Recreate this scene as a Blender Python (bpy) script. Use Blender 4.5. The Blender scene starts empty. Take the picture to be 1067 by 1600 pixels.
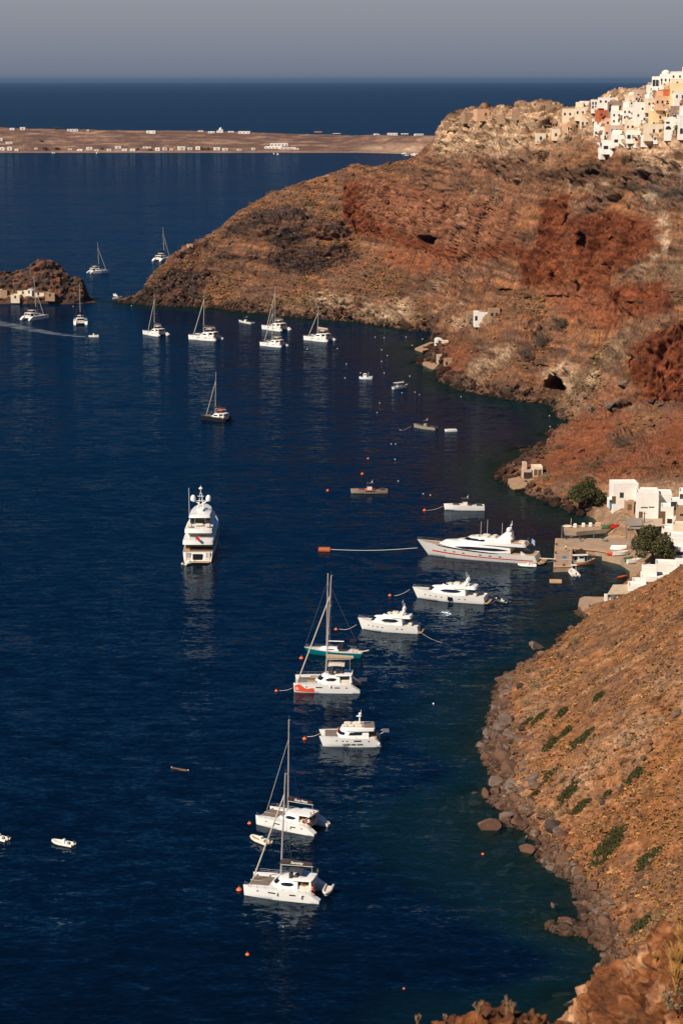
import bpy, bmesh, math, random
import numpy as np
from mathutils import Vector, Matrix, Euler
from mathutils.bvhtree import BVHTree

scene = bpy.context.scene
COL = scene.collection
PI = math.pi
R = math.radians

# ------------------------------------------------------------------ camera
CAM_H = 118.0
FPX = 3111.0                                  # focal length in photograph pixels (70 mm on a 36 mm high frame)
PITCH = math.atan(675.0 / FPX)
cam_d = bpy.data.cameras.new("camera")
cam_d.sensor_fit = 'VERTICAL'
cam_d.sensor_height = 36.0
cam_d.sensor_width = 24.0
cam_d.lens = 70.0
cam_d.clip_start = 0.5
cam_d.clip_end = 200000.0
cam_d.dof.use_dof = True
cam_d.dof.focus_distance = 420.0
cam_d.dof.aperture_fstop = 5.6
cam = bpy.data.objects.new("camera", cam_d)
COL.objects.link(cam)
cam.location = (0, 0, CAM_H)
cam.rotation_euler = (PI / 2 - PITCH, 0, 0)
scene.camera = cam

# ------------------------------------------------------------------ sky, sun, exposure
SUN_EL, SUN_AZ = R(42), R(229)                # azimuth clockwise from +Y: behind the camera, to the left
world = bpy.data.worlds.new("World")
scene.world = world
world.use_nodes = True
wn = world.node_tree
wn.nodes.clear()
w_out = wn.nodes.new("ShaderNodeOutputWorld")
w_bg = wn.nodes.new("ShaderNodeBackground")
w_bg.inputs["Strength"].default_value = 0.05
w_sky = wn.nodes.new("ShaderNodeTexSky")
w_sky.sky_type = 'NISHITA'
w_sky.sun_disc = False
w_sky.sun_elevation = SUN_EL
w_sky.sun_rotation = SUN_AZ
w_sky.air_density = 1.0
w_sky.dust_density = 0.5
w_sky.ozone_density = 3.5
w_sky.altitude = 100
w_mul = wn.nodes.new("ShaderNodeMix")
w_mul.data_type = 'RGBA'
w_mul.blend_type = 'MULTIPLY'
w_mul.inputs[0].default_value = 1.0
w_mul.inputs[7].default_value = (0.15, 0.50, 0.78, 1)      # deep, polarised sky of the photograph
wn.links.new(w_sky.outputs[0], w_mul.inputs[6])
# the grey dust band that lies along the horizon under the blue
w_tc = wn.nodes.new("ShaderNodeTexCoord")
w_sep = wn.nodes.new("ShaderNodeSeparateXYZ")
wn.links.new(w_tc.outputs["Generated"], w_sep.inputs[0])
w_rmp = wn.nodes.new("ShaderNodeValToRGB")
w_map = wn.nodes.new("ShaderNodeMapRange")
w_map.inputs[1].default_value, w_map.inputs[2].default_value = 0.0, 0.06
wn.links.new(w_sep.outputs[2], w_map.inputs[0])
wn.links.new(w_map.outputs[0], w_rmp.inputs[0])
K = 1 / (0.05 * 2 ** 0.33)
w_rmp.color_ramp.elements[0].color = (0.168 * K, 0.200 * K, 0.262 * K, 1)
w_rmp.color_ramp.elements[1].position = 0.66
w_rmp.color_ramp.elements[1].color = (0.290 * K, 0.305 * K, 0.345 * K, 1)
w_fade = wn.nodes.new("ShaderNodeMapRange")
w_fade.interpolation_type = 'SMOOTHSTEP'
w_fade.inputs[1].default_value, w_fade.inputs[2].default_value = 0.042, 0.075
wn.links.new(w_sep.outputs[2], w_fade.inputs[0])
w_band = wn.nodes.new("ShaderNodeMix")
w_band.data_type = 'RGBA'
wn.links.new(w_fade.outputs[0], w_band.inputs[0])
wn.links.new(w_rmp.outputs[0], w_band.inputs[6])
wn.links.new(w_mul.outputs[2], w_band.inputs[7])
wn.links.new(w_band.outputs[2], w_bg.inputs[0])
wn.links.new(w_bg.outputs[0], w_out.inputs[0])

sun_d = bpy.data.lights.new("sun", 'SUN')
sun_d.energy = 4.7
sun_d.angle = R(0.53)
sun_d.color = (1.0, 0.90, 0.77)
sun = bpy.data.objects.new("sun", sun_d)
COL.objects.link(sun)
sdir = Vector((math.sin(SUN_AZ) * math.cos(SUN_EL), math.cos(SUN_AZ) * math.cos(SUN_EL), math.sin(SUN_EL)))
sun.rotation_euler = sdir.to_track_quat('Z', 'Y').to_euler()
sun.location = sdir * 500

scene.view_settings.view_transform = 'Standard'
scene.view_settings.look = 'None'
scene.view_settings.exposure = 0.33
scene.view_settings.gamma = 1.0
scene.cycles.use_denoising = True
scene.cycles.max_bounces = 8
scene.cycles.transparent_max_bounces = 16
scene.cycles.volume_bounces = 0
scene.cycles.sample_clamp_indirect = 4.0

# ------------------------------------------------------------------ photograph pixel -> world
CP, SP = math.cos(PITCH), math.sin(PITCH)

def ray(px, py):
    a, b = (px - 533.5) / FPX, (800 - py) / FPX
    return Vector((a, CP + SP * b, -SP + CP * b))

def at_z(px, py, z=0.0):
    d = ray(px, py)
    t = (z - CAM_H) / d.z
    return Vector((d.x * t, d.y * t, z))

def at_y(px, py, y):
    d = ray(px, py)
    t = y / d.y
    return Vector((d.x * t, y, CAM_H + d.z * t))

def slope_pt(p, px, py, deg):
    """point on the pixel's ray that lies uphill from p at the given angle"""
    d = ray(px, py)
    k = math.tan(R(deg))
    lo = 0.6 * p.y / d.y
    best, prev, pt = None, None, lo
    for i in range(1, 4000):
        t = lo + i * 0.5
        x, y, z = d.x * t, d.y * t, CAM_H + d.z * t
        h = math.hypot(x - p.x, y - p.y)
        f = z - (p.z + k * h)
        if y > p.y - 60 and prev is not None and prev > 0 and f <= 0:
            best = t
            break
        prev = f
    if best is None:
        best = (p.y + 10) / d.y
    return Vector((d.x * best, d.y * best, CAM_H + d.z * best))

def project(P):
    """world points (N,3) -> photograph pixels"""
    x, y, z = P[:, 0], P[:, 1], P[:, 2] - CAM_H
    w = y * CP - z * SP
    v = y * SP + z * CP
    return 533.5 + FPX * x / w, 800 - FPX * v / w

# ------------------------------------------------------------------ noise
_rs = np.random.RandomState(7)
_PERM = _rs.permutation(256).astype(np.int32)
_PERM = np.concatenate([_PERM, _PERM])
_G = _rs.randn(256, 3)
_G /= np.linalg.norm(_G, axis=1)[:, None]

def pnoise(x, y, z):
    xi, yi, zi = np.floor(x), np.floor(y), np.floor(z)
    xf, yf, zf = x - xi, y - yi, z - zi
    xi, yi, zi = xi.astype(np.int64) & 255, yi.astype(np.int64) & 255, zi.astype(np.int64) & 255
    u, v, w = [t * t * t * (t * (t * 6 - 15) + 10) for t in (xf, yf, zf)]
    r = 0
    for dx in (0, 1):
        for dy in (0, 1):
            for dz in (0, 1):
                g = _G[_PERM[_PERM[_PERM[(xi + dx) & 255] + ((yi + dy) & 255)] + ((zi + dz) & 255)]]
                n = g[..., 0] * (xf - dx) + g[..., 1] * (yf - dy) + g[..., 2] * (zf - dz)
                r = r + n * (u if dx else 1 - u) * (v if dy else 1 - v) * (w if dz else 1 - w)
    return r

def fbm(x, y, z, octv=4, gain=0.5):
    a, s, r = 1.0, 1.0, 0
    for i in range(octv):
        r = r + a * pnoise(x * s + 17 * i, y * s + 5 * i, z * s - 9 * i)
        a *= gain
        s *= 2.03
    return r

def ridged(x, y, z, octv=4, gain=0.5):
    a, s, r = 1.0, 1.0, 0
    for i in range(octv):
        r = r + a * (1 - 2 * np.abs(pnoise(x * s + 31 * i, y * s - 7 * i, z * s + 3 * i)) * 1.4)
        a *= gain
        s *= 2.1
    return r

# ------------------------------------------------------------------ materials
MATS = {}

def srgb(r, g, b):
    f = lambda c: (c / 255 / 12.92) if c / 255 <= 0.04045 else ((c / 255 + 0.055) / 1.055) ** 2.4
    return (f(r), f(g), f(b), 1)

def mat(name, col, rough=0.5, var=0.12, vscale=3.0, metal=0.0, spec=0.4, bump=0.0, bscale=20.0, coat=0.0, fine=0.0):
    """painted or natural surface with procedural mottling and optional bump"""
    if name in MATS:
        return MATS[name]
    m = bpy.data.materials.new(name)
    m.use_nodes = True
    nt = m.node_tree
    b = nt.nodes["Principled BSDF"]
    tc = nt.nodes.new("ShaderNodeTexCoord")
    n = nt.nodes.new("ShaderNodeTexNoise")
    n.inputs["Scale"].default_value = vscale
    n.inputs["Detail"].default_value = 5
    n.inputs["Roughness"].default_value = 0.6
    rmp = nt.nodes.new("ShaderNodeMapRange")
    rmp.inputs[1].default_value = 0.25
    rmp.inputs[2].default_value = 0.75
    rmp.inputs[3].default_value = 1 - var
    rmp.inputs[4].default_value = 1 + var * 0.6
    mx = nt.nodes.new("ShaderNodeMix")
    mx.data_type = 'RGBA'
    mx.blend_type = 'MULTIPLY'
    mx.inputs[0].default_value = 1
    mx.inputs[6].default_value = col
    nt.links.new(tc.outputs["Object"], n.inputs["Vector"])
    nt.links.new(n.outputs[0], rmp.inputs[0])
    nt.links.new(rmp.outputs[0], mx.inputs[7])
    nt.links.new(mx.outputs[2], b.inputs["Base Color"])
    b.inputs["Roughness"].default_value = rough
    b.inputs["Metallic"].default_value = metal
    b.inputs["Specular IOR Level"].default_value = spec
    b.inputs["Coat Weight"].default_value = coat
    if bump:
        n2 = nt.nodes.new("ShaderNodeTexNoise")
        n2.inputs["Scale"].default_value = bscale
        n2.inputs["Detail"].default_value = 6
        bp = nt.nodes.new("ShaderNodeBump")
        bp.inputs["Strength"].default_value = bump
        bp.inputs["Distance"].default_value = 0.1
        nt.links.new(tc.outputs["Object"], n2.inputs["Vector"])
        nt.links.new(n2.outputs[0], bp.inputs["Height"])
        nt.links.new(bp.outputs[0], b.inputs["Normal"])
    MATS[name] = m
    return m

# ------------------------------------------------------------------ mesh building
class MB:
    def __init__(self):
        self.v, self.f = [], []

    def add(self, vs, fs):
        o = len(self.v)
        self.v += [tuple(p) for p in vs]
        self.f += [tuple(i + o for i in f) for f in fs]
        return self

    def box(self, c, s, rz=0.0, taper=1.0, ry=0.0):
        cx, cy, cz = c
        sx, sy, sz = s[0] / 2, s[1] / 2, s[2] / 2
        vs = []
        for dz in (-1, 1):
            k = taper if dz > 0 else 1
            for dx, dy in ((-1, -1), (1, -1), (1, 1), (-1, 1)):
                x, y, z = dx * sx * k, dy * sy * k, dz * sz
                if ry:
                    x, z = x * math.cos(ry) + z * math.sin(ry), -x * math.sin(ry) + z * math.cos(ry)
                vs.append((cx + x * math.cos(rz) - y * math.sin(rz), cy + x * math.sin(rz) + y * math.cos(rz), cz + z))
        return self.add(vs, [(3, 2, 1, 0), (4, 5, 6, 7), (0, 1, 5, 4), (1, 2, 6, 5), (2, 3, 7, 6), (3, 0, 4, 7)])

    def bbox(self, c, s, b=0.03, rz=0.0):
        """box with chamfered edges"""
        cx, cy, cz = c
        sx, sy, sz = [t / 2 for t in s]
        b = min(b, sx * .9, sy * .9, sz * .9)
        rings = []
        for z, k in ((-sz, b), (-sz + b, 0), (sz - b, 0), (sz, b)):
            x1, y1 = sx - k, sy - k
            ring = [(-x1 + b, -y1), (x1 - b, -y1), (x1, -y1 + b), (x1, y1 - b), (x1 - b, y1), (-x1 + b, y1), (-x1, y1 - b), (-x1, -y1 + b)]
            rings.append([(cx + x * math.cos(rz) - y * math.sin(rz), cy + x * math.sin(rz) + y * math.cos(rz), cz + z) for x, y in ring])
        return self.loft(rings, True, True)

    def loft(self, rings, cap0=True, cap1=True, closed=True):
        n = len(rings[0])
        vs = [p for r in rings for p in r]
        fs = []
        for i in range(len(rings) - 1):
            for j in range(n if closed else n - 1):
                k = (j + 1) % n
                fs.append((i * n + j, i * n + k, (i + 1) * n + k, (i + 1) * n + j))
        if cap0:
            fs.append(tuple(reversed(range(n))))
        if cap1:
            fs.append(tuple(range((len(rings) - 1) * n, len(rings) * n)))
        return self.add(vs, fs)

    def tube(self, path, r, n=6, r1=None):
        path = [Vector(p) for p in path]
        rings = []
        for i, p in enumerate(path):
            d = (path[min(i + 1, len(path) - 1)] - path[max(i - 1, 0)]).normalized()
            a = d.orthogonal().normalized() if abs(d.z) > .99 else d.cross(Vector((0, 0, 1))).normalized()
            b = d.cross(a)
            rr = r if r1 is None else r + (r1 - r) * i / (len(path) - 1)
            rings.append([p + a * rr * math.cos(2 * PI * k / n) + b * rr * math.sin(2 * PI * k / n) for k in range(n)])
        return self.loft(rings)

    def lathe(self, prof, c=(0, 0, 0), n=12, axis='z'):
        rings = []
        for r, z in prof:
            ring = []
            for k in range(n):
                x, y = r * math.cos(2 * PI * k / n), r * math.sin(2 * PI * k / n)
                p = (x, y, z) if axis == 'z' else ((z, x, y) if axis == 'x' else (y, z, x))
                ring.append((c[0] + p[0], c[1] + p[1], c[2] + p[2]))
            rings.append(ring)
        return self.loft(rings)

    def ball(self, c, r, n=10, sz=1.0):
        return self.lathe([(max(1e-3, r * math.sin(PI * i / 7)), -r * sz * math.cos(PI * i / 7)) for i in range(8)], c, n)

    def prism(self, pts, z0, z1):
        return self.loft([[(x, y, z0) for x, y in pts], [(x, y, z1) for x, y in pts]])

    def build(self, name, m, parent=None, smooth=False, fix=True):
        me = bpy.data.meshes.new(name)
        me.from_pydata(self.v, [], self.f)
        if fix:
            bm = bmesh.new()
            bm.from_mesh(me)
            bmesh.ops.recalc_face_normals(bm, faces=bm.faces)
            bm.to_mesh(me)
            bm.free()
        me.materials.append(m)
        o = bpy.data.objects.new(name, me)
        COL.objects.link(o)
        if parent is not None:
            o.parent = parent
        if smooth:
            smooth_by_angle(me, 40)
        return o

def smooth_by_angle(me, deg):
    me.polygons.foreach_set("use_smooth", [True] * len(me.polygons))
    bm = bmesh.new()
    bm.from_mesh(me)
    lim = R(deg)
    for e in bm.edges:
        if len(e.link_faces) == 2 and e.calc_face_angle(0) > lim:
            e.smooth = False
    bm.to_mesh(me)
    bm.free()

def np_mesh(name, V, F, m, smooth=True):
    """big mesh from numpy arrays; F is (n,4) or (n,3)"""
    me = bpy.data.meshes.new(name)
    k = F.shape[1]
    me.vertices.add(len(V))
    me.vertices.foreach_set("co", V.astype(np.float32).ravel())
    me.loops.add(F.size)
    me.loops.foreach_set("vertex_index", F.astype(np.int32).ravel())
    me.polygons.add(len(F))
    me.polygons.foreach_set("loop_start", np.arange(0, F.size, k, dtype=np.int32))
    me.polygons.foreach_set("use_smooth", np.full(len(F), smooth))
    me.update(calc_edges=True)
    me.validate()
    me.materials.append(m)
    o = bpy.data.objects.new(name, me)
    COL.objects.link(o)
    return o

def vcol(o, name, C):
    a = o.data.attributes.new(name, 'FLOAT_COLOR', 'POINT')
    C4 = np.ones((len(C), 4), np.float32)
    C4[:, :3] = C
    a.data.foreach_set("color", C4.ravel())

def vfloat(o, name, A):
    a = o.data.attributes.new(name, 'FLOAT', 'POINT')
    a.data.foreach_set("value", A.astype(np.float32).ravel())

def tag(o, label=None, cat=None, group=None, kind=None):
    for k, v in (("label", label), ("category", cat), ("group", group), ("kind", kind)):
        if v:
            o[k] = v
    return o

def thing(name, label, cat, loc=(0, 0, 0), rz=0.0, group=None):
    o = bpy.data.objects.new(name, None)
    o.empty_display_size = 0.5
    COL.objects.link(o)
    o.location = loc
    o.rotation_euler = (0, 0, rz)
    return tag(o, label, cat, group)

def dup(root, loc, rz, label=None, group=None, scale=1.0):
    r = root.copy()
    COL.objects.link(r)
    r.location = loc
    r.rotation_euler = (0, 0, rz)
    r.scale = (scale,) * 3
    if label:
        r["label"] = label
    if group:
        r["group"] = group
    for ch in root.children:
        c = ch.copy()
        COL.objects.link(c)
        c.parent = r
        for g in ch.children:
            d = g.copy()
            COL.objects.link(d)
            d.parent = c
    return r

def lettering(text, size, m, parent, loc, rot, depth=0.01, shear=0.0, bold=0.0):
    cu = bpy.data.curves.new("lettering", 'FONT')
    cu.body = text
    cu.size = size
    cu.align_x = 'CENTER'
    cu.align_y = 'CENTER'
    cu.extrude = depth
    cu.shear = shear
    cu.offset = bold
    tmp = bpy.data.objects.new("lettering", cu)
    COL.objects.link(tmp)
    bpy.context.view_layer.update()
    me = bpy.data.meshes.new_from_object(tmp.evaluated_get(bpy.context.evaluated_depsgraph_get()))
    bpy.data.objects.remove(tmp)
    me.name = "lettering"
    me.materials.clear()
    me.materials.append(m)
    o = bpy.data.objects.new("lettering", me)
    COL.objects.link(o)
    o.parent = parent
    o.location = loc
    o.rotation_euler = rot
    return o
# ================================================================== the land: control points
def on_sea(l):
    return [at_z(x, y) for x, y in l]

SHORE_FAR = [(190, 470), (205, 474), (240, 478), (300, 480), (345, 483), (400, 490), (450, 495), (500, 499), (560, 503), (610, 511), (650, 517), (688, 522),
             (671, 534), (647, 544), (674, 552), (668, 560), (650, 567), (681, 574), (688, 596), (714, 607), (740, 614), (778, 621), (803, 626), (845, 630),
             (862, 634), (868, 647), (887, 658), (893, 664), (876, 676), (856, 692), (818, 714), (786, 731), (779, 748), (803, 761), (832, 775), (862, 786), (898, 800), (930, 811), (939, 820)]
SHORE_HARBOUR = [(950, 838), (990, 846), (893, 862), (930, 868), (952, 871), (968, 877), (982, 889), (984, 902), (965, 922)]
SHORE_NEAR = [(905, 957), (920, 974), (879, 992), (862, 1026), (810, 1047), (783, 1067), (774, 1102), (765, 1146), (762, 1177), (766, 1201), (784, 1228),
              (768, 1243), (789, 1262), (806, 1290), (846, 1316), (850, 1346), (893, 1374), (906, 1406), (920, 1426), (934, 1465), (948, 1503), (955, 1545), (960, 1590), (965, 1660)]
far_w, har_w, near_w = on_sea(SHORE_FAR), on_sea(SHORE_HARBOUR), on_sea(SHORE_NEAR)
CPTS = []

def resamp(pts, step):
    out = []
    for a, b in zip(pts, pts[1:]):
        n = max(1, int((b - a).length / step))
        out += [a.lerp(b, i / n) for i in range(n)]
    return out + [pts[-1]]

def coast(pts, land_left, k, offs):
    offs = tuple(offs) + (offs[1] + 40,)
    q = resamp(pts, 9)
    for i, p in enumerate(q):
        d = (q[min(i + 2, len(q) - 1)] - q[max(i - 2, 0)]).normalized()
        n = Vector((d.y, -d.x, 0)) * (1 if land_left else -1)      # towards the sea
        CPTS.append((p.x, p.y, 0.0))
        if i % 2 == 0:
            CPTS.append((p.x + n.x * offs[0], p.y + n.y * offs[0], -offs[0] * k))
        if i % 7 == 3:
            CPTS.append((p.x + n.x * offs[2], p.y + n.y * offs[2], -24.0))
        if i % 5 == 0:
            CPTS.append((p.x + n.x * offs[1], p.y + n.y * offs[1], -offs[1] * k * 1.3))

coast(far_w[:12], True, 0.34, (10, 40))
coast(far_w[17:26], True, 0.34, (9, 35))
coast(far_w[27:], True, 0.34, (9, 32))
for p in far_w[11:18] + [far_w[26]]:
    CPTS.append((p.x, p.y, 0.0))
for p in har_w:
    CPTS.append((p.x, p.y, 0.0))
coast(near_w[:12], True, 0.36, (8, 28))
coast(near_w[11:], True, 0.24, (9, 28))
for px, py in ((700, 700), (600, 640), (760, 820), (850, 850), (840, 900), (940, 890), (900, 920), (960, 895), (700, 900), (820, 690), (780, 670), (650, 760), (500, 560), (400, 540), (300, 530), (720, 1000), (650, 1200),
               (650, 1500), (800, 1500), (910, 845), (925, 838)):
    p = at_z(px, py)
    CPTS.append((p.x, p.y, -6.0 if px > 830 else -14.0))

RIDGE, HIDDEN = True, False
RIBS = [
    [(205, 474), (208, 468, 30), 'R'],
    [(222, 476), (222, 466, 32), (224, 459, 45), 'R'],
    [(240, 478), (240, 460, 35), (240, 442, 45), 'R'],
    [(270, 479), (270, 450, 35), (270, 425, 40), (270, 401, 45), 'R'],
    [(300, 480), (300, 450, 35), (300, 425, 40), (300, 400, 50), (300, 385, 35), 'R'],
    [(340, 482), (340, 450, 35), (340, 422, 36), (340, 398, 52), (340, 363, 35), 'R'],
    [(375, 486), (375, 450, 35), (375, 418, 36), (375, 388, 55), (375, 334, 33), 'R'],
    [(400, 490), (400, 450, 36), (400, 415, 37), (400, 382, 54), (400, 345, 34), (400, 317, 28), 'R'],
    [(450, 495), (450, 455, 36), (450, 415, 37), (450, 365, 54), (450, 330, 32), (450, 297, 26), 'R'],
    [(500, 499), (500, 470, 45), (500, 420, 33), (500, 382, 50), (500, 320, 31), (500, 277, 24), 'R'],
    [(530, 501), (530, 470, 48), (530, 405, 33), (530, 378, 45), (530, 300, 44), (530, 269, 22), 'R'],
    [(560, 503), (560, 470, 48), (560, 400, 31), (560, 372, 38), (560, 285, 56), (560, 261, 18), 'R'],
    [(590, 508), (590, 470, 46), (590, 396, 30), (590, 380, 34), (590, 283, 60), (590, 263, 20), 'R'],
    [(610, 511), (610, 475, 42), (610, 392, 30), (610, 286, 63), (614, 260, 20), 'R'],
    [(650, 517), (650, 480, 38), (650, 395, 1001), (650, 295, 1014), (650, 246, 1036), 'R'],
    [(688, 522), (690, 482, 952), (690, 400, 968), (690, 300, 979), (690, 245, 992), (686, 200, 994), (692, 190, 992), 'R'],
    [(674, 552), (700, 530, 890), (715, 485, 914)],
    [(688, 596), (712, 560, 808), (733, 500, 848), (745, 405, 900), (745, 300, 914), (745, 238, 938), (745, 185, 950), (738, 176, 956), 'R'],
    [(740, 614), (760, 560, 46), (775, 490, 31), (790, 402, 842), (790, 298, 855), (790, 240, 880), (790, 200, 891), (785, 171, 902), 'R'],
    [(803, 626), (805, 572, 50), (815, 500, 31), (830, 445, 33), (835, 305, 65), (835, 245, 33), (835, 195, 44), (838, 163, 40), 'R'],
    [(845, 630), (850, 572, 52), (870, 500, 31), (870, 432, 42), (872, 310, 60), (872, 240, 31), (870, 200, 36), (866, 164, 35), 'R'],
    [(887, 658), (905, 610, 34), (920, 540, 31), (925, 462, 748), (920, 330, 764), (912, 245, 792), (905, 195, 809), (902, 174, 820), 'R'],
    [(893, 664), (940, 600, 31), (962, 520, 31), (955, 440, 736), (955, 330, 753), (950, 245, 779), (945, 180, 798), (940, 158, 806), 'R'],
    [(876, 676), (925, 640, 27), (965, 590, 30)],
    [(856, 692), (915, 660, 27), (990, 632, 30), (996, 545, 74), (1030, 480, 33), (1025, 350, 716), (1010, 255, 745), (1000, 190, 767), (1000, 140, 783), 'R'],
    [(818, 714), (900, 690, 27), (1000, 645, 31), (1040, 630, 31), (1040, 512, 75), (1067, 470, 33), (1075, 340, 46), (1068, 270, 38), (1064, 222, 50), (1060, 170, 36), (1058, 121, 36), 'R'],
    [(786, 731), (850, 718, 22), (960, 680, 29), (1067, 640, 32), (1100, 625, 32), (1105, 505, 75), (1140, 470, 33), (1150, 330, 46), (1150, 230, 42), (1150, 105, 33), 'R'],
    [(832, 775), (880, 752, 24), (960, 730, 28), (1067, 690, 31), (1150, 650, 32)],
    [(898, 800), (925, 778, 24), (990, 750, 22), (1067, 735, 27), (1150, 715, 30)],
]
RPTS = []
for rib in RIBS:
    p = at_z(*rib[0])
    for e in rib[1:]:
        if e == 'R':
            RPTS.append((p.copy(), rib[0][0] < 660 and rib[0][1] < 530))
            continue
        q = slope_pt(p, *e) if e[2] < 100 else at_y(*e)
        CPTS.append(tuple(q))
        p = q
RPTS.sort(key=lambda e: e[0].x / e[0].y)
for (p0, l0), (p1, l1) in zip(RPTS, RPTS[1:]):
    n = max(2, int((p1 - p0).length / 5)) if l0 == l1 or p0.x < 0 else 1
    if abs(p0.z - p1.z) > 12 and p0.y > 950:
        n = 1
    for k in range(n):
        p = p0.lerp(p1, k / n)
        z, y, g = p.z, p.y, p.x / p.y
        if k:
            CPTS.append(tuple(p))
        if k % 2:
            continue
        if l0:
            CPTS.append((p.x - 5, y + 20, z - max(2, 11 - z * .05)))
            if k % 4 == 0:
                CPTS.append((p.x - 20, y + 90, max(-12, z - 62)))
                CPTS.append((p.x - 40, y + 190, -22))
        else:
            CPTS.append((g * (y + 14), y + 14, z - 2.5))
            if k % 4 == 0:
                CPTS.append((g * (y + 45), y + 45, z - 10))
                CPTS.append((g * (y + 120), y + 120, z - 40))
                CPTS.append((g * (y + 320), y + 320, z - 90))
# the level ground of the harbour
for px, py, z in ((962, 812, 2.4), (1000, 806, 2.8), (1067, 800, 3.4), (1120, 800, 4), (1000, 830, 2.2), (1067, 830, 2.6), (1120, 835, 3), (985, 862, 1.8), (1000, 870, 2.2), (1067, 865, 2.6),
                  (1005, 895, 2.4), (1067, 895, 2.6), (1120, 895, 3), (960, 868, 1.5), (1000, 850, 2.0), (1040, 850, 2.4), (970, 785, 5.5), (1010, 775, 6.5), (1067, 768, 8), (1120, 765, 9)):
    p = at_z(px, py, z)
    CPTS.append(tuple(p))
for px, py, z in ((985, 936, 1.6), (1005, 926, 2.0), (1046, 915, 2.4), (1090, 900, 2.8), (1000, 912, 2.0), (1046, 903, 2.4), (1110, 900, 3.0), (930, 945, 1.0), (955, 942, 1.1)):
    p = at_z(px, py, z)
    CPTS.append(tuple(p))
# the near slope rises to the right of its shore and drops again into the harbour
ny = np.array([p.y for p in near_w][::-1])
nx = np.array([p.x for p in near_w][::-1])
_o = np.argsort(ny)
ny, nx = ny[_o], nx[_o]

def near_h(x, y):
    d = x - np.interp(y, ny, nx)
    e = 0.62 * d + 0.0012 * d * d
    if d > 5:
        e = max(e, 2.4 + 0.66 * (d - 4))
    n = 0.60 * (437 - y) + 1.2
    return min(e, n)

for y in range(232, 440, 11):
    x0 = float(np.interp(y, ny, nx))
    for d in (5, 12, 22, 34, 50, 72, 100):
        h = near_h(x0 + d, y)
        if h > 0.8:
            CPTS.append((x0 + d, y, h))

CP_ = []
for c in CPTS:                                                     # drop near duplicates
    if all((c[0] - e[0]) ** 2 + (c[1] - e[1]) ** 2 > 6.0 for e in CP_):
        CP_.append(c)
CPA = np.array(CP_)
_c2 = 6.0 ** 2

def _ker(dx, dy):
    return np.sqrt(dx * dx + dy * dy + _c2)

_A = _ker(CPA[:, None, 0] - CPA[None, :, 0], CPA[:, None, 1] - CPA[None, :, 1])
_A[np.diag_indices(len(CPA))] -= 0.12
_zm = CPA[:, 2].mean()
_W = np.linalg.solve(_A, CPA[:, 2] - _zm)

NQ, ND = 460, 760
Q = np.linspace(-0.135, 0.232, NQ)
DY = np.concatenate([np.linspace(222, 820, 500), np.linspace(821, 1500, ND - 500)])
HZ = np.empty((NQ, ND))
for i in range(NQ):
    X, Y = Q[i] * DY, DY
    HZ[i] = _ker(X[:, None] - CPA[None, :, 0], Y[:, None] - CPA[None, :, 1]) @ _W + _zm

def land_z(x, y):
    x, y = np.asarray(x, float), np.asarray(y, float)
    fi = np.clip((x / y - Q[0]) / (Q[1] - Q[0]), 0, NQ - 1.001)
    fj = np.clip(np.interp(y, DY, np.arange(ND)), 0, ND - 1.001)
    i, j = fi.astype(int), fj.astype(int)
    u, v = fi - i, fj - j
    return (HZ[i, j] * (1 - u) + HZ[i + 1, j] * u) * (1 - v) + (HZ[i, j + 1] * (1 - u) + HZ[i + 1, j + 1] * u) * v

# ================================================================== rock regions, laid out in plan through their outlines
MW, MH, MS = 640, 820, 2                                            # mask rasters, one cell per two photograph pixels

def blur(a, r):
    for ax in (0, 1):
        for _ in range(2):
            c = np.cumsum(np.pad(a, [(r + 1, r) if k == ax else (0, 0) for k in (0, 1)], mode='edge'), axis=ax)
            n = a.shape[ax]
            sl1 = [slice(None)] * 2
            sl0 = [slice(None)] * 2
            sl1[ax] = slice(2 * r + 1, 2 * r + 1 + n)
            sl0[ax] = slice(0, n)
            a = (c[tuple(sl1)] - c[tuple(sl0)]) / (2 * r + 1)
    return a

_yy, _xx = np.mgrid[0:MH, 0:MW]
_yy, _xx = _yy * MS, _xx * MS

def poly_mask(polys, soft=3):
    m = np.zeros((MH, MW))
    for pl in polys:
        ins = np.zeros((MH, MW), bool)
        n = len(pl)
        for k in range(n):
            (x0, y0), (x1, y1) = pl[k], pl[(k + 1) % n]
            if y0 == y1:
                continue
            c = ((y0 > _yy) != (y1 > _yy)) & (_xx < (x1 - x0) * (_yy - y0) / (y1 - y0) + x0)
            ins ^= c
        m = np.maximum(m, ins)
    return blur(m, soft) if soft else m

def line_mask(lines, soft=1):
    m = np.zeros((MH, MW))
    for w, l in lines:
        for (x0, y0), (x1, y1) in zip(l, l[1:]):
            dx, dy = x1 - x0, y1 - y0
            t = np.clip(((_xx - x0) * dx + (_yy - y0) * dy) / (dx * dx + dy * dy + 1e-9), 0, 1)
            d = np.hypot(_xx - x0 - t * dx, _yy - y0 - t * dy)
            m = np.maximum(m, np.clip((w - d) / 2 + .5, 0, 1))
    return blur(m, soft) if soft else m

def samp(m, px, py):
    x = np.clip(px / MS, 0, MW - 1.001)
    y = np.clip(py / MS, 0, MH - 1.001)
    i, j = x.astype(int), y.astype(int)
    u, v = x - i, y - j
    return (m[j, i] * (1 - u) + m[j, i + 1] * u) * (1 - v) + (m[j + 1, i] * (1 - u) + m[j + 1, i + 1] * u) * v

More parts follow.
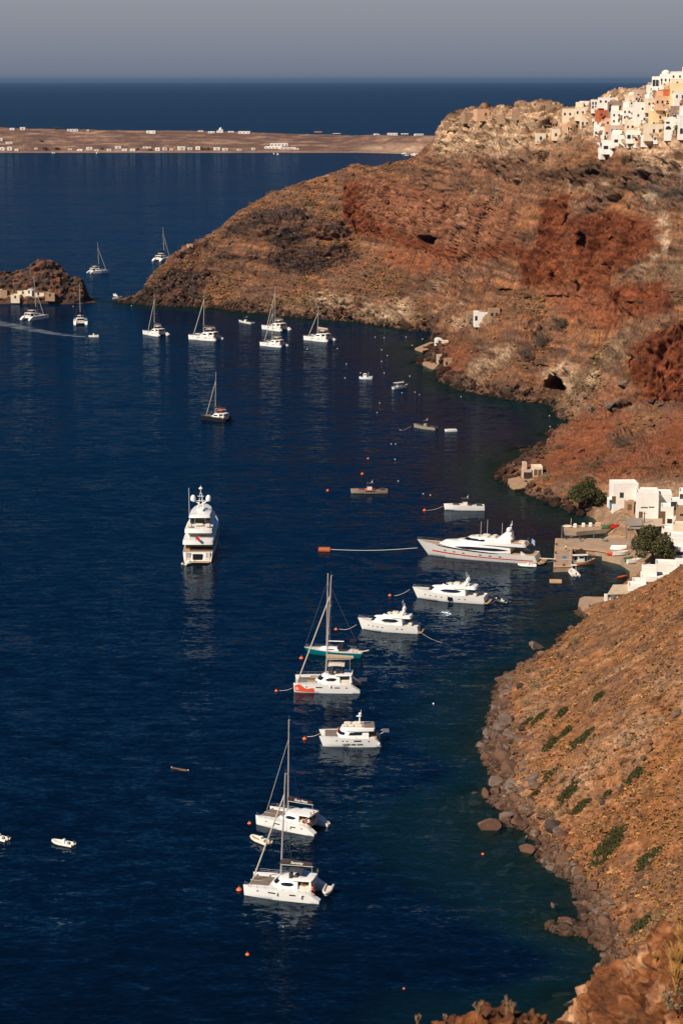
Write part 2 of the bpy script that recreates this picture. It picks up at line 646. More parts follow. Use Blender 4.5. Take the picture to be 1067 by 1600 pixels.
P_ROSY = [[(555, 280), (620, 282), (690, 296), (760, 312), (812, 318), (812, 395), (770, 402), (700, 398), (650, 385), (600, 370), (545, 345)]]
P_RED = [[(540, 292), (568, 285), (572, 335), (640, 372), (705, 388), (745, 398), (705, 406), (640, 386), (560, 366), (536, 345)],
         [(848, 310), (890, 304), (893, 400), (836, 395)], [(812, 392), (895, 388), (897, 446), (814, 450)],
         [(893, 342), (960, 332), (1032, 348), (1042, 378), (1015, 408), (955, 430), (940, 468), (900, 442)],
         [(950, 446), (1050, 438), (1050, 482), (1000, 498), (952, 472)],
         [(984, 560), (1004, 536), (1040, 510), (1100, 492), (1200, 480), (1200, 636), (1030, 634), (996, 618)],
         [(740, 390), (812, 385), (815, 402), (760, 408)], [(515, 496), (542, 466), (566, 500)]]
P_REDSCREE = [[(900, 655), (984, 600), (992, 645), (950, 715), (870, 748), (822, 735), (862, 700)], [(690, 560), (720, 520), (735, 540), (715, 600), (690, 595)],
              [(905, 440), (950, 460), (1000, 500), (960, 520), (900, 500), (830, 452)], [(900, 760), (1067, 640), (1150, 640), (1150, 720), (990, 745)], [(600, 388), (740, 405), (700, 430), (610, 420)]]
P_LAVA = [[(330, 378), (366, 350), (400, 332), (450, 328), (500, 342), (545, 350), (548, 368), (500, 374), (450, 388), (380, 368)],
          [(318, 412), (350, 400), (430, 397), (500, 386), (570, 396), (562, 408), (480, 428), (445, 426), (400, 404)],
          [(236, 444), (262, 425), (300, 424), (345, 430), (352, 448), (300, 456), (240, 462)], [(190, 474), (235, 455), (300, 452), (320, 466), (300, 482), (200, 484)],
          [(260, 405), (300, 385), (330, 375), (330, 395), (280, 412)]]
P_DARK = [[(780, 258), (796, 262), (800, 272), (862, 264), (905, 268), (962, 276), (964, 284), (880, 284), (800, 284), (781, 280)],
          [(910, 335), (980, 272), (1000, 285), (935, 338)], [(985, 278), (1067, 296), (1150, 300), (1150, 330), (1067, 324), (1000, 308)], [(905, 255), (960, 258), (950, 275), (908, 275)],
          [(805, 560), (840, 515), (860, 500), (852, 535), (815, 562)], [(862, 500), (890, 498), (880, 520), (864, 515)], [(945, 690), (975, 675), (1000, 680), (970, 705)],
          [(930, 640), (985, 625), (1003, 660), (990, 652)]]
P_PALE = [[(480, 460), (520, 458), (562, 468), (585, 480), (640, 482), (655, 492), (640, 508), (582, 502), (545, 498), (500, 490)], [(598, 470), (640, 472), (652, 482), (650, 505), (592, 502)],
          [(736, 572), (770, 548), (805, 540), (800, 566), (760, 586), (738, 584)], [(845, 580), (895, 566), (905, 590), (886, 615), (880, 595), (850, 590)], [(735, 585), (765, 590), (750, 604), (732, 600)],
          [(690, 505), (760, 490), (780, 505), (730, 515)], [(925, 590), (935, 585), (934, 600), (924, 602)]]
P_CAP = [[(683, 195), (720, 178), (790, 160), (872, 155), (940, 150), (1000, 120), (1150, 95), (1150, 265), (1067, 275), (1010, 262), (970, 236), (930, 222), (900, 214), (850, 232), (800, 244), (740, 244), (680, 248)]]
P_STRATA = [[(985, 255), (1067, 235), (1150, 235), (1150, 330), (1060, 320), (1000, 305)]]
P_GREY = [[(840, 640), (900, 590), (960, 525), (1010, 495), (1000, 520), (975, 560), (920, 625), (888, 655)], [(480, 495), (560, 470), (480, 470), (400, 470), (400, 485)], [(810, 260), (900, 215), (920, 225), (870, 262)],
          [(935, 640), (1000, 600), (1000, 620), (940, 665)], [(960, 440), (1067, 400), (1100, 440), (1060, 445)]]
L_PALE = [(9, [(1020, 308), (1036, 335), (1045, 365), (1040, 388)]), (4, [(1040, 388), (1018, 408), (1002, 420)]), (2.5, [(742, 296), (732, 330), (724, 370)]), (2.0, [(655, 470), (680, 450), (700, 432)]),
          (2.0, [(500, 462), (530, 440)]), (1.5, [(780, 340), (775, 300), (782, 262)]), (2.5, [(895, 640), (925, 600), (940, 580)]), (2, [(905, 656), (930, 640), (945, 640)]), (2.2, [(600, 500), (640, 470), (690, 430)]),
          (2, [(640, 505), (690, 490), (730, 470)]), (1.6, [(930, 300), (900, 290), (890, 300)]), (2, [(985, 650), (1010, 632), (1040, 632)]), (3, [(900, 300), (890, 288), (960, 292)])]
P_ORANGE = [[(850, 1000), (1067, 900), (1150, 900), (1150, 1000), (1067, 1010), (880, 1120), (830, 1100)], [(930, 1200), (1067, 1150), (1150, 1150), (1150, 1500), (1067, 1440), (960, 1300)], [(900, 690), (960, 665), (985, 690), (930, 735), (880, 745)],
            [(820, 720), (870, 742), (900, 770), (860, 775), (820, 745)]]
P_ASH = [[(830, 1275), (880, 1200), (960, 1140), (1067, 1060), (1150, 1010), (1150, 1080), (1067, 1140), (950, 1230), (850, 1310)], [(800, 1100), (850, 1040), (860, 1080), (830, 1240), (870, 1260), (850, 1290), (800, 1270), (790, 1180)],
         [(980, 1130), (1067, 1040), (1100, 1050), (1000, 1140)]]
P_BEACH = [[(905, 955), (870, 1000), (840, 1045), (800, 1070), (790, 1110), (812, 1180), (800, 1230), (835, 1290), (880, 1330), (905, 1360), (950, 1420), (980, 1500), (1000, 1620), (900, 1620), (880, 1400), (700, 1250), (700, 1130), (780, 1030), (850, 960)],
           [(770, 750), (800, 735), (840, 765), (900, 790), (935, 805), (930, 830), (880, 810), (800, 780)], [(190, 470), (345, 474), (450, 487), (560, 494), (640, 508), (700, 512), (690, 535), (640, 525), (560, 512), (400, 500), (190, 485)],
           [(640, 540), (690, 530), (705, 580), (760, 605), (860, 622), (890, 650), (840, 712), (790, 740), (770, 740), (880, 660), (700, 620), (640, 570)]]
CAVES = [(868, 606, 17, 17, 15), (676, 377, 12, 9, 11), (787, 394, 7, 13, 12), (782, 366, 4, 22, 7), (595, 341, 4, 3, 4), (738, 401, 20, 3, 3.5), (790, 455, 12, 2.5, 3.5), (843, 378, 4, 14, 5), (916, 385, 4, 20, 6), (923, 372, 3.5, 18, 6), (884, 345, 4, 12, 5), (660, 310, 12, 3, 4), (700, 330, 3, 14, 4),
         (830, 393, 3, 8, 4), (905, 450, 3, 10, 4), (510, 376, 16, 4, 4), (775, 265, 6, 5, 5), (560, 364, 9, 3, 4), (545, 500, 8, 2, 3), (310, 445, 10, 4, 5), (845, 575, 14, 3, 3), (990, 570, 5, 12, 4), (930, 565, 10, 2, 2), (870, 465, 20, 2.5, 3),
         (955, 428, 3, 14, 3), (996, 478, 10, 4, 3), (868, 440, 3, 12, 3), (690, 350, 3, 14, 3), (640, 340, 4, 18, 2.5), (720, 345, 3, 20, 2.5), (928, 272, 8, 6, 4), (845, 218, 5, 3, 3), (828, 224, 4, 3, 3), (862, 198, 4, 4, 3), (808, 222, 3, 2.5, 3), (905, 200, 4, 3, 3)]

def column_grid(q0, q1, nq, nd, dmin=226.0, dmax=1420.0):
    qs = np.linspace(q0, q1, nq)
    d = np.concatenate([np.arange(dmin, 640, 0.35), np.arange(640, dmax, 0.7)])
    V = np.empty((nq, nd, 3))
    W = np.empty((nq, len(d) - 1))
    for i, q in enumerate(qs):
        z = land_z(q * d, d)
        py = 800 - FPX * (d * SP + (z - CAM_H) * CP) / (d * CP - (z - CAM_H) * SP)
        dz = np.diff(z)
        w = np.abs(np.diff(py)) * np.where(np.diff(py) < 0, 1.0, 0.35) + 0.03 * np.hypot(np.diff(d), dz) * FPX / d[1:]
        zm = np.maximum(z[1:], z[:-1])
        w *= np.where(zm < -3.5, 0.12, 1.0)
        w *= np.where(zm < -9, 0.3, 1.0)
        W[i] = w
    r = 40
    for _ in range(2):
        c = np.cumsum(np.pad(W, [(r + 1, r), (0, 0)], mode='edge'), axis=0)
        W = (c[2 * r + 1:] - c[:-2 * r - 1]) / (2 * r + 1)
    for i, q in enumerate(qs):
        c = np.concatenate([[0], np.cumsum(W[i])])
        s = np.interp(np.linspace(0, c[-1], nd), c, d)
        V[i, :, 0] = q * s
        V[i, :, 1] = s
        V[i, :, 2] = land_z(q * s, s)
    return V

QL, QR = -0.128, 0.226
GV = column_grid(QL, QR, 1000, 1080)
nq, nd = GV.shape[:2]
BASE = GV.copy()
fx, fy, fz = [GV[..., k].ravel() for k in range(3)]
pxs, pys = project(GV.reshape(-1, 3))
wx = fbm(fx / 14, fy / 14, fz / 14, 3) * 9
wy = fbm(fx / 14 + 50, fy / 14, fz / 14, 3) * 9
wpx, wpy = pxs + wx, pys + wy
M = {}
for k, pl, s in (("rosy", P_ROSY, 3), ("red", P_RED, 2), ("scree", P_REDSCREE, 6), ("lava", P_LAVA, 2), ("dark", P_DARK, 1), ("pale", P_PALE, 2), ("cap", P_CAP, 3), ("strata", P_STRATA, 3), ("grey", P_GREY, 5),
                 ("orange", P_ORANGE, 8), ("ash", P_ASH, 8), ("beach", P_BEACH, 4)):
    M[k] = samp(poly_mask(pl, s), wpx, wpy)
M["palel"] = samp(line_mask(L_PALE, 1), wpx, wpy)
near = (fy < 470) & (pys > 890)
M["beach"] = np.where(fz < 0.3, 1.0, M["beach"])

# normals of the smooth land
_e = 0.8
_gx = (land_z(fx + _e, fy) - land_z(fx - _e, fy)) / (2 * _e)
_gy = (land_z(fx, fy + _e) - land_z(fx, fy - _e)) / (2 * _e)
NRM = np.stack([-_gx, -_gy, np.ones_like(_gx)], -1)
NRM /= np.linalg.norm(NRM, axis=1)[:, None]
steep = np.clip((1 - NRM[:, 2] - 0.16) / 0.35, 0, 1)

land_w = np.clip((fz + 1.5) / 3, 0, 1)
flat_h = poly_mask([[(930, 770), (1200, 740), (1200, 905), (985, 900), (930, 870), (880, 850), (930, 800)]], 4)
hb = samp(flat_h, pxs, pys) * (fy > 455)
crag1 = ridged(fx / 6, fy / 6, fz / 5, 4, .62)
disp = fbm(fx / 24, fy / 24, fz / 16, 6, .62) * 1.5 + crag1 * 0.42 - 0.25
crag = ridged(fx / 9, fy / 9, fz / 26, 5, .62) * 2.0 + fbm(fx / 3, fy / 3, fz / 3, 4, .65) * 1.1 - 1.4
strat = ridged(fx / 12, fy / 12, fz / 3.0, 4, .62) * 2.3 + fbm(fx / 4, fy / 4, fz / 1.6, 4, .65) * 1.3 - 1.4
cl = np.clip(M["red"] + M["rosy"], 0, 1)
lv = np.clip(M["lava"] + M["dark"] + M["strata"] + M["pale"] * .7, 0, 1)
cap = M["cap"]

def worley(x, y, z, seed=0):
    """distance to the joints between blocks (second minus first nearest cell point)"""
    xi, yi, zi = np.floor(x).astype(np.int64), np.floor(y).astype(np.int64), np.floor(z).astype(np.int64)
    f1 = np.full(x.shape, 9.0)
    f2 = np.full(x.shape, 9.0)
    for dx in (-1, 0, 1):
        for dy in (-1, 0, 1):
            for dz in (-1, 0, 1):
                a, b, c = xi + dx, yi + dy, zi + dz
                h = _PERM[_PERM[_PERM[(a + seed) & 255] + (b & 255)] + (c & 255)].astype(np.int64)
                d = (a + h / 255.0 - x) ** 2 + (b + _PERM[h] / 255.0 - y) ** 2 + (c + _PERM[(h * 7 + 3) & 255] / 255.0 - z) ** 2
                n1 = d < f1
                f2 = np.where(n1, f1, np.minimum(f2, d))
                f1 = np.where(n1, d, f1)
    return np.sqrt(f2) - np.sqrt(f1)

joint = np.zeros(len(fx))
for msk, (ax, az), amp, sd_ in ((cl, (7.0, 22.0), 1.7, 3), (lv, (8.0, 3.4), 2.3, 9), (cap, (6.0, 3.0), 1.3, 5), (np.clip(steep - .1, 0, 1) * .8, (11.0, 6.0), .9, 7)):
    k_ = np.nonzero((msk > .06) & (fz > -1) & (fy > 470))[0]
    u_ = fx[k_] + fbm(fx[k_] / 6, fy[k_] / 6, fz[k_] / 6, 2) * 3
    w_ = worley(u_ / ax, fy[k_] / ax, fz[k_] / az + fbm(fx[k_] / 9, fy[k_] / 9, fz[k_] / 9, 2) * .6, sd_)
    joint[k_] -= msk[k_] * amp * np.clip(1 - w_ / .16, 0, 1) - msk[k_] * amp * .35 * np.clip(w_, 0, .5)
# runnels down the fall line
_e = 14.0
_gx = (land_z(fx + _e, fy) - land_z(fx - _e, fy)) / (2 * _e)
_gy = (land_z(fx, fy + _e) - land_z(fx, fy - _e)) / (2 * _e)
_gl = np.hypot(_gx, _gy) + 1e-6
sc_ = (-_gy * fx + _gx * fy) / _gl
runnel = ridged(sc_ / 9, fz / 60, fx * 0, 3, .6)
fine_run = fbm(sc_ / 2.6, fz / 45, fx * 0, 3, .6)
fard = disp * (1 - 0.5 * cl) * (1 - 0.4 * cap) + crag * cl * 1.6 + strat * lv * (1 - .5 * M["dark"]) + (ridged(fx / 7, fy / 7, fz / 3.4, 5, .66) * 0.9 - .6) * cap
zz = fz / 4.6 + fbm(fx / 30, fy / 30, fz / 40, 3) * 2.2
saw = zz - np.floor(zz)
led = np.clip(saw / .8, 0, 1) * (saw < .97) * np.clip(fbm(fx / 18, fy / 18, fz / 6, 3) * 3 + .5, 0, 1)
fard = fard + joint + (runnel * .55 + fine_run * .35 - .2) * (1 - np.clip(cl + lv, 0, 1)) * (1 - cap)
fard = fard + led * (2.6 * lv + 0.2 * cl + 0.35 * np.clip(steep, 0, 1) + .9 * cap)
outc = np.clip(fbm(fx / 34 + 7, fy / 34, fz / 9, 4, .6) * 4.2 - .35, 0, 1) * (1 - np.clip(cl + lv, 0, 1)) * (1 - cap) * (1 - .6 * M["scree"]) * (fy > 470)
zl = fz / 2.3 + fbm(fx / 16, fy / 16, fz / 20, 3) * 1.5
sl_ = zl - np.floor(zl)
fard = fard + outc * (np.clip(sl_ / .85, 0, 1) * (sl_ < .95) * 1.5 + ridged(fx / 5, fy / 5, fz / 2, 3) * .7 - .6)
bandn = pnoise(fx / 60, fy / 60, fz / 1.5 + fbm(fx / 25, fy / 25, fz / 25, 2) * 2.0)
neard = fbm(fx / 14, fy / 14, fz / 14, 4) * 0.5 + ridged(fy / 7, fx / 30, fz / 30, 3) * 0.22 + fbm(fx / 2.2, fy / 2.2, fz / 2.2, 4, .68) * 0.42
neard = neard + (runnel * .28 + fine_run * .22) * (1 - M["beach"])
neard = neard + M["beach"] * (ridged(fx / 2.4, fy / 2.4, fz / 2.4, 3) * 0.6)
D_ = np.where(near, neard, fard)
D_ = D_ + (ridged(fx / 4.5, fy / 4.5, fz / 4.5, 3) * 0.9 - 0.3) * M["beach"] * (~near)
D_ = D_ * (0.10 + 0.90 * np.clip(fz / 2.5, 0, 1)) * (1 - 0.92 * hb)
NP = GV.reshape(-1, 3) + NRM * D_[:, None]
# hollows, overhangs and the sea cave, cut into the faces
for cx, cy, rx, ry, dep in CAVES:
    r2 = ((pxs + wx * .25 - cx) / rx) ** 2 + ((pys + wy * .25 - cy) / ry) ** 2
    g = np.clip(1.25 - r2, 0, 1)
    g = g * g * (3 - 2 * g)
    hit_y = fy[np.argmin((pxs - cx) ** 2 + (pys - cy) ** 2 + 1e3 * (fz < 0))]
    g = g * (np.abs(fy - hit_y) < 45)
    NP[:, 1] += g * dep
    NP[:, 0] += g * dep * 0.45
NPz = NP[:, 2]

# ------------------------------------------------------------------ rock and soil colours
def lerp(a, b, t):
    return a + (b - a) * t[:, None]

L3 = lambda r, g, b: np.array(srgb(r, g, b)[:3])
n1 = fbm(fx / 40, fy / 40, fz / 30, 4)
n2 = fbm(fx / 7 + 9, fy / 7, fz / 5, 4, .6)
n3 = fbm(fx / 1.8, fy / 1.8 + 40, fz / 1.8, 3, .65)
gul = fbm(fx / 4, fy / 4, fz / 60, 3)
C = np.tile(L3(143, 96, 66), (len(fx), 1))
C = lerp(C, L3(122, 82, 60)[None], np.clip(.5 + n1 * 2.0, 0, 1))
C = lerp(C, L3(160, 104, 62)[None], np.clip(n2 * 1.6 + gul * .8, 0, 1))
C = lerp(C, L3(176, 132, 96)[None], np.clip(fine_run * 2.2 - .35, 0, 1) * .7)
C = lerp(C, L3(104, 74, 54)[None], np.clip(-fine_run * 2.2 - .3, 0, 1) * .6)
C = lerp(C, L3(112, 88, 68)[None], np.clip(-n2 * 1.5 + n3 * .5 - .1, 0, 1))
C = lerp(C, lerp(np.tile(L3(160, 104, 74), (len(fx), 1)), L3(134, 84, 58)[None], np.clip(.5 + n2 * 1.5, 0, 1)), M["rosy"] * .9)
C = lerp(C, lerp(np.tile(L3(140, 74, 42), (len(fx), 1)), L3(112, 58, 34)[None], np.clip(.5 + n2 * 1.6, 0, 1)), M["red"] * .95)
C = lerp(C, L3(148, 80, 46)[None], M["scree"] * .75)
C = lerp(C, L3(130, 112, 84)[None], M["grey"] * np.clip(.45 + n2, 0, 1))
C = lerp(C, lerp(np.tile(L3(92, 72, 62), (len(fx), 1)), L3(70, 58, 54)[None], np.clip(.5 + n2 * 2, 0, 1)), np.clip(M["lava"] * (.45 + led * 1.3 + n2 * 1.2), 0, 1) * .9)
C = lerp(C, L3(150, 132, 116)[None], M["strata"] * np.clip(.5 + n2 * 2.2, 0, 1) * .8)
C = lerp(C, L3(88, 72, 60)[None], M["dark"] * np.clip(.55 + n2 * 1.8, 0, 1) * .85)
C = lerp(C, L3(206, 172, 136)[None], M["pale"] * np.clip(.75 + n2 * 1.8, 0, 1) * .85)
C = lerp(C, lerp(np.tile(L3(206, 168, 130), (len(fx), 1)), L3(150, 112, 84)[None], np.clip(.25 + n2 * 2.2, 0, 1)), cap * .95)
C = lerp(C, L3(212, 184, 150)[None], M["palel"] * np.clip(.5 + n2 * 1.8, 0, 1) * .6)
C = C * (1 + np.clip(joint, -1.5, .3) * .12)[:, None]
C = lerp(C, L3(96, 76, 64)[None], outc * np.clip(.55 + n2 * 1.5, 0, 1) * .75)
C = C * (1 + np.clip(bandn * 1.1, -.4, .4) * (1 - cl * .6) * (1 - M["scree"]))[:, None]
# near slope
nn = near[:, None]
CB = np.tile(L3(150, 98, 58), (len(fx), 1))
CB = lerp(CB, L3(170, 108, 52)[None], M["orange"] * np.clip(.6 + n2, 0, 1) * .8)
M["gn"] = samp(poly_mask([[(900, 955), (1067, 920), (1150, 920), (1150, 1000), (1060, 1040), (1000, 1110), (900, 1130), (840, 1085)], [(940, 1380), (1067, 1330), (1150, 1330), (1150, 1480), (1000, 1500), (950, 1440)]], 12), wpx, wpy)
CB = lerp(CB, L3(126, 98, 78)[None], M["gn"] * np.clip(.55 + n2 * 1.4, 0, 1) * .8)
CB = lerp(CB, L3(120, 84, 58)[None], np.clip(.3 + n2 * 1.8, 0, 1) * .7)
CB = lerp(CB, L3(188, 146, 104)[None], np.clip(fine_run * 2.2 - .3, 0, 1) * .6)
CB = lerp(CB, L3(100, 74, 54)[None], np.clip(-fine_run * 2.0 - .3, 0, 1) * .55)
CB = lerp(CB, L3(178, 142, 108)[None], M["ash"] * np.clip(.55 + n2 * 1.3, 0, 1) * .75)
CB = lerp(CB, L3(104, 84, 68)[None], np.clip(n3 * 1.5 - .1, 0, 1) * .7)
CB = lerp(CB, L3(190, 150, 116)[None], np.clip(-n3 * 2.0 - .55, 0, 1) * .8)
CB = CB * np.array([1.26, 1.20, 1.12])
C = np.where(nn, CB, C)
C = lerp(C, lerp(np.tile(L3(110, 84, 68), (len(fx), 1)), L3(82, 66, 58)[None], np.clip(.5 + n3 * 1.5, 0, 1)), M["beach"] * .75)
wet = np.clip((0.5 - NPz) / 0.8, 0, 1) * (fz < 3)
g_ = C.mean(axis=1, keepdims=True)
C = (g_ + (C - g_) * 0.95) * 0.84
C = C * (1 - 0.55 * wet[:, None])
C = lerp(C, L3(165, 132, 104)[None], hb * .85)

def land_material():
    m = bpy.data.materials.new("rock_and_soil")
    m.use_nodes = True
    nt = m.node_tree
    N, Lk = nt.nodes, nt.links
    b = N["Principled BSDF"]
    b.inputs["Roughness"].default_value = 0.95
    b.inputs["Specular IOR Level"].default_value = 0.15
    at = N.new("ShaderNodeAttribute")
    at.attribute_name = "tint"
    tc = N.new("ShaderNodeTexCoord")
    def noise(scale, det, rough=.6, st=(1, 1, 1)):
        mp = N.new("ShaderNodeMapping")
        mp.inputs["Scale"].default_value = st
        n = N.new("ShaderNodeTexNoise")
        n.inputs["Scale"].default_value = scale
        n.inputs["Detail"].default_value = det
        n.inputs["Roughness"].default_value = rough
        Lk.new(tc.outputs["Object"], mp.inputs[0])
        Lk.new(mp.outputs[0], n.inputs["Vector"])
        return n
    def rng(src, a, c, lo, hi):
        r = N.new("ShaderNodeMapRange")
        r.inputs[1].default_value, r.inputs[2].default_value = a, c
        r.inputs[3].default_value, r.inputs[4].default_value = lo, hi
        Lk.new(src, r.inputs[0])
        return r.outputs[0]
    def mul(a, bb):
        x = N.new("ShaderNodeMath")
        x.operation = 'MULTIPLY'
        Lk.new(a, x.inputs[0])
        Lk.new(bb, x.inputs[1])
        return x.outputs[0]
    a1 = noise(0.9, 8, .72)
    a2 = noise(0.16, 6, .65, (1, 1, 1.6))
    vo = N.new("ShaderNodeTexVoronoi")
    vo.inputs["Scale"].default_value = 0.75
    Lk.new(tc.outputs["Object"], vo.inputs["Vector"])
    f = mul(rng(a1.outputs[0], .32, .68, .45, 1.5), rng(a2.outputs[0], .3, .7, .72, 1.25))
    hs = N.new("ShaderNodeMix")
    hs.data_type = 'RGBA'
    hs.blend_type = 'MULTIPLY'
    hs.inputs[0].default_value = 1
    Lk.new(at.outputs["Color"], hs.inputs[6])
    Lk.new(f, hs.inputs[7])
    st = N.new("ShaderNodeMix")                                     # single lighter and darker stones
    st.data_type = 'RGBA'
    st.blend_type = 'OVERLAY'
    st.inputs[0].default_value = 0.16
    Lk.new(hs.outputs[2], st.inputs[6])
    sep = N.new("ShaderNodeSeparateColor")
    Lk.new(vo.outputs["Color"], sep.inputs[0])
    Lk.new(sep.outputs[0], st.inputs[7])
    Lk.new(st.outputs[2], b.inputs["Base Color"])
    bp = N.new("ShaderNodeBump")
    bp.inputs["Strength"].default_value = 0.9
    bp.inputs["Distance"].default_value = 0.9
    ad = N.new("ShaderNodeMath")
    ad.operation = 'ADD'
    Lk.new(a1.outputs[0], ad.inputs[0])
    Lk.new(rng(vo.outputs["Distance"], 0, 1, .25, 0), ad.inputs[1])
    Lk.new(ad.outputs[0], bp.inputs["Height"])
    Lk.new(bp.outputs[0], b.inputs["Normal"])
    return m

M_LAND = land_material()
idx = np.arange(nq * nd).reshape(nq, nd)
FQ = np.stack([idx[:-1, :-1], idx[1:, :-1], idx[1:, 1:], idx[:-1, 1:]], -1).reshape(-1, 4)
keep = (NPz[FQ].max(axis=1) > -60)
land = np_mesh("caldera_slope", NP, FQ[keep], M_LAND)
vcol(land, "tint", C)
land["kind"] = "structure"
# picking rays against the finished ground (a coarse copy of it)
sub = NP.reshape(nq, nd, 3)[::2, ::2]
sq, sd = sub.shape[:2]
si = np.arange(sq * sd).reshape(sq, sd)
SF = np.stack([si[:-1, :-1], si[1:, :-1], si[1:, 1:], si[:-1, 1:]], -1).reshape(-1, 4)
BVH = BVHTree.FromPolygons([tuple(p) for p in sub.reshape(-1, 3)], [tuple(f) for f in SF])

def hit(px, py):
    d = ray(px, py).normalized()
    loc, nor, _, dist = BVH.ray_cast(Vector((0, 0, CAM_H)), d)
    if loc is None:
        return at_z(px, py), Vector((0, 0, 1))
    if nor.z < 0:
        nor = -nor
    return loc, nor

def ground(x, y):
    loc, nor, _, dist = BVH.ray_cast(Vector((x, y, 400)), Vector((0, 0, -1)))
    return (loc.z, (nor if nor.z > 0 else -nor)) if loc else (None, None)
# ================================================================== the sea
def sea_material():
    m = bpy.data.materials.new("sea_water")
    m.use_nodes = True
    nt = m.node_tree
    N, Lk = nt.nodes, nt.links
    b = N["Principled BSDF"]
    out = N["Material Output"]
    tc = N.new("ShaderNodeTexCoord")
    at = N.new("ShaderNodeAttribute")
    at.attribute_name = "depth"
    def noise(scale, det, rough, st=(1, 1, 1), rz=0.0, col=False):
        mp = N.new("ShaderNodeMapping")
        mp.inputs["Scale"].default_value = st
        mp.inputs["Rotation"].default_value = (0, 0, rz)
        n = N.new("ShaderNodeTexNoise")
        n.inputs["Scale"].default_value = scale
        n.inputs["Detail"].default_value = det
        n.inputs["Roughness"].default_value = rough
        Lk.new(tc.outputs["Object"], mp.inputs[0])
        Lk.new(mp.outputs[0], n.inputs["Vector"])
        return n.outputs[1] if col else n.outputs[0]
    def math_(op, a, c):
        x = N.new("ShaderNodeMath")
        x.operation = op
        for i, s in enumerate((a, c)):
            if isinstance(s, (int, float)):
                x.inputs[i].default_value = s
            else:
                Lk.new(s, x.inputs[i])
        return x.outputs[0]
    def rng(src, a, c, lo, hi):
        r = N.new("ShaderNodeMapRange")
        r.inputs[1].default_value, r.inputs[2].default_value = a, c
        r.inputs[3].default_value, r.inputs[4].default_value = lo, hi
        Lk.new(src, r.inputs[0])
        return r.outputs[0]
    patch = noise(0.006, 4, .55, (0.55, 1.6, 1), 0.35)
    # deep body colour, a little lighter in slicks
    mixc = N.new("ShaderNodeMix")
    mixc.data_type = 'RGBA'
    mixc.inputs[6].default_value = (0.0002, 0.0026, 0.0082, 1)
    mixc.inputs[7].default_value = (0.0003, 0.0050, 0.0150, 1)
    Lk.new(rng(patch, .35, .65, 0, 1), mixc.inputs[0])
    shal = N.new("ShaderNodeMix")
    shal.data_type = 'RGBA'
    shal.inputs[6].default_value = (0.004, 0.020, 0.020, 1)
    # body colour turns bluer and brighter farther out, painted in for reflected sky
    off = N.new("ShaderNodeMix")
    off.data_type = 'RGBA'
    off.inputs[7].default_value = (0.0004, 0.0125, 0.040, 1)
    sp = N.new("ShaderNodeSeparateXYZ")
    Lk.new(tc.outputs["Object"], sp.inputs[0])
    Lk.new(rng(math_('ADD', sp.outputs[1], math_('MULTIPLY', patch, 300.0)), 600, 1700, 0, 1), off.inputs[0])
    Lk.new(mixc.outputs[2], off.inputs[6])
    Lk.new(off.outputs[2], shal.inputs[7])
    Lk.new(rng(at.outputs["Fac"], 0.5, 9.0, 0, 1), shal.inputs[0])
    N.remove(b)
    dif = N.new("ShaderNodeBsdfDiffuse")
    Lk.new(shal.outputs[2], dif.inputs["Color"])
    gls = N.new("ShaderNodeBsdfGlossy")
    gls.inputs["Color"].default_value = (0.72, 0.88, 1.0, 1)
    gls.inputs["Roughness"].default_value = 0.06
    fr = N.new("ShaderNodeFresnel")
    fr.inputs["IOR"].default_value = 1.24
    wat = N.new("ShaderNodeMixShader")
    # a ruffled sea never mirrors fully at grazing angles: its facets lean toward whoever looks
    Lk.new(math_('MINIMUM', fr.outputs[0], 0.14), wat.inputs[0])
    Lk.new(dif.outputs[0], wat.inputs[1])
    Lk.new(gls.outputs[0], wat.inputs[2])
    w1 = noise(0.34, 3, .6, (0.5, 1.5, 1), 0.2, True)
    w2 = noise(1.7, 3, .6, (0.6, 1.3, 1), -0.15, True)
    w3 = noise(0.035, 2, .5, (0.6, 1.8, 1), 0.1, True)
    # wave slopes, taken straight from the noise so that they stay rough to the horizon
    def vmath(op, a, c, k=None):
        x = N.new("ShaderNodeVectorMath")
        x.operation = op
        for i, s in enumerate((a, c)):
            if isinstance(s, tuple):
                x.inputs[i].default_value = s
            elif s is not None:
                Lk.new(s, x.inputs[i])
        if k is not None:
            if isinstance(k, float):
                x.inputs["Scale"].default_value = k
            else:
                Lk.new(k, x.inputs["Scale"])
        return x.outputs[0]
    def slope(tex, sx, sy):
        return vmath('MULTIPLY', vmath('SUBTRACT', tex, (.5, .5, .5)), (sx, sy, 0.0))
    sl = vmath('ADD', slope(w1, .28, .52), vmath('ADD', slope(w2, .32, .60), slope(w3, .08, .14)))
    sl = vmath('SCALE', sl, None, rng(patch, .35, .65, .55, 1.2))
    bp = N.new("ShaderNodeVectorMath")
    bp.operation = 'NORMALIZE'
    Lk.new(vmath('ADD', sl, (0.0, 0.0, 1.0)), bp.inputs[0])
    Lk.new(bp.outputs[0], gls.inputs["Normal"])
    Lk.new(bp.outputs[0], fr.inputs["Normal"])
    # clear shallows: the bed shows through, tinted, until the water closes over it
    tr = N.new("ShaderNodeBsdfTransparent")
    tr.inputs["Color"].default_value = (0.48, 0.72, 0.68, 1)
    ms = N.new("ShaderNodeMixShader")
    dd = N.new("ShaderNodeMath")
    dd.operation = 'MULTIPLY'
    dd.inputs[1].default_value = -0.36
    Lk.new(at.outputs["Fac"], dd.inputs[0])
    ex = N.new("ShaderNodeMath")
    ex.operation = 'EXPONENT'
    Lk.new(dd.outputs[0], ex.inputs[0])
    al = math_('SUBTRACT', 1.0, math_('MULTIPLY', ex.outputs[0], 0.78))
    Lk.new(al, ms.inputs[0])
    Lk.new(tr.outputs[0], ms.inputs[1])
    Lk.new(wat.outputs[0], ms.inputs[2])
    Lk.new(ms.outputs[0], out.inputs[0])
    return m

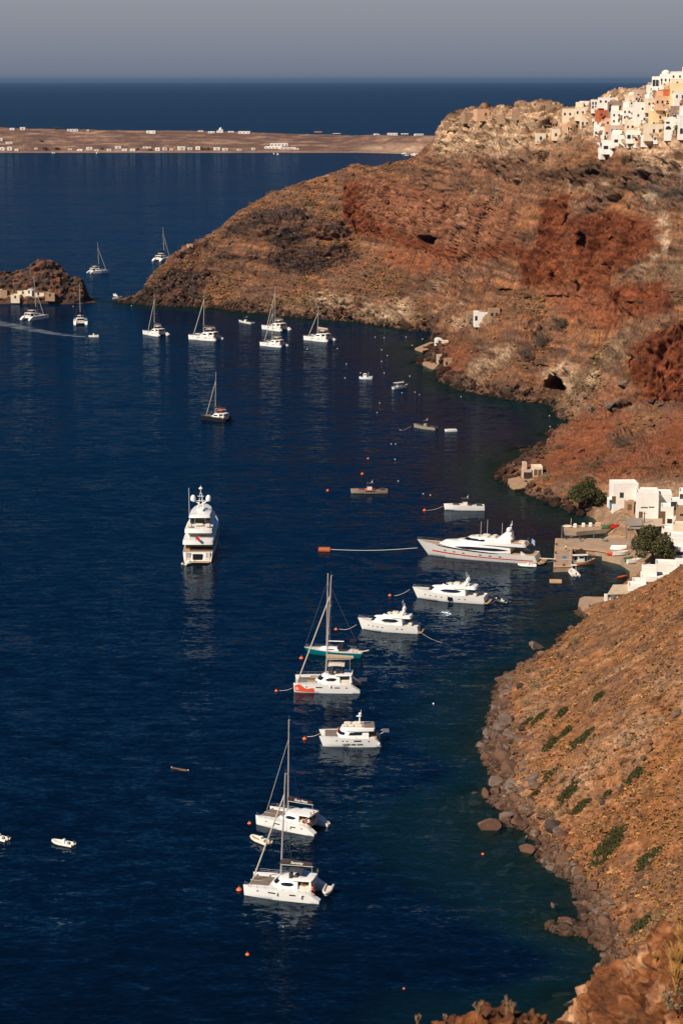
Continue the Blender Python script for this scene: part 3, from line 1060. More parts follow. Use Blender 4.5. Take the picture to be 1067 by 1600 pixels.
M_SEA = sea_material()
# one sheet to the horizon, finely divided only near the shore (for the depth of the bed below it)
gx = np.concatenate([[-90000, -30000, -8000, -2000, -600, -300], np.arange(-200, 180, 2.0), [200, 300, 600, 2000, 8000, 30000, 90000]])
gy = np.concatenate([[-3000, -400, 0, 120, 180], np.arange(220, 1150, 2.5), np.arange(1150, 1420, 10.0), [1500, 1800, 2400, 4000, 8000, 20000, 50000, 95000]])
GX, GY = np.meshgrid(gx, gy, indexing='ij')
sx, sy = GX.ravel(), GY.ravel()
inside = (sy > 226) & (sy < 1440) & (sx / np.maximum(sy, 1) > Q[0]) & (sx / np.maximum(sy, 1) < Q[-1])
dep = np.full(len(sx), 30.0)
dep[inside] = np.clip(-land_z(sx[inside], sy[inside]), 0, 30)
ii = np.arange(len(sx)).reshape(GX.shape)
SFQ = np.stack([ii[:-1, :-1], ii[1:, :-1], ii[1:, 1:], ii[:-1, 1:]], -1).reshape(-1, 4)
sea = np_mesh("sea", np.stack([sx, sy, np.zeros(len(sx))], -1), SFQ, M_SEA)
vfloat(sea, "depth", dep)
sea["kind"] = "structure"

# ================================================================== the air over the strait
hz = MB()
hz.box((0, 42000, 62), (150000, 92000, 190))
M_HAZE = bpy.data.materials.new("haze")
M_HAZE.use_nodes = True
hn = M_HAZE.node_tree
hn.nodes.clear()
ho = hn.nodes.new("ShaderNodeOutputMaterial")
hv = hn.nodes.new("ShaderNodeVolumePrincipled")
hv.inputs["Color"].default_value = (0.50, 0.74, 1.0, 1)
hv.inputs["Density"].default_value = 1.9e-5
hv.inputs["Anisotropy"].default_value = 0.6
hn.links.new(hv.outputs[0], ho.inputs["Volume"])
haze = hz.build("haze", M_HAZE)
haze["kind"] = "stuff"
# ================================================================== loose rock, boulders, scrub
rng = random.Random(11)
nrs = np.random.RandomState(5)

def ico(sub):
    bm = bmesh.new()
    bmesh.ops.create_icosphere(bm, subdivisions=sub, radius=1)
    bm.verts.ensure_lookup_table()
    v = np.array([p.co[:] for p in bm.verts])
    f = np.array([[p.index for p in q.verts] for q in bm.faces])
    bm.free()
    return v, f

def rock_shape(sub, seed, cut=7):
    v, f = ico(sub)
    r = np.random.RandomState(seed)
    for _ in range(cut):                                           # planar breaks
        n = r.randn(3)
        n /= np.linalg.norm(n)
        d = r.uniform(.45, .85)
        t = v @ n
        v = v - np.maximum(t - d, 0)[:, None] * n[None]
    v = v * (1 + .16 * fbm(v[:, 0] * 1.7 + seed, v[:, 1] * 1.7, v[:, 2] * 1.7, 4)[:, None])
    return v * r.uniform(.75, 1.15, 3) * np.array([1, 1, .8]), f

def rock_mat(name, c, c2):
    m = mat(name, srgb(*c), .95, .35, 1.3, spec=.15, bump=.9, bscale=3.5)
    return m

ROCKM = [rock_mat("grey_rock", (112, 94, 82), 0), rock_mat("brown_rock", (104, 76, 60), 0), rock_mat("red_rock", (122, 74, 56), 0), rock_mat("dark_rock", (72, 60, 54), 0)]

def scatter_mesh(name, pts, sizes, shapes, m, tints, flat=1.0, sink=.25, align=None):
    Vs, Fs, Cs, o = [], [], [], 0
    for i, (p, s) in enumerate(zip(pts, sizes)):
        v, f = shapes[i % len(shapes)]
        a = nrs.uniform(0, 2 * PI)
        ca, sa = math.cos(a), math.sin(a)
        w = np.stack([v[:, 0] * ca - v[:, 1] * sa, v[:, 0] * sa + v[:, 1] * ca, v[:, 2] * flat], -1) * s
        w[:, 2] += s * flat * (1 - sink * 2) * .5
        Vs.append(w + np.array(p))
        Fs.append(f + o)
        Cs.append(np.tile(tints[i], (len(v), 1)))
        o += len(v)
    ob = np_mesh(name, np.concatenate(Vs), np.concatenate(Fs), m, smooth=False)
    vcol(ob, "tint", np.concatenate(Cs))
    ob["kind"] = "stuff"
    return ob

# every visible vertex of the land, weighted by how large it shows in the picture
_v3 = NP
vis = (pxs > -20) & (pxs < 1130) & (NPz > -0.3)
shape_lo = [rock_shape(1, k, 5) for k in range(6)]
cellw = np.clip(fy / 500, .4, 2.0)

def pick(weight, n):
    w = np.where(vis, weight, 0).astype(float)
    w = np.clip(w, 0, None)
    return nrs.choice(len(w), n, p=w / w.sum())

# loose stones on the near slope and along every shore
near_v = near & (fy < 452)
wst = near_v * (0.17 + 1.4 * M["beach"] + .5 * M["ash"] + .8 * np.clip(n2, 0, 1) * 1.0)
k = pick(wst * (fy / 400) ** 1.0, 9000)
sz = np.where(M["beach"][k] > .4, nrs.gamma(2.0, .17, len(k)), nrs.gamma(1.5, .14, len(k))).clip(.08, 1.1)
tn = np.array([srgb(*[(116, 98, 86), (102, 78, 62), (122, 82, 64), (78, 64, 58), (168, 142, 120)][t])[:3] for t in nrs.choice(5, len(k), p=[.32, .26, .14, .2, .08])])
tn = C[k] * .65 + tn * .35 * nrs.uniform(.7, 1.15, (len(k), 1))
rubble = scatter_mesh("shore_rubble", NP[k], sz, shape_lo, M_LAND, tn)
k = pick((~near_v) * (fy > 470) * (hb < .2) * (2.2 * M["beach"] + .25 * M["lava"] + .16 + .5 * cl * (steep < .5)), 9000)
sz = np.where(M["beach"][k] > .4, nrs.gamma(2.0, .34, len(k)), nrs.gamma(1.6, .26, len(k))).clip(.2, 2.4)
tn = np.where(M["beach"][k][:, None] > .4, C[k] * .55, C[k] * 1.0) * nrs.uniform(.55, 1.25, (len(k), 1))
scree = scatter_mesh("cliff_scree", NP[k], sz, shape_lo, M_LAND, tn)

# low dry scrub on the slopes
M_SCRUB = mat("dry_scrub", srgb(112, 88, 52), 1.0, .4, 2.0, spec=.05, bump=.8, bscale=6)

def tuft_shape(seed, n=26):
    r = np.random.RandomState(seed)
    vs, fs = [], []
    for i in range(n):
        a, e = r.uniform(0, 2 * PI), r.uniform(.1, 1.4)
        d = np.array([math.cos(a) * math.cos(e), math.sin(a) * math.cos(e), math.sin(e)])
        b = np.cross(d, r.randn(3))
        b /= np.linalg.norm(b)
        c = d * r.uniform(.45, 1)
        w = r.uniform(.22, .38)
        o = len(vs)
        vs += [c * .25 - b * w * .5, c * .25 + b * w * .5, c + b * w, c - b * w]
        fs += [(o, o + 1, o + 2), (o, o + 2, o + 3)]
    return np.array(vs), np.array(fs)

tufts = [tuft_shape(s) for s in range(6)]
sl = (steep < .75) * (1 - np.clip(lv + cl, 0, 1)) * (1 - .8 * cap) * (hb < .15) * (M["beach"] < .5) * (M["scree"] < .75)
k = pick(near_v * sl * np.clip(.45 + fbm(fx / 9, fy / 9, fz / 9, 3) * 1.2, 0, 1) * (1 - .7 * M["ash"]), 9000)
tn = np.array([srgb(*[(186, 136, 84), (196, 146, 92), (166, 122, 78), (146, 128, 82)][t])[:3] for t in nrs.choice(4, len(k), p=[.4, .3, .2, .1])]) * nrs.uniform(.6, 1.1, (len(k), 1))
M_TUFT = bpy.data.materials.new("dry_grass")
M_TUFT.use_nodes = True
_n = M_TUFT.node_tree
_a = _n.nodes.new("ShaderNodeAttribute")
_a.attribute_name = "tint"
_n.links.new(_a.outputs["Color"], _n.nodes["Principled BSDF"].inputs["Base Color"])
_n.nodes["Principled BSDF"].inputs["Roughness"].default_value = 1
_n.nodes["Principled BSDF"].inputs["Specular IOR Level"].default_value = .05
g1 = scatter_mesh("dry_grass", NP[k], nrs.gamma(3, .085, len(k)).clip(.1, .7), tufts, M_TUFT, tn, .7, .5)
k = pick((~near_v) * (fy > 470) * sl * np.clip(.30 + fbm(fx / 22, fy / 22, fz / 14, 4) * 1.4, 0, 1) * (1 + 1.5 * M["grey"]) * (1 - .8 * M["lava"]), 9000)
tn = np.array([srgb(*[(146, 104, 66), (128, 94, 62), (106, 84, 58), (86, 80, 54)][t])[:3] for t in nrs.choice(4, len(k), p=[.35, .25, .25, .15])]) * nrs.uniform(.5, 1.05, (len(k), 1))
g2 = scatter_mesh("slope_scrub", NP[k], nrs.gamma(3, .17, len(k)).clip(.22, 1.2), shape_lo, M_TUFT, tn, .7, .35)

# boulders, each a thing of its own
b_meshes = []
for s in range(9):
    v, f = rock_shape(3, 40 + s, 9)
    me = bpy.data.meshes.new("boulder")
    me.from_pydata([tuple(p) for p in v], [], [tuple(q) for q in f])
    me.materials.append(ROCKM[[0, 1, 0, 3, 1, 2, 0, 3, 1][s]])
    smooth_by_angle(me, 32)
    b_meshes.append(me)

def boulder(p, s, mesh_i, label, group=None, sc=(1, 1, 1), sink=.3):
    o = bpy.data.objects.new("boulder", b_meshes[mesh_i])
    COL.objects.link(o)
    o.location = (p[0], p[1], p[2] + s * (.45 - sink * 1.4))
    o.rotation_euler = (rng.uniform(-.3, .3), rng.uniform(-.3, .3), rng.uniform(0, 6.28))
    o.scale = (s * sc[0], s * sc[1], s * sc[2])
    return tag(o, label, "boulder", group)

NAMED = [  # px, py, width in photograph pixels, mesh, label
    (763, 1294, 38, 1, "large brown boulder standing alone in the water off the lower shore"),
    (811, 1287, 32, 1, "wide brown boulder at the water's edge beside the boulder in the water"),
    (772, 1226, 30, 0, "pale grey boulder topmost on the shore point above the brown pair"),
    (802, 1230, 18, 0, "smaller pale boulder right behind the pale grey boulder on the point"),
    (760, 1243, 26, 1, "flat brown boulder at the tip of the point below the pale grey boulder"),
    (838, 1012, 26, 0, "flat pale boulder awash just off the upper shore near the stone landing"),
    (870, 1027, 18, 2, "reddish boulder on the shore beside the flat awash boulder"),
    (764, 1146, 20, 2, "red brown boulder at the left edge of the boulder belt"),
    (783, 1124, 18, 1, "rounded brown boulder above the red one in the boulder belt"),
    (824, 1330, 28, 1, "brown boulder half in the water where the shore turns right"),
    (856, 1343, 22, 2, "red brown boulder on the inner side of the little rock spit"),
    (868, 1290, 32, 3, "dark grey boulder on the stones behind the wide brown boulder"),
    (884, 1440, 26, 1, "lone brown boulder in the shallows under the stony beach"),
    (864, 1416, 14, 2, "orange red rock in the shallows left of the stony beach"),
    (933, 1511, 14, 2, "orange brown rock at the bottom end of the shallows"),
    (1056, 1117, 16, 0, "pale round boulder alone on the dry slope at the right"),
    (942, 1255, 12, 3, "dark boulder alone on the dry slope below the green mats"),
    (833, 1216, 24, 0, "grey boulder in the middle of the boulder belt beside the pale scree"),
    (872, 1300, 18, 0, "pale leaning boulder just below the dark grey boulder"),
    (983, 740, 9, 3, "dark rock on the red slope above the harbour houses"),
]
for px, py, w, mi, lab in NAMED:
    p, nrm = hit(px, py)
    if p.z < 0 or py in (1294, 1012, 1440, 1416, 1511, 1330):
        p = at_z(px, py, 0.0)
    d = (p - Vector((0, 0, CAM_H))).length
    boulder(p, w / 2 * d / FPX * 1.12, mi, lab, "boulders along the near shore", (1.05, .95, 1.15))
# the belt of boulders along the near shore
belt = poly_mask([[(880, 985), (850, 1015), (800, 1055), (768, 1090), (752, 1140), (748, 1190), (755, 1240), (790, 1270), (805, 1295), (850, 1325), (855, 1345), (895, 1375), (920, 1425), (945, 1480), (985, 1480), (960, 1410),
                   (925, 1370), (890, 1330), (880, 1300), (845, 1270), (830, 1215), (845, 1180), (825, 1150), (800, 1120), (810, 1085), (850, 1050), (890, 1010)]], 2)
bw = samp(belt, pxs, pys) * near_v
k = pick(bw * (NPz > -.1), 210)
taken = []
for i in k:
    p = NP[i]
    s = min(2.0, rng.gammavariate(2.6, .36))
    if s < .4 or any((p[0] - q[0]) ** 2 + (p[1] - q[1]) ** 2 < (.55 * (s + q[2])) ** 2 for q in taken):
        continue
    taken.append((p[0], p[1], s))
    boulder(p, s, rng.choice([0, 0, 0, 1, 1, 2, 3, 4, 6, 8]), "rough volcanic boulder lying among others in the belt along the near waterline", "boulders along the near shore")
# rocks under and at the surface of the shallows
for i in range(110):
    j = rng.randrange(6, len(near_w) - 2)
    p = near_w[j].lerp(near_w[j + 1], rng.random())
    o_ = rng.uniform(.5, 13)
    x, y = p.x - o_, p.y + rng.uniform(-2, 2)
    s = rng.uniform(.4, 1.7)
    z = float(land_z(x, y))
    boulder((x, y, z), s, rng.choice([1, 3, 2, 1]), "dark boulder lying in the shallow water just off the near shore", "sunken boulders in the shallows", (1.2, 1, .7))

# ------------------------------------------------------------------ green mats, bushes and trees
def leaf_mat(name, a, b_):
    m = bpy.data.materials.new(name)
    m.use_nodes = True
    nt = m.node_tree
    b = nt.nodes["Principled BSDF"]
    oi = nt.nodes.new("ShaderNodeNewGeometry")
    tc = nt.nodes.new("ShaderNodeTexCoord")
    n = nt.nodes.new("ShaderNodeTexNoise")
    n.inputs["Scale"].default_value = .9
    n.inputs["Detail"].default_value = 4
    nt.links.new(tc.outputs["Object"], n.inputs["Vector"])
    ad = nt.nodes.new("ShaderNodeMath")
    ad.operation = 'MULTIPLY_ADD'
    ad.inputs[1].default_value = .5
    nt.links.new(oi.outputs["Random Per Island"], ad.inputs[0])
    ml = nt.nodes.new("ShaderNodeMath")
    ml.operation = 'MULTIPLY'
    ml.inputs[1].default_value = .6
    nt.links.new(n.outputs[0], ml.inputs[0])
    nt.links.new(ml.outputs[0], ad.inputs[2])
    mx = nt.nodes.new("ShaderNodeMix")
    mx.data_type = 'RGBA'
    mx.inputs[6].default_value = srgb(*a)
    mx.inputs[7].default_value = srgb(*b_)
    nt.links.new(ad.outputs[0], mx.inputs[0])
    nt.links.new(mx.outputs[2], b.inputs["Base Color"])
    b.inputs["Roughness"].default_value = .7
    b.inputs["Specular IOR Level"].default_value = .2
    return m

M_LEAF = leaf_mat("olive_green_leaves", (44, 46, 26), (92, 88, 50))
M_MAT = leaf_mat("green_mat_leaves", (44, 46, 22), (80, 76, 38))
M_GREYB = leaf_mat("grey_brown_scrub", (66, 56, 46), (104, 90, 72))
M_DRYB = leaf_mat("pale_dry_scrub", (112, 94, 66), (150, 128, 92))
M_BARK = mat("bark", srgb(92, 74, 58), .95, .3, 3, bump=.8, bscale=8)

def leaves(mb_v, mb_f, c, rad, n, ls, r, shell=.55):
    for i in range(n):
        d = r.randn(3)
        d /= np.linalg.norm(d) + 1e-9
        q = np.array(c) + d * np.array(rad) * (shell + (1 - shell) * r.rand() ** .6)
        a = r.randn(3)
        a = a + d * .8
        a /= np.linalg.norm(a)
        t = np.cross(a, r.randn(3))
        t /= np.linalg.norm(t) + 1e-9
        u = np.cross(a, t)
        s = ls * r.uniform(.6, 1.3)
        o = len(mb_v)
        mb_v += [q - t * s, q + u * s * .6, q + t * s, q - u * s * .6]
        mb_f.append((o, o + 1, o + 2, o + 3))

def crown_mesh(name, blobs, n, ls, seed, m):
    r = np.random.RandomState(seed)
    v, f = [], []
    for c, rad in blobs:
        vol = (rad[0] * rad[1] * rad[2]) ** (2 / 3)
        leaves(v, f, c, rad, max(12, int(n * vol)), ls, r)
    return np_mesh(name, np.array(v), np.array(f), m, smooth=False)

def blobs_for(w, h, k, seed, z0=0.0):
    r = np.random.RandomState(seed)
    out = []
    for i in range(k):
        a, q = r.uniform(0, 2 * PI), math.sqrt(r.rand())
        x, y = math.cos(a) * q * w * .38, math.sin(a) * q * w * .38
        z = z0 + h * (.25 + .55 * r.rand()) * (1 - .45 * q * q)
        s = r.uniform(.16, .26)
        out.append(((x, y, z), (w * s, w * s, h * s * 1.0)))
    return out

def on_slope(o, nrm):
    """lean the plant with the ground it grows on"""
    q = Vector((0, 0, 1)).rotation_difference(nrm)
    o.rotation_euler = q.to_euler()

def bush(px, py, w, h, m, label, seed, name="shrub", flat=.5, cat="shrub", group=None, stem=True):
    p, nrm = hit(px, py)
    d = (p - Vector((0, 0, CAM_H))).length
    W, H = w * d / FPX, max(.3, h * d / FPX)
    t = thing(name, label, cat, p - Vector((0, 0, .05)), 0, group)
    ls = max(.09, .75 * d / FPX)
    c = crown_mesh("foliage", blobs_for(W, H, 11, seed), max(30, 6.5 / ls / ls * .22), ls, seed, m)
    c.parent = t
    if stem:
        mb = MB()
        for j in range(4):
            a = j * 1.7 + seed
            mb.tube([(0, 0, -.2), (math.cos(a) * W * .1, math.sin(a) * W * .1, H * .25), (math.cos(a) * W * .22, math.sin(a) * W * .22, H * .5)], max(.03, W * .02), 5, max(.015, W * .008))
        mb.build("stem", M_BARK, t)
    return t

MATS_G = "green mats of groundcover on the near slope"
for i, (px, py, w, h, lab) in enumerate([
    (842, 1122, 30, 14, "rounded dark green mat near the top of the boulder belt"), (876, 1115, 30, 12, "green mat just right of the rounded mat near the boulder belt"), (858, 1165, 38, 13, "long green mat directly above a bare grey rock"),
    (908, 1154, 42, 15, "bright long green mat slanting up the middle of the slope"), (882, 1145, 24, 12, "small green mat between the rounded and the long slanting ones"), (857, 1212, 20, 14, "green tuft mat beside the pale scree"),
    (888, 1238, 40, 14, "green mat lying across the pale scree"), (905, 1262, 34, 13, "narrow green mat below the pale scree"), (990, 1212, 36, 15, "dark green mat alone on the orange slope to the right"), (948, 1242, 26, 8, "thin olive mat on the orange slope"),
    (949, 1322, 62, 34, "largest dark green mat spreading over the lower slope"), (1012, 1342, 44, 20, "olive green mat right of the largest mat"), (1000, 1447, 36, 18, "yellow green mat low on the stony beach"), (824, 1128, 14, 9, "smallest green mat at the edge of the boulder belt"),
    (934, 1089, 24, 10, "faint green mat high on the slope among grey stones"), (835, 1240, 12, 8, "tiny green mat between boulders near the point")]):
    p, nrm = hit(px, py)
    d = (p - Vector((0, 0, CAM_H))).length
    W, H = w * d / FPX, h * d / FPX
    dn = Vector((nrm.x, nrm.y, 0)).normalized()
    r = np.random.RandomState(100 + i)
    vv, ff = [], []
    n = int(130 * W * H) + 90
    for j in range(n):
        a, q = r.uniform(0, 2 * PI), math.sqrt(r.rand()) * (1 + .25 * math.sin(3 * j % 7))
        lx, ly = math.cos(a) * q * W * .5, math.sin(a) * q * H * .85
        ax = Vector((dn.y, -dn.x, 0))
        gx_, gy_ = p.x + (ax.x * .8 + .35) * lx + dn.x * ly, p.y + (ax.y * .8) * lx + dn.y * ly
        gz_, _ = ground(gx_, gy_)
        if gz_ is None:
            continue
        leaves(vv, ff, (gx_ - p.x, gy_ - p.y, gz_ - p.z + .22 * (1 - min(1, q) ** 2) + .10), (.16, .16, .12), 3, .17, r)
    o = np_mesh("groundcover_mat", np.array(vv), np.array(ff), M_MAT, smooth=False)
    o.location = p
    tag(o, lab, "plant", MATS_G)
for i, (px, py, w, h, mm, lab) in enumerate([
    (853, 1270, 30, 18, M_DRYB, "large pale dry bush on the lower edge of the pale scree"), (838, 1068, 26, 16, M_DRYB, "pale dry bush above the upper shore boulders"), (824, 1098, 24, 14, M_DRYB, "pale dry bush below the upper one beside the boulders"),
    (880, 1265, 22, 14, M_DRYB, "small pale dry bush right of the large one"), (868, 1200, 20, 10, M_DRYB, "pale dry bush beside the green tuft mat"), (855, 1048, 26, 12, M_DRYB, "flat pale dry bush near the reddish shore boulder"), (900, 1000, 26, 12, M_DRYB, "pale dry bush close to the stone landing"),
    (975, 250, 18, 18, M_LEAF, "dark green bush on the cliff under the village"), (916, 262, 20, 20, M_LEAF, "dark green bush in the dark gully below the terraces"), (958, 232, 16, 10, M_LEAF, "green bush beside the lowest white terraces"),
    (931, 726, 18, 14, M_LEAF, "small round green bush on the red slope above the harbour"), (848, 706, 14, 9, M_LEAF, "low green bush on the spur's left edge"), (872, 698, 24, 9, M_GREYB, "grey brown bush on the crest of the spur"),
    (968, 690, 44, 22, M_GREYB, "large dark grey thorn bush in the red scree"), (850, 745, 30, 18, M_DRYB, "pale dry bush behind the ruined white hut"), (895, 770, 40, 12, M_DRYB, "pale low scrub left of the harbour's dark tree"),
    (845, 530, 30, 36, M_GREYB, "dark thorn thicket in the gully above the sea cave"), (822, 550, 34, 18, M_GREYB, "lower dark thorn thicket in the gully above the cave"), (876, 506, 22, 16, M_GREYB, "round dark thorn bush beside the gully"),
    (1040, 508, 20, 9, M_LEAF, "small green bush on top of the red cliff block"), (1000, 470, 18, 10, M_GREYB, "grey bush below the upper red cliff"), (882, 500, 10, 6, M_GREYB, "tiny grey bush right of the round thorn bush"), (1037, 418, 26, 12, M_GREYB, "grey brown bush above the small red cliff"),
    (727, 502, 10, 6, M_LEAF, "green bush below the lone white house on the slope"), (890, 215, 26, 8, M_GREYB, "low scrub on the ridge left of the terraces"), (925, 252, 14, 14, M_LEAF, "green bush right of the dark gully bush"), (990, 700, 20, 8, M_GREYB, "low grey bush right of the thorn bush"),
    (1000, 560, 26, 12, M_GREYB, "grey bush at the foot of the small red cliff")]):
    bush(px, py + h * .4, w, h, mm, lab, 200 + i, group="shrubs on the caldera slope")

def tree(px, py, w, h, label, seed, lean=(0, 0), m=None):
    p, nrm = hit(px, py)
    d = (p - Vector((0, 0, CAM_H))).length
    W, H = w * d / FPX, h * d / FPX
    t = thing("tree", label, "tree", p - Vector((0, 0, .2)))
    mb = MB()
    tr = H * .32
    mb.tube([(0, 0, -.4), (.15, .1, tr * .5), (.05, .2, tr)], W * .035, 8, W * .026)
    bl = []
    r = np.random.RandomState(seed)
    k = 22
    for i in range(k):
        a = i * 2.4 + r.uniform(-.3, .3)
        q = math.sqrt((i + .5) / k)
        x, y = math.cos(a) * q * W * .42, math.sin(a) * q * W * .42
        z = H * (.24 + .52 * math.sqrt(max(0, 1 - q * q)) * r.uniform(.35, 1.15))
        s = r.uniform(.09, .23) * W
        bl.append(((x, y, z), (s, s, s * .8)))
        if i % 2 == 0:
            mb.tube([(.05, .2, tr * .9), (x * .45, y * .45 + .1, tr + (z - tr) * .45), (x * .9, y * .9, z - .2)], W * .015, 5, W * .004)
    mb.build("trunk", M_BARK, t, smooth=True)
    c = crown_mesh("crown", bl, 120, .27, seed, m or M_LEAF)
    c.parent = t
    return t

tree(1018, 882, 72, 66, "broad dark green tree on the harbour quay in front of the white houses", 3)
tree(915, 790, 58, 46, "dark olive tree beside the shore left of the harbour's first white house", 8)
# ================================================================== the island across the strait and the islet
def strip_land(name, rows, px0, px1, n, m, amp, seed, colfn, jit=0.0):
    """rows: list of (pixel polyline of heights, distance polyline) from the shore back; lofted in the world"""
    u = np.linspace(px0, px1, n)
    P = []
    for (pts, ds) in rows:
        py = np.interp(u, [p[0] for p in pts], [p[1] for p in pts])
        if ds is None:
            w = np.array([at_z(a, b, 0.0)[:] for a, b in zip(u, py)])
        else:
            dd = np.interp(u, [p[0] for p in ds], [p[1] for p in ds])
            w = np.array([at_y(a, b, c)[:] for a, b, c in zip(u, py, dd)])
        P.append(w)
    return u, P

def densify(P, k):
    out = []
    for a, b in zip(P, P[1:]):
        for i in range(k):
            out.append(a + (b - a) * (i / k))
    return np.array(out + [P[-1]])

# Thirasia: low, brown, terraced
sh = [(-120, 238.5), (300, 238.5), (560, 238.5), (640, 240.5), (660, 242.5), (800, 243)]
rd = [(-120, 199.5), (0, 200), (100, 203), (200, 203.5), (330, 206), (420, 208.5), (560, 212), (690, 212.5), (800, 214)]
u, P = strip_land("island", [(sh, None)], -120, 800, 460, None, 0, 0, None)
Y0 = P[0][:, 1]
pr = np.interp(u, [p[0] for p in rd], [p[1] for p in rd])
ps = np.interp(u, [p[0] for p in sh], [p[1] for p in sh])
rows = [P[0] + np.array([0, -30, -5]), P[0]]
for f, dd in ((.10, 30), (.22, 80), (.5, 210), (.8, 360), (1.0, 520)):
    py = ps + (pr - ps) * f
    fl = np.clip((u - 520) / 120, 0, 1)                            # low pale cliffs at the right end
    dist = Y0 + dd * (1 - .75 * fl)
    rows.append(np.array([at_y(a, b, c)[:] for a, b, c in zip(u, py, dist)]))
back = rows[-1].copy()
back[:, 1] += 500
back[:, 2] -= 16
b2 = back.copy()
b2[:, 1] += 900
b2[:, 2] = -8
I = densify(rows + [back, b2], 14)
ir, ic = I.shape[:2]
F3 = I.reshape(-1, 3)
ix, iy, iz = F3[:, 0], F3[:, 1], F3[:, 2]
ipx, ipy = project(F3)
hn_ = fbm(ix / 90, iy / 90, iz / 30, 5, .6)
lw = np.clip(iz / 4, 0, 1)
terr = np.round(iz / 2.2 + hn_ * 2) * 2.2 - iz
F3[:, 2] += (hn_ * 2.2 * np.clip(iz / 10, 0, 1) + np.clip(terr, -1, 1) * .5) * lw
m1 = fbm(ix / 60, iy / 60, iz / 8, 4, .65)
IC = np.tile(L3(140, 112, 98), (len(ix), 1))
IC = lerp(IC, L3(112, 90, 80)[None], np.clip(.5 + m1 * 2, 0, 1))
IC = lerp(IC, L3(178, 150, 128)[None], np.clip(-m1 * 2.2 - .25, 0, 1))
clf = np.clip((ipx - 545) / 50, 0, 1) * np.clip(1 - np.abs(ipy - 232) / 9, 0, 1)
IC = lerp(IC, L3(206, 184, 160)[None], clf * np.clip(.6 + m1 * 2, 0, 1))
IC = lerp(IC, L3(190, 160, 132)[None], np.clip(1 - iz / 2.0, 0, 1) * .6)
IC = IC * np.array([.92, .80, .70])
ii2 = np.arange(ir * ic).reshape(ir, ic)
IF = np.stack([ii2[:-1, :-1], ii2[:-1, 1:], ii2[1:, 1:], ii2[1:, :-1]], -1).reshape(-1, 4)
isl = np_mesh("far_island", F3, IF, M_LAND)
vcol(isl, "tint", IC)
isl["kind"] = "structure"
IBVH = BVHTree.FromPolygons([tuple(p) for p in F3], [tuple(f) for f in IF])
# white spit of rock at its right end
mb = MB()
for i in range(14):
    p = at_z(636 + rng.uniform(-8, 26), 243.5 - rng.uniform(0, 3.5), 0)
    v, f = rock_shape(1, 300 + i, 5)
    s = rng.uniform(4, 9)
    mb.add([(p.x + a[0] * s, p.y + a[1] * s, a[2] * s * .55) for a in v], [tuple(q) for q in f])
sp = mb.build("white_rock_spit", mat("white_rock", srgb(214, 200, 182), .9, .2, .3), None)
tag(sp, "heap of white rocks at the waterline where the far island meets the headland", "rocks")

M_WHITE = mat("white_limewash", srgb(232, 224, 212), .8, .10, .6, spec=.2, bump=.15, bscale=3)
M_CREAM = mat("cream_plaster", srgb(224, 204, 176), .85, .12, .6, spec=.2)
M_YELLOW = mat("yellow_plaster", srgb(228, 200, 152), .85, .12, .6, spec=.2)
M_PEACH = mat("peach_plaster", srgb(212, 166, 130), .85, .15, .6, spec=.2)
M_ORANGE = mat("orange_plaster", srgb(190, 104, 66), .85, .15, .6, spec=.2)
M_PINK = mat("pink_grey_plaster", srgb(198, 168, 148), .85, .15, .6, spec=.2)
M_GREY = mat("grey_stone_wall", srgb(146, 122, 108), .9, .25, .8, spec=.15, bump=.4, bscale=3)
M_STONE = mat("rubble_stone_wall", srgb(168, 136, 108), .95, .35, 1.4, spec=.1, bump=.7, bscale=4)
M_BLUE = mat("blue_dome_paint", srgb(58, 116, 168), .5, .1, .8)
M_DARK = mat("dark_opening", srgb(40, 36, 36), .6, .2, 2)
M_PANE = mat("window_pane", srgb(52, 50, 52), .15, .2, 2, spec=.6)
M_BROWNW = mat("brown_wood", srgb(110, 78, 54), .8, .3, 3)
M_BLUEW = mat("blue_shutter_paint", srgb(70, 130, 150), .6, .15, 3)
PLASTER = {"white": M_WHITE, "cream": M_CREAM, "yellow": M_YELLOW, "peach": M_PEACH, "orange": M_ORANGE, "pink": M_PINK, "grey": M_GREY, "stone": M_STONE}

_win_cache = {}
def window_mesh(w, h, arch=False, door=False):
    key = (round(w, 1), round(h, 1), arch, door)
    if key in _win_cache:
        return _win_cache[key]
    mb = MB()
    pr = [(-w / 2, 0), (w / 2, 0), (w / 2, h)]
    if arch:
        pr = [(-w / 2, 0), (w / 2, 0)] + [(w / 2 * math.cos(a), h - w / 2 + w / 2 * math.sin(a)) for a in [PI * k / 6 for k in range(7)]]
    else:
        pr = [(-w / 2, 0), (w / 2, 0), (w / 2, h), (-w / 2, h)]
    mb.loft([[(x, -.05, z) for x, z in pr], [(x, .12, z) for x, z in pr]])
    ob = mb.build("window", M_PANE if not door else M_BROWNW)
    me = ob.data
    bpy.data.objects.remove(ob)
    _win_cache[key] = me
    return me

def add_window(parent, x, y, z, w, h, rz=0.0, arch=False, door=False, frame=None):
    o = bpy.data.objects.new("door" if door else "window", window_mesh(w, h, arch, door))
    COL.objects.link(o)
    o.parent = parent
    o.location = (x, y, z)
    o.rotation_euler = (0, 0, rz)
    return o

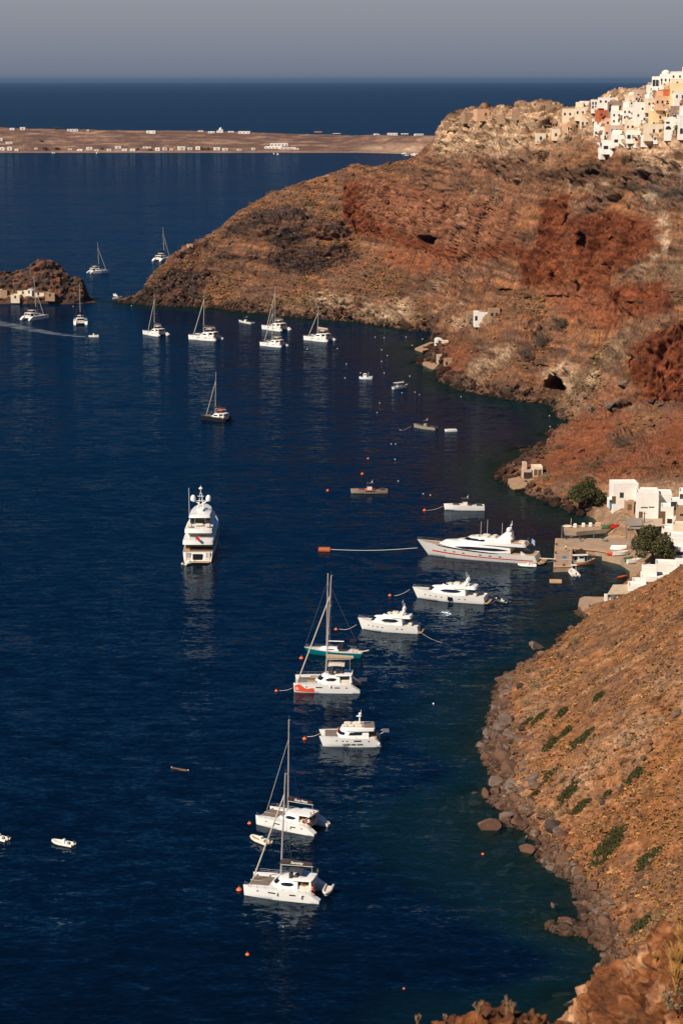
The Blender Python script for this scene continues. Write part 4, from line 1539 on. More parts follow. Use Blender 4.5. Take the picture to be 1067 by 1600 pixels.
def house_mesh(w, d, h, m, roof="flat", base=2.0, rs=1):
    """limewashed cube with a parapet, or with a barrel vault or dome as in the islands"""
    mb = MB()
    r = random.Random(rs)
    if roof == "vault":
        n = 9
        ring = [(-w / 2, -base), (-w / 2, h * .62)] + [(-w / 2 * math.cos(PI * k / n), h * .62 + h * .38 * math.sin(PI * k / n)) for k in range(1, n)] + [(w / 2, h * .62), (w / 2, -base)]
        mb.loft([[(x, -d / 2, z) for x, z in ring], [(x, d / 2, z) for x, z in ring]])
    else:
        t = .22
        mb.bbox((0, 0, (h - base) / 2), (w, d, h + base), .10)
        for sx in (-1, 1):
            mb.box((sx * (w / 2 - t / 2 - .01), 0, h + .17), (t, d - .04, .34))
            mb.box((0, sx * (d / 2 - t / 2 - .01), h + .168), (w - 2 * t - .04, t, .336))
        if roof == "dome":
            rr = min(w, d) * .36
            mb.lathe([(rr, h - .05), (rr, h + rr * .35)] + [(rr * math.cos(PI / 2 * k / 6) + .01, h + rr * .35 + rr * .8 * math.sin(PI / 2 * k / 6)) for k in range(1, 7)], (0, 0, 0), 14)
        elif roof == "step":
            mb.bbox((w * r.choice([-.22, .22]), d * .15, h + .9), (w * .5, d * .55, 2.4), .08)
    return mb

def house(p, w, d, h, colour, label, rz=0.0, roof="flat", wins=(), group=None, name="house", base=2.0, rs=1, cat="house", awning=None, chimney=False):
    t = thing(name, label, cat, p, rz, group)
    house_mesh(w, d, h, None, roof, base, rs).build("wall", PLASTER[colour], t)
    for (fx_, fz_, ww, wh, *k) in wins:                             # fractions across and up the front
        side = k[0] if k else 0
        arch = "a" in (k[1] if len(k) > 1 else "")
        door = "d" in (k[1] if len(k) > 1 else "")
        if side == 0:
            add_window(t, (fx_ - .5) * w, -d / 2 - .03, fz_ * h, ww, wh, 0, arch, door)
        else:
            add_window(t, -w / 2 - .03, (.5 - fx_) * d, fz_ * h, ww, wh, -PI / 2, arch, door)
    if chimney:
        MB().bbox((w * .3, d * .2, h + .6), (.6, .6, 1.3), .05).build("chimney", PLASTER[colour], t)
    return t

def ihit(px, py):
    d = ray(px, py).normalized()
    loc, _, _, _ = IBVH.ray_cast(Vector((0, 0, CAM_H)), d)
    return loc if loc is not None else at_y(px, py, 3700)

# houses of the far island: px, py of the foot, width, height in photograph pixels
FARH = [(20, 203, 8, 3, "ridge"), (36, 203, 9, 4, "ridge"), (114, 205, 18, 4, "ridge"), (138, 205, 4, 2.4, "ridge"), (237, 208, 16, 5, "ridge"), (314, 206, 9, 2, "ridge"), (331, 208, 11, 3.4, "ridge"), (361, 207, 10, 2, "ridge"),
        (382, 208, 20, 3.6, "ridge"), (497, 209, 13, 5, "ridge"), (526, 210.5, 14, 2, "ridge"), (588, 211, 9, 2.4, "ridge"), (613, 211.5, 17, 4, "ridge"), (632, 211.5, 12, 3, "ridge"), (654, 212, 15, 3.2, "ridge"),
        (2, 220, 7, 4, "slope"), (15, 224, 11, 3, "slope"), (40, 228, 6, 4, "slope"), (4, 235, 9, 6, "shore"), (16, 236, 8, 5, "shore"), (27, 236.5, 6, 3.5, "shore"), (57, 235.5, 5, 4, "shore"), (110, 236, 6, 3.4, "shore"), (126, 235.5, 9, 2.4, "shore"),
        (140, 235, 10, 4.2, "shore"), (152, 236, 7, 3, "shore"), (171, 236, 7, 3.6, "shore"), (185, 233.5, 10, 4, "shore"), (195, 236, 9, 3.6, "shore"), (208, 236, 9, 3.6, "shore"), (230, 232.5, 14, 2.4, "shore"), (247, 236, 8, 5.4, "shore"),
        (258, 235.5, 7, 5.5, "shore"), (268, 236, 6, 4, "shore"), (284, 235, 12, 6, "shore"), (297, 236, 8, 3.5, "shore"), (310, 235.5, 8, 5, "shore"), (339, 235.5, 11, 4.8, "shore"), (352, 236, 9, 3.6, "shore"), (374, 235, 7, 2.2, "shore"),
        (396, 234.5, 6, 5, "shore"), (428, 233.5, 30, 4.5, "shore"), (436, 230, 30, 5, "shore"), (449, 234, 28, 2.6, "shore"), (463, 234, 8, 2.4, "shore")]
NOTE = {0: "leftmost", 2: "longest"}
for i, (px, py, w, h, where) in enumerate(FARH):
    p = ihit(px, py - (rng.uniform(0, 1.8) if where == 'shore' else 0))
    d = (p - Vector((0, 0, CAM_H))).length
    W, H = w * d / FPX * .9, max(2.2, h * d / FPX * rng.uniform(.6, .95))
    col = "stone" if i in (9, 17) else ("cream" if i in (3, 5, 25, 33) else "white")
    k = i - {"ridge": 0, "slope": 15, "shore": 18}[where]
    nxt = FARH[i + 1] if i + 1 < len(FARH) else None
    sz = "long low" if w / h > 3.4 else ("tall narrow" if w / h < 1.5 else "small" if w < 9 else "broad")
    if i == 9:
        lab = "square brown stone house alone on the far island's skyline"
    elif i == 17:
        lab = "square stone hut standing alone on the far island's slope beside a path"
    else:
        ordn = ["first", "second", "third", "fourth", "fifth", "sixth", "seventh", "eighth", "ninth", "tenth", "eleventh", "twelfth", "thirteenth", "fourteenth", "fifteenth", "sixteenth", "seventeenth", "eighteenth", "nineteenth", "twentieth",
                "twenty first", "twenty second", "twenty third", "twenty fourth", "twenty fifth", "twenty sixth", "twenty seventh", "twenty eighth", "twenty ninth", "thirtieth"][k]
        lab = f"{sz} {col} house, {ordn} from the left along the far island's {'skyline' if where == 'ridge' else where}"
    wn_ = max(1, int(W / 6))
    house(p, W, W * .5 if w > 12 else W * .8, H, col, lab, rng.uniform(-.15, .25), "vault" if (i % 7 == 4 and w < 12) else "flat",
          [((q + .5) / wn_, .2, 1.6, min(2.6, H * .5)) for q in range(wn_)], "houses on the far island", base=3, rs=i)
# church with a small bell gable on the skyline of the far island
p = ihit(345, 207.5)
t = thing("church", "tiny white church with a blunt tower on the far island's skyline", "church", p, .1)
MB().bbox((0, 0, 2.6), (9, 6, 7.2), .1).build("wall", M_WHITE, t)
MB().lathe([(2.6, 6.0), (2.6, 7.5), (2.3, 8.6), (1.5, 9.6), (.05, 10)], (0, 0, 0), 12).build("dome", M_WHITE, t)
MB().bbox((-6.2, 0, 1.5), (3, 3, 5), .1).build("annex", M_WHITE, t)
for i, (px, py, w) in enumerate([(90, 234.5, 9), (72, 235, 12), (161, 234, 8), (215, 234.5, 7), (264, 234, 5), (317, 234.5, 10), (326, 234.5, 8), (333, 234, 5), (235, 235, 7), (66, 222, 7), (88, 202.5, 11)]):
    p = ihit(px, py)
    d = (p - Vector((0, 0, CAM_H))).length
    W = w * d / FPX
    t = thing("shrub", f"dark tree clump, {['first','second','third','fourth','fifth','sixth','seventh','eighth','ninth','tenth','eleventh'][[1,0,2,3,5,7,8,9,4,10,6][i]] if i<9 else ('lone one on the slope' if i==9 else 'lone one on the skyline')} on the far island", "trees", p, 0, "tree clumps on the far island")
    c = crown_mesh("foliage", [((bx, by, bz), (rx, ry, rz_)) for (bx, by, bz), (rx, ry, rz_) in blobs_for(W, W * .55, 8, 500 + i)], 9, .8, 60 + i, M_LEAF)
    c.parent = t
    MB().tube([(0, 0, -.5), (0, 0, W * .2)], .3).build("trunk", M_BARK, t)
for i, (px, py, w, lab) in enumerate([(83, 238.6, 3, "tiny white moored boat left of the pair below the far island's houses"), (87, 239, 4, "tiny white moored boat right of the pair below the far island's houses"), (152, 239, 5, "white boat lying off the far island's middle shore"), (428, 240.5, 3, "tiny boat off the long white building on the far island"), (434, 241, 3, "tiny boat just right of another off the long white building")]):
    p = at_z(px, py + .8)
    s = w * p.length / FPX
    mb = MB()
    mb.loft([[(-s / 2, -s * .18, 0), (-s / 2, s * .18, 0), (-s / 2, s * .18, 1.2), (-s / 2, -s * .18, 1.2)], [(s * .2, -s * .18, 0), (s * .2, s * .18, 0), (s * .2, s * .18, 1.4), (s * .2, -s * .18, 1.4)], [(s / 2, -.05, .3), (s / 2, .05, .3), (s / 2, .05, 1.8), (s / 2, -.05, 1.8)]])
    mb.bbox((-s * .05, 0, 1.9), (s * .4, s * .22, 1.2), .1)
    o = mb.build("boat", M_WHITE)
    o.location = p
    o.rotation_euler = (0, 0, i * .7)
    tag(o, lab, "boat", "boats off the far island")

# the islet of dark lava with its chapel
ipts = [(-80, 440), (-40, 432), (0, 427), (25, 425), (42, 421), (50, 414), (58, 408), (72, 405), (84, 408), (96, 415), (102, 425), (112, 433), (124, 434), (131, 437), (132, 452), (138, 464), (147, 469), (152, 472)]
icy = [at_z(px, 474.5 - (0 if px < 110 else (px - 110) * .06)) for px, _ in ipts]
iu = np.linspace(-80, 152, 180)
ipy_ = np.interp(iu, [p[0] for p in ipts], [p[1] for p in ipts])
rowsI = []
bz = np.array([at_z(a, 475 - max(0, a - 110) * .07)[:] for a in iu])
thick = 30 * np.clip((152 - iu) / 40, .12, 1)
top = np.array([at_y(a, b, c[1] + tq * .75)[:] for a, b, c, tq in zip(iu, ipy_, bz, thick)])
def mixr(f, up):
    r = bz + (top - bz) * f
    r[:, 2] = top[:, 2] * up
    return r
rowsI = [bz + np.array([0, -6, -4]), bz, mixr(.18, .20), mixr(.30, .24), mixr(.42, .62), mixr(.62, .70), mixr(.85, .95), top]
bk = top.copy()
bk[:, 1] += thick * .8
bk[:, 2] *= .55
b3 = bk.copy()
b3[:, 1] += thick
b3[:, 2] = -4
J = densify(rowsI + [bk, b3], 9)
jr, jc = J.shape[:2]
J3 = J.reshape(-1, 3)
jx, jy, jz = J3[:, 0].copy(), J3[:, 1].copy(), J3[:, 2].copy()
jd = (ridged(jx / 8, jy / 8, jz / 5, 5, .62) * 2.2 - 1.4 + fbm(jx / 2.5, jy / 2.5, jz / 2, 3) * .9) * np.clip(jz / 3, .1, 1)
zz_ = jz / 3.2 + fbm(jx / 20, jy / 20, jz / 20, 3)
J3[:, 1] -= jd + np.clip((zz_ - np.floor(zz_)), 0, 1) * 1.4 * np.clip(jz / 3, 0, 1)
J3[:, 2] += jd * .4
jn = fbm(jx / 6, jy / 6, jz / 4, 4, .6)
JC = np.tile(L3(112, 82, 66), (len(jx), 1))
JC = lerp(JC, L3(84, 66, 58)[None], np.clip(.5 + jn * 2.2, 0, 1))
JC = lerp(JC, L3(142, 92, 68)[None], np.clip(-jn * 2 - .1, 0, 1))
jpx, jpy = project(np.stack([jx, jy, jz], -1))
pm = np.clip(1 - np.abs(jpy - 461) / 7, 0, 1) * np.clip((92 - jpx) / 20, 0, 1) * (jy < np.interp(jpx, iu, bz[:, 1]) + 14)
JC = lerp(JC, L3(206, 172, 138)[None], np.clip(pm * (1.0 + jn * 2.5), 0, 1) * .85)
JC = JC * np.where(jz < .7, .6, .9)[:, None]
JC = JC * .9
jj = np.arange(jr * jc).reshape(jr, jc)
JF = np.stack([jj[:-1, :-1], jj[:-1, 1:], jj[1:, 1:], jj[1:, :-1]], -1).reshape(-1, 4)
islet = np_mesh("rocky_islet", J3, JF, M_LAND)
vcol(islet, "tint", JC)
islet["kind"] = "structure"
JBVH = BVHTree.FromPolygons([tuple(p) for p in J3], [tuple(f) for f in JF])
def jhit(px, py):
    loc, _, _, _ = JBVH.ray_cast(Vector((0, 0, CAM_H)), ray(px, py).normalized())
    return loc if loc is not None else at_z(px, py)
def px_m(p):
    return (p - Vector((0, 0, CAM_H))).length / FPX
p = jhit(49, 458)
k_ = px_m(p)
t = thing("chapel", "small white chapel with a pitched gable on the dark islet", "chapel", p, -.2)
mb = MB()
w_, h_ = 9 * k_, 7.5 * k_
rg = [(-w_ / 2, -2), (-w_ / 2, h_ * .62), (0, h_), (w_ / 2, h_ * .62), (w_ / 2, -2)]
mb.loft([[(x, -3, z) for x, z in rg], [(x, 4, z) for x, z in rg]])
mb.build("wall", M_WHITE, t)
add_window(t, 0, -3.03, .1, 1.0, 1.9, 0, True, True)
for px, py, w, h, col, lab in ((38, 459, 17, 4, "cream", "low cream building joined to the left of the islet chapel"), (62, 461, 18, 3, "cream", "cream terrace building right of the islet chapel"), (8, 463, 11, 9, "stone", "reddish ruined stone house at the left of the islet"),
                               (26, 466, 14, 5, "cream", "pale stepped wall leading down from the islet chapel"), (80, 463, 15, 4, "stone", "low stone wall on the ledge right of the islet chapel"), (2, 458, 8, 6, "pink", "small pink house at the picture's left edge on the islet")):
    p = jhit(px, py)
    k_ = px_m(p)
    house(p, w * k_, 4, h * k_, col, lab, -.1, "flat", [(.5, .1, .9, 1.4)] if w > 12 else (), "buildings on the islet", "building", 2.5, int(px), "building")
p = at_z(22, 472.5)
mb = MB()
mb.prism([(-14, -1.5), (14, -1.0), (15, 5), (-15, 5)], -2, .9)
o = mb.build("landing", M_CREAM)
o.location = p
tag(o, "pale concrete landing at the foot of the islet", "landing")
# ================================================================== the village on the rim
def rect_house(x0, y0, x1, y1, colour, label, roof="flat", wins=(), rz=0.0, depth=6.0, group=None, name="house", cat="house", chimney=False, base=2.5, z=None, ws=1.0):
    """a house whose front fills the given photograph rectangle when it stands on the ground under its foot"""
    wins = [(q[0], q[1], q[2] * ws, q[3] * ws) + tuple(q[4:]) for q in wins]
    cx = (x0 + x1) / 2
    p = hit(cx, y1)[0] if z is None else at_z(cx, y1, z)
    k = px_m(p)
    W, H = (x1 - x0) * k, (y1 - y0) * k / math.cos(math.atan2(CAM_H - p.z, p.y) if p.z < CAM_H else 0)
    back = Vector((p.x, p.y, 0)).normalized() * (depth / 2)
    q = Vector((p.x + back.x, p.y + back.y, p.z))
    a = -math.atan2(p.x, p.y) + rz
    return house(q, W, depth, H, colour, label, a, roof, wins, group, name, base, int(x0 * 7 + y0), cat, chimney=chimney)

VG = "houses of the hilltop village"
def grid(nx, nz, w, h, z0=.2, z1=.75, k=""):
    return [((i + .5) / nx, z0 + (z1 - z0) * (j / max(1, nz - 1) if nz > 1 else 0), w, h, 0, k) for i in range(nx) for j in range(nz)]

VMAIN = [
    (937, 162, 949, 176, "orange", "orange house with a dark balcony, upper one of the two orange houses", "flat", [(.5, .55, 1.2, 1.2), (.4, .05, 2.2, 1.4)]),
    (931.5, 174, 946, 188, "orange", "orange house standing below another orange house", "flat", [(.3, .5, .9, 1.1), (.65, .3, .9, 1.1), (.5, .05, 1.2, 1.6)]),
    (949, 161.5, 972, 178, "grey", "big plain brown grey house right of the orange houses", "flat", [(.12, .2, 1.2, 1.8), (.15, .6, 1.2, 1.4), (.8, .55, .9, .9)]),
    (934, 154.5, 973, 163, "white", "long white house with a flat roof on the ridge above the orange house", "flat", grid(5, 1, .9, 1.2, .3)),
    (923, 158, 936, 171, "white", "white house with tall windows left of the orange houses", "flat", grid(3, 2, .8, 1.4, .12, .55)),
    (945.5, 186.5, 961, 200, "peach", "peach house just below the lower orange house", "flat", [(.3, .45, .9, 1.2), (.7, .1, 1.0, 1.8, 0, "d")]),
    (932, 190, 945.5, 203, "white", "white house with a vaulted roof and dark arch left of the peach house", "vault", [(.3, .1, 1.0, 1.6, 0, "a"), (.7, .1, 1.0, 1.6, 0, "a")]),
    (927, 200, 941, 211, "white", "white terraced house directly under the white vaulted one", "step", grid(2, 1, .9, 1.4, .1)),
    (951, 198, 977, 217, "pink", "pinkish house with a row of four dark windows in the village's lower middle", "flat", grid(4, 1, .9, 1.3, .55)),
    (953.5, 175, 976, 193, "white", "white stacked house right below the brown grey house", "step", grid(3, 2, .8, 1.1, .1, .6)),
    (972, 170, 991, 188, "white", "white house with a grey awning in the middle of the village", "step", grid(3, 2, .8, 1.1, .15, .6)),
    (989, 163, 1005, 196, "white", "tall blank white house in the middle of the village", "flat", [(.3, .4, .8, 1.1), (.7, .15, .8, 1.2), (.7, .7, .8, 1.1)]),
    (976, 190, 1003, 207, "cream", "cream house with a brown bush in front under the tall blank white house", "flat", grid(4, 1, .8, 1.2, .4)),
    (940, 222, 972, 235, "white", "lowest broad white terrace house with wide dark openings", "flat", [(.2, .15, 2.2, 1.6), (.55, .12, 3.0, 1.7), (.85, .3, 1.4, 1.2)]),
    (934, 233, 953, 243, "white", "pale terrace wall house at the very foot of the village", "flat", [(.4, .45, 1.4, 1.0)]),
    (955, 213, 985, 225, "white", "white terrace house stepping up from the lowest broad one", "step", [(.25, .2, 1.8, 1.4), (.6, .2, 1.6, 1.4), (.85, .3, 1.2, 1.2)]),
    (978, 206, 1001, 218, "white", "white terrace house with dark doors left of the small rounded chapel", "flat", [(.2, .1, 1.6, 1.8), (.5, .1, 1.4, 1.8), (.8, .1, 1.4, 1.8)]),
    (1000.5, 211, 1012, 223, "white", "small rounded white chapel at the left foot of the yellow mansion", "vault", []),
    (1005, 196, 1037, 214, "cream", "broad cream base storey of the tall yellow mansion", "flat", [(.45, .35, .9, 1.7), (.72, .35, .6, 1.7), (.78, .35, .6, 1.7)]),
    (1014.5, 176, 1038, 198, "yellow", "tall yellow mansion with scattered dark windows", "flat", [(.55, .2, .9, 1.5), (.55, .55, .9, 1.5), (.15, .1, .8, 1.4), (.85, .3, .8, 1.2)]),
    (1027, 168, 1047, 184, "yellow", "yellow upper storey with one dark window above the tall mansion", "flat", [(.5, .35, 1.3, 1.8)]),
    (1037, 184, 1058, 213, "white", "white house with an arched balcony left of the palm", "vault", [(.3, .35, 2.6, 1.6, 0, "a"), (.25, .65, 1.6, .9), (.7, .1, 1, 1.8)]),
    (1058, 183, 1085, 212, "white", "white house with three tall doors right of the palm", "flat", [(.12, .1, 1.0, 2.4), (.26, .1, 1.0, 2.4), (.4, .1, 1.0, 2.4), (.3, .6, 1, 1.4)]),
    (1047, 168, 1064, 184, "grey", "grey stone house behind the palm, below the blue dome", "flat", [(.2, .2, .8, 1.2), (.5, .2, .8, 1.2), (.8, .2, .8, 1.2)]),
    (1062, 168, 1085, 184, "white", "white house with a small blue window at the right edge below the dome", "flat", [(.3, .4, .9, 1.2)]),
    (1046, 133, 1072, 160, "yellow", "large plain yellow house high in the village", "flat", [(.2, .5, .8, 1.2), (.55, .3, .8, 1.2), (.3, .15, .8, 1.2)]),
    (1049, 145, 1075, 160, "white", "white house in front of the large yellow house", "flat", grid(3, 1, .8, 1.3, .45)),
    (1018, 122, 1034, 142, "white", "white house on the skyline with three tall dark openings", "flat", [(.2, .35, 1.3, 3.0), (.5, .35, 1.3, 3.0), (.8, .3, 1.3, 2.8)]),
    (1030, 118, 1048, 134, "white", "white house with a domed roof on the skyline right of the three tall openings", "dome", grid(3, 1, .8, 1.3, .4)),
    (1047, 114, 1085, 127, "white", "topmost long white house at the right end of the skyline", "step", grid(4, 1, .8, 1.2, .4)),
    (1048, 125, 1085, 136, "cream", "plain cream house under the topmost long white one", "flat", grid(2, 1, .8, 1.2, .4)),
    (1011, 135, 1026, 150, "white", "plain white cube on the skyline left of the three tall openings", "flat", grid(2, 2, .8, 1.1, .15, .55)),
    (991, 142, 1012, 156, "pink", "pinkish low house on the skyline left of the plain white cube", "flat", grid(3, 1, .9, 1.4, .3)),
    (978, 151, 994, 165, "cream", "cream house with a white dome on the village's left skyline", "dome", grid(2, 1, .8, 1.1, .3)),
    (1034, 142, 1046, 158, "orange", "small burnt orange house in the upper village", "flat", [(.5, .2, 1.0, 1.6)]),
    (1024, 152, 1046, 166, "peach", "peach stepped house below the small burnt orange one", "step", grid(3, 1, .9, 1.3, .3)),
    (1008, 156, 1026, 170, "cream", "cream house in the upper village left of the peach stepped one", "flat", grid(3, 1, .8, 1.2, .4)),
    (878, 172, 902, 186, "cream", "cream house at the left end of the village under the ruined castle", "flat", grid(3, 1, .9, 1.3, .4)),
    (898, 169, 922, 183, "cream", "pale cream house between the castle rock and the orange houses", "step", grid(3, 1, .9, 1.3, .35)),
    (905, 184, 926, 196, "cream", "cream house with dark doorways left of the dark bush", "flat", [(.2, .05, .9, 1.6), (.5, .05, .9, 1.6), (.8, .3, .8, 1.0)]),
    (880, 190, 902, 202, "peach", "peach cave house left of the cream house with dark doorways", "vault", [(.5, .1, 1.2, 1.8, 0, "a")]),
    (862, 203, 884, 214, "cream", "low cream cave house with a terrace on the pale rock", "flat", [(.25, .1, 1, 1.5), (.65, .1, 1, 1.5)]),
    (836, 210, 852, 219, "cream", "leftmost small cream house on the pale rock below the ruins", "flat", [(.5, .1, 1.2, 1.7, 0, "a")]),
    (742, 172, 776, 184, "peach", "peach ruined house alone on the left castle rock", "flat", [(.4, .2, .9, 2.0), (.62, .2, .9, 2.0), (.8, .2, .9, 2.0)]),
    (722, 178, 744, 188, "stone", "low stone ruin wall left of the peach ruined house", "flat", []),
    (905, 160, 924, 170, "white", "white low house on the ridge left of the white tall windows", "flat", grid(2, 1, .8, 1.1, .3)),
]
for h in VMAIN:
    x0, y0, x1, y1, col, lab, roof, wins = h
    rect_house(x0, y0, x1, y1, col, lab, roof, wins, rng.uniform(-.10, .28), 6.5, VG, chimney=(roof == "flat" and x0 % 3 < 1), base=1.6, ws=.78)
# landmarks: blue domed church, bell gable, palm
p = hit(1057, 167)[0]
k_ = px_m(p)
t = thing("church", "small white church with a bright blue dome at the right of the village", "church", p + Vector((1, 3, 0)), -.1)
MB().bbox((0, 0, 0), (13 * k_, 6, 10 * k_), .1).build("wall", M_WHITE, t)
rr = 4.6 * k_
MB().lathe([(rr * 1.02, 5 * k_), (rr * 1.02, 7.4 * k_)], (0, 0, 0), 16).build("drum", M_WHITE, t)
MB().lathe([(rr * math.cos(PI / 2 * i / 7) + .02, 7.4 * k_ + rr * 1.05 * math.sin(PI / 2 * i / 7)) for i in range(8)], (0, 0, 0), 16).build("dome", M_BLUE, t, smooth=True)
MB().tube([(0, 0, 7.4 * k_ + rr), (0, 0, 7.4 * k_ + rr + .9)], .07).build("cross", M_WHITE, t)
for j in (-1, 0, 1):
    add_window(t, j * 2.4 * k_, -3.03, .6, .7, 1.2)
p = hit(954, 163)[0]
k_ = px_m(p)
t = thing("bell_tower", "white pointed bell gable rising from the ridge beside the long white house", "bell tower", p + Vector((0, 3, 0)), 0)
mb = MB()
mb.bbox((0, 0, 4.5 * k_), (5.5 * k_, 1.2, 11 * k_), .08)
mb.lathe([(2.2 * k_, 9.8 * k_), (1.3 * k_, 12 * k_), (.1, 14.5 * k_)], (0, 0, 0), 8)
mb.build("tower", M_WHITE, t)
add_window(t, 0, -.63, 7 * k_, .8, 1.3, 0, True)
p = hit(1056, 213)[0]
k_ = px_m(p)
t = thing("palm_tree", "shaggy brown green palm standing before the white houses", "palm tree", p, 0)
MB().tube([(0, 0, -1), (.1, 0, 7 * k_), (0, 0, 15 * k_)], .42, 8, .3).build("trunk", M_BARK, t, smooth=True)
r = np.random.RandomState(4)
vv, ff = [], []
for i in range(34):
    a, e = i * 2.4, r.uniform(-.9, 1.1)
    pts = []
    for s in range(5):
        q = s / 4
        rad = 6.2 * k_ * q
        pts.append((math.cos(a) * rad * math.cos(e * .7), math.sin(a) * rad * math.cos(e * .7), 15 * k_ + rad * math.sin(e) * .9 - 3.4 * k_ * q * q))
    for s in range(4):
        n = Vector((-math.sin(a), math.cos(a), 0)) * (.42 * (1 - .18 * s))
        o = len(vv)
        A, B_ = Vector(pts[s]), Vector(pts[s + 1])
        vv += [A - n, A + n, B_ + n * .8, B_ - n * .8]
        ff.append((o, o + 1, o + 2, o + 3))
c = np_mesh("crown", np.array([v[:] for v in vv]), np.array(ff), leaf_mat("palm_fronds", (74, 66, 40), (120, 98, 58)), smooth=False)
c.parent = t

# the small cubes packed between them
LAND_MARKS = [("peach cave house", 890, 200), ("leftmost cream house", 890, 180), ("upper orange house", 943, 169), ("brown grey house", 961, 170), ("peach house", 953, 194), ("blank white house", 997, 180), ("four windowed house", 964, 208), ("yellow mansion", 1026, 190), ("blue dome", 1058, 162), ("palm", 1056, 200),
              ("tall skyline openings", 1026, 132), ("burnt orange house", 1040, 150), ("white skyline dome", 986, 158), ("lowest terrace house", 956, 228), ("long white ridge house", 953, 159), ("plain yellow house", 1058, 146)]
vpoly = [(926, 172), (975, 164), (995, 152), (1030, 132), (1067, 122), (1095, 120), (1095, 216), (1035, 216), (1005, 222), (965, 235), (940, 244), (932, 236), (945, 205), (930, 192)]
vpoly2 = [(862, 176), (900, 168), (926, 172), (930, 192), (912, 204), (880, 214), (850, 220), (840, 210), (866, 200)]
vm = poly_mask([vpoly, vpoly2], 0)
cand = []
rows_y = np.arange(128, 242, 4.3)
for yy in rows_y:
    xx = (842 if yy > 165 else 926) + rng.uniform(0, 7)
    while xx < 1090:
        w = rng.uniform(6, 11)
        if vm[int(yy / 2), int((xx + w / 2) / 2)] > .5 and rng.random() < (.93 if xx > 926 else .13):
            cand.append((xx, yy + rng.uniform(-1.5, 1.5), w, rng.uniform(4.5, 7.5)))
        xx += w + rng.uniform(-.5, 3.5)
infos = []
for (xx, yy, w, h) in cand:
    cx = xx + w / 2
    inside_main = any(x0 - 1 < cx < x1 + 1 and y0 + 1 < yy < y1 - .5 for (x0, y0, x1, y1, *_) in VMAIN)
    if inside_main:
        continue
    col = rng.choices(["cream", "stone", "peach", "pink"], [.6, .2, .1, .1])[0] if xx < 924 else rng.choices(["white", "cream", "pink", "peach", "yellow", "stone"], [.72, .13, .06, .04, .03, .02])[0]
    roof = rng.choices(["flat", "step", "vault", "dome"], [.55, .22, .18, .05])[0]
    nw = rng.choice([1, 2, 2, 3])
    infos.append((xx, yy, w, h, col, roof, nw))
seen = {}
keys = []
for (xx, yy, w, h, col, roof, nw) in infos:
    cx, cy = xx + w / 2, yy - h / 2
    lm = min(LAND_MARKS, key=lambda l: (l[1] - cx) ** 2 + (l[2] - cy) ** 2)
    dx, dy = cx - lm[1], cy - lm[2]
    dr = ("right of" if dx > 0 else "left of") if abs(dx) > abs(dy) else ("below" if dy > 0 else "above")
    key = (col, roof, nw, dr, lm[0])
    seen.setdefault(key, []).append(math.hypot(dx, dy))
    keys.append((key, math.hypot(dx, dy)))
ORD = ["nearest", "second nearest", "third nearest", "fourth nearest", "fifth nearest", "sixth nearest", "seventh nearest"]
RF = {"flat": "flat roofed", "step": "two level", "vault": "barrel vaulted", "dome": "domed"}
NW = {1: "one window", 2: "two windows", 3: "three windows"}
for (xx, yy, w, h, col, roof, nw), (key, dist) in zip(infos, keys):
    grp = sorted(seen[key])
    o_ = (ORD[min(6, grp.index(dist))] + " ") if len(grp) > 1 else ""
    lab = f"{o_}small {RF[roof]} {'stone' if col == 'stone' else col} house with {NW[nw]} {key[3]} the {key[4]}"
    rect_house(xx, yy - h, xx + w, yy, col, lab, roof, [((i + .5) / nw, rng.choice([.12, .3, .45]), .75, rng.choice([.9, 1.2, 1.6]), 0, rng.choice(["", "", "a"])) for i in range(nw)], rng.uniform(-.2, .4), rng.uniform(4, 6), VG, base=1.4, ws=.8)
# ruined walls on the castle rock
for i, (x0, y0, x1, y1, lab) in enumerate([(852, 160, 872, 168, "broken stone wall on the highest point of the castle rock"), (800, 168, 824, 176, "long low ruined wall on the castle ridge left of the highest point"), (693, 186, 716, 194, "crumbling wall at the left corner of the castle rock"),
                                        (776, 176, 800, 183, "ruined wall just right of the peach ruin"), (826, 166, 842, 172, "short ruined wall near the highest point of the castle rock"), (884, 165, 906, 171, "low ruined wall on the ridge right of the castle's highest point")]):
    p = hit((x0 + x1) / 2, y1)[0]
    k_ = px_m(p)
    W, H = (x1 - x0) * k_, (y1 - y0) * k_ * .75
    mb = MB()
    n = 9
    tops = [H * rng.uniform(.35, 1.0) for _ in range(n + 1)]
    mb.loft([[(-W / 2 + W * j / n, -.5, -3), (-W / 2 + W * j / n, .5, -3), (-W / 2 + W * j / n, .5, tops[j]), (-W / 2 + W * j / n, -.5, tops[j])] for j in range(n + 1)])
    o = mb.build("ruined_wall", M_STONE)
    o.location = p
    o.rotation_euler = (0, 0, rng.uniform(-.3, .3))
    tag(o, lab, "wall", "ruins of the castle")

# ================================================================== the harbour
M_CONC = mat("worn_concrete", srgb(166, 138, 114), .9, .25, .5, spec=.15, bump=.3, bscale=2)
M_EDGE = mat("quay_edge_paint", srgb(188, 152, 116), .85, .25, .7, spec=.15)
M_REED = mat("reed_awning", srgb(196, 172, 144), .95, .25, 1.5, spec=.05, bump=.5, bscale=9)
M_GREYC = mat("grey_canvas", srgb(150, 136, 122), .9, .15, .8, spec=.05)
M_STEEL = mat("galvanised_steel", srgb(150, 150, 150), .5, .1, 3, metal=.6)
M_POLE = mat("dark_pole_wood", srgb(70, 56, 46), .9, .2, 3)

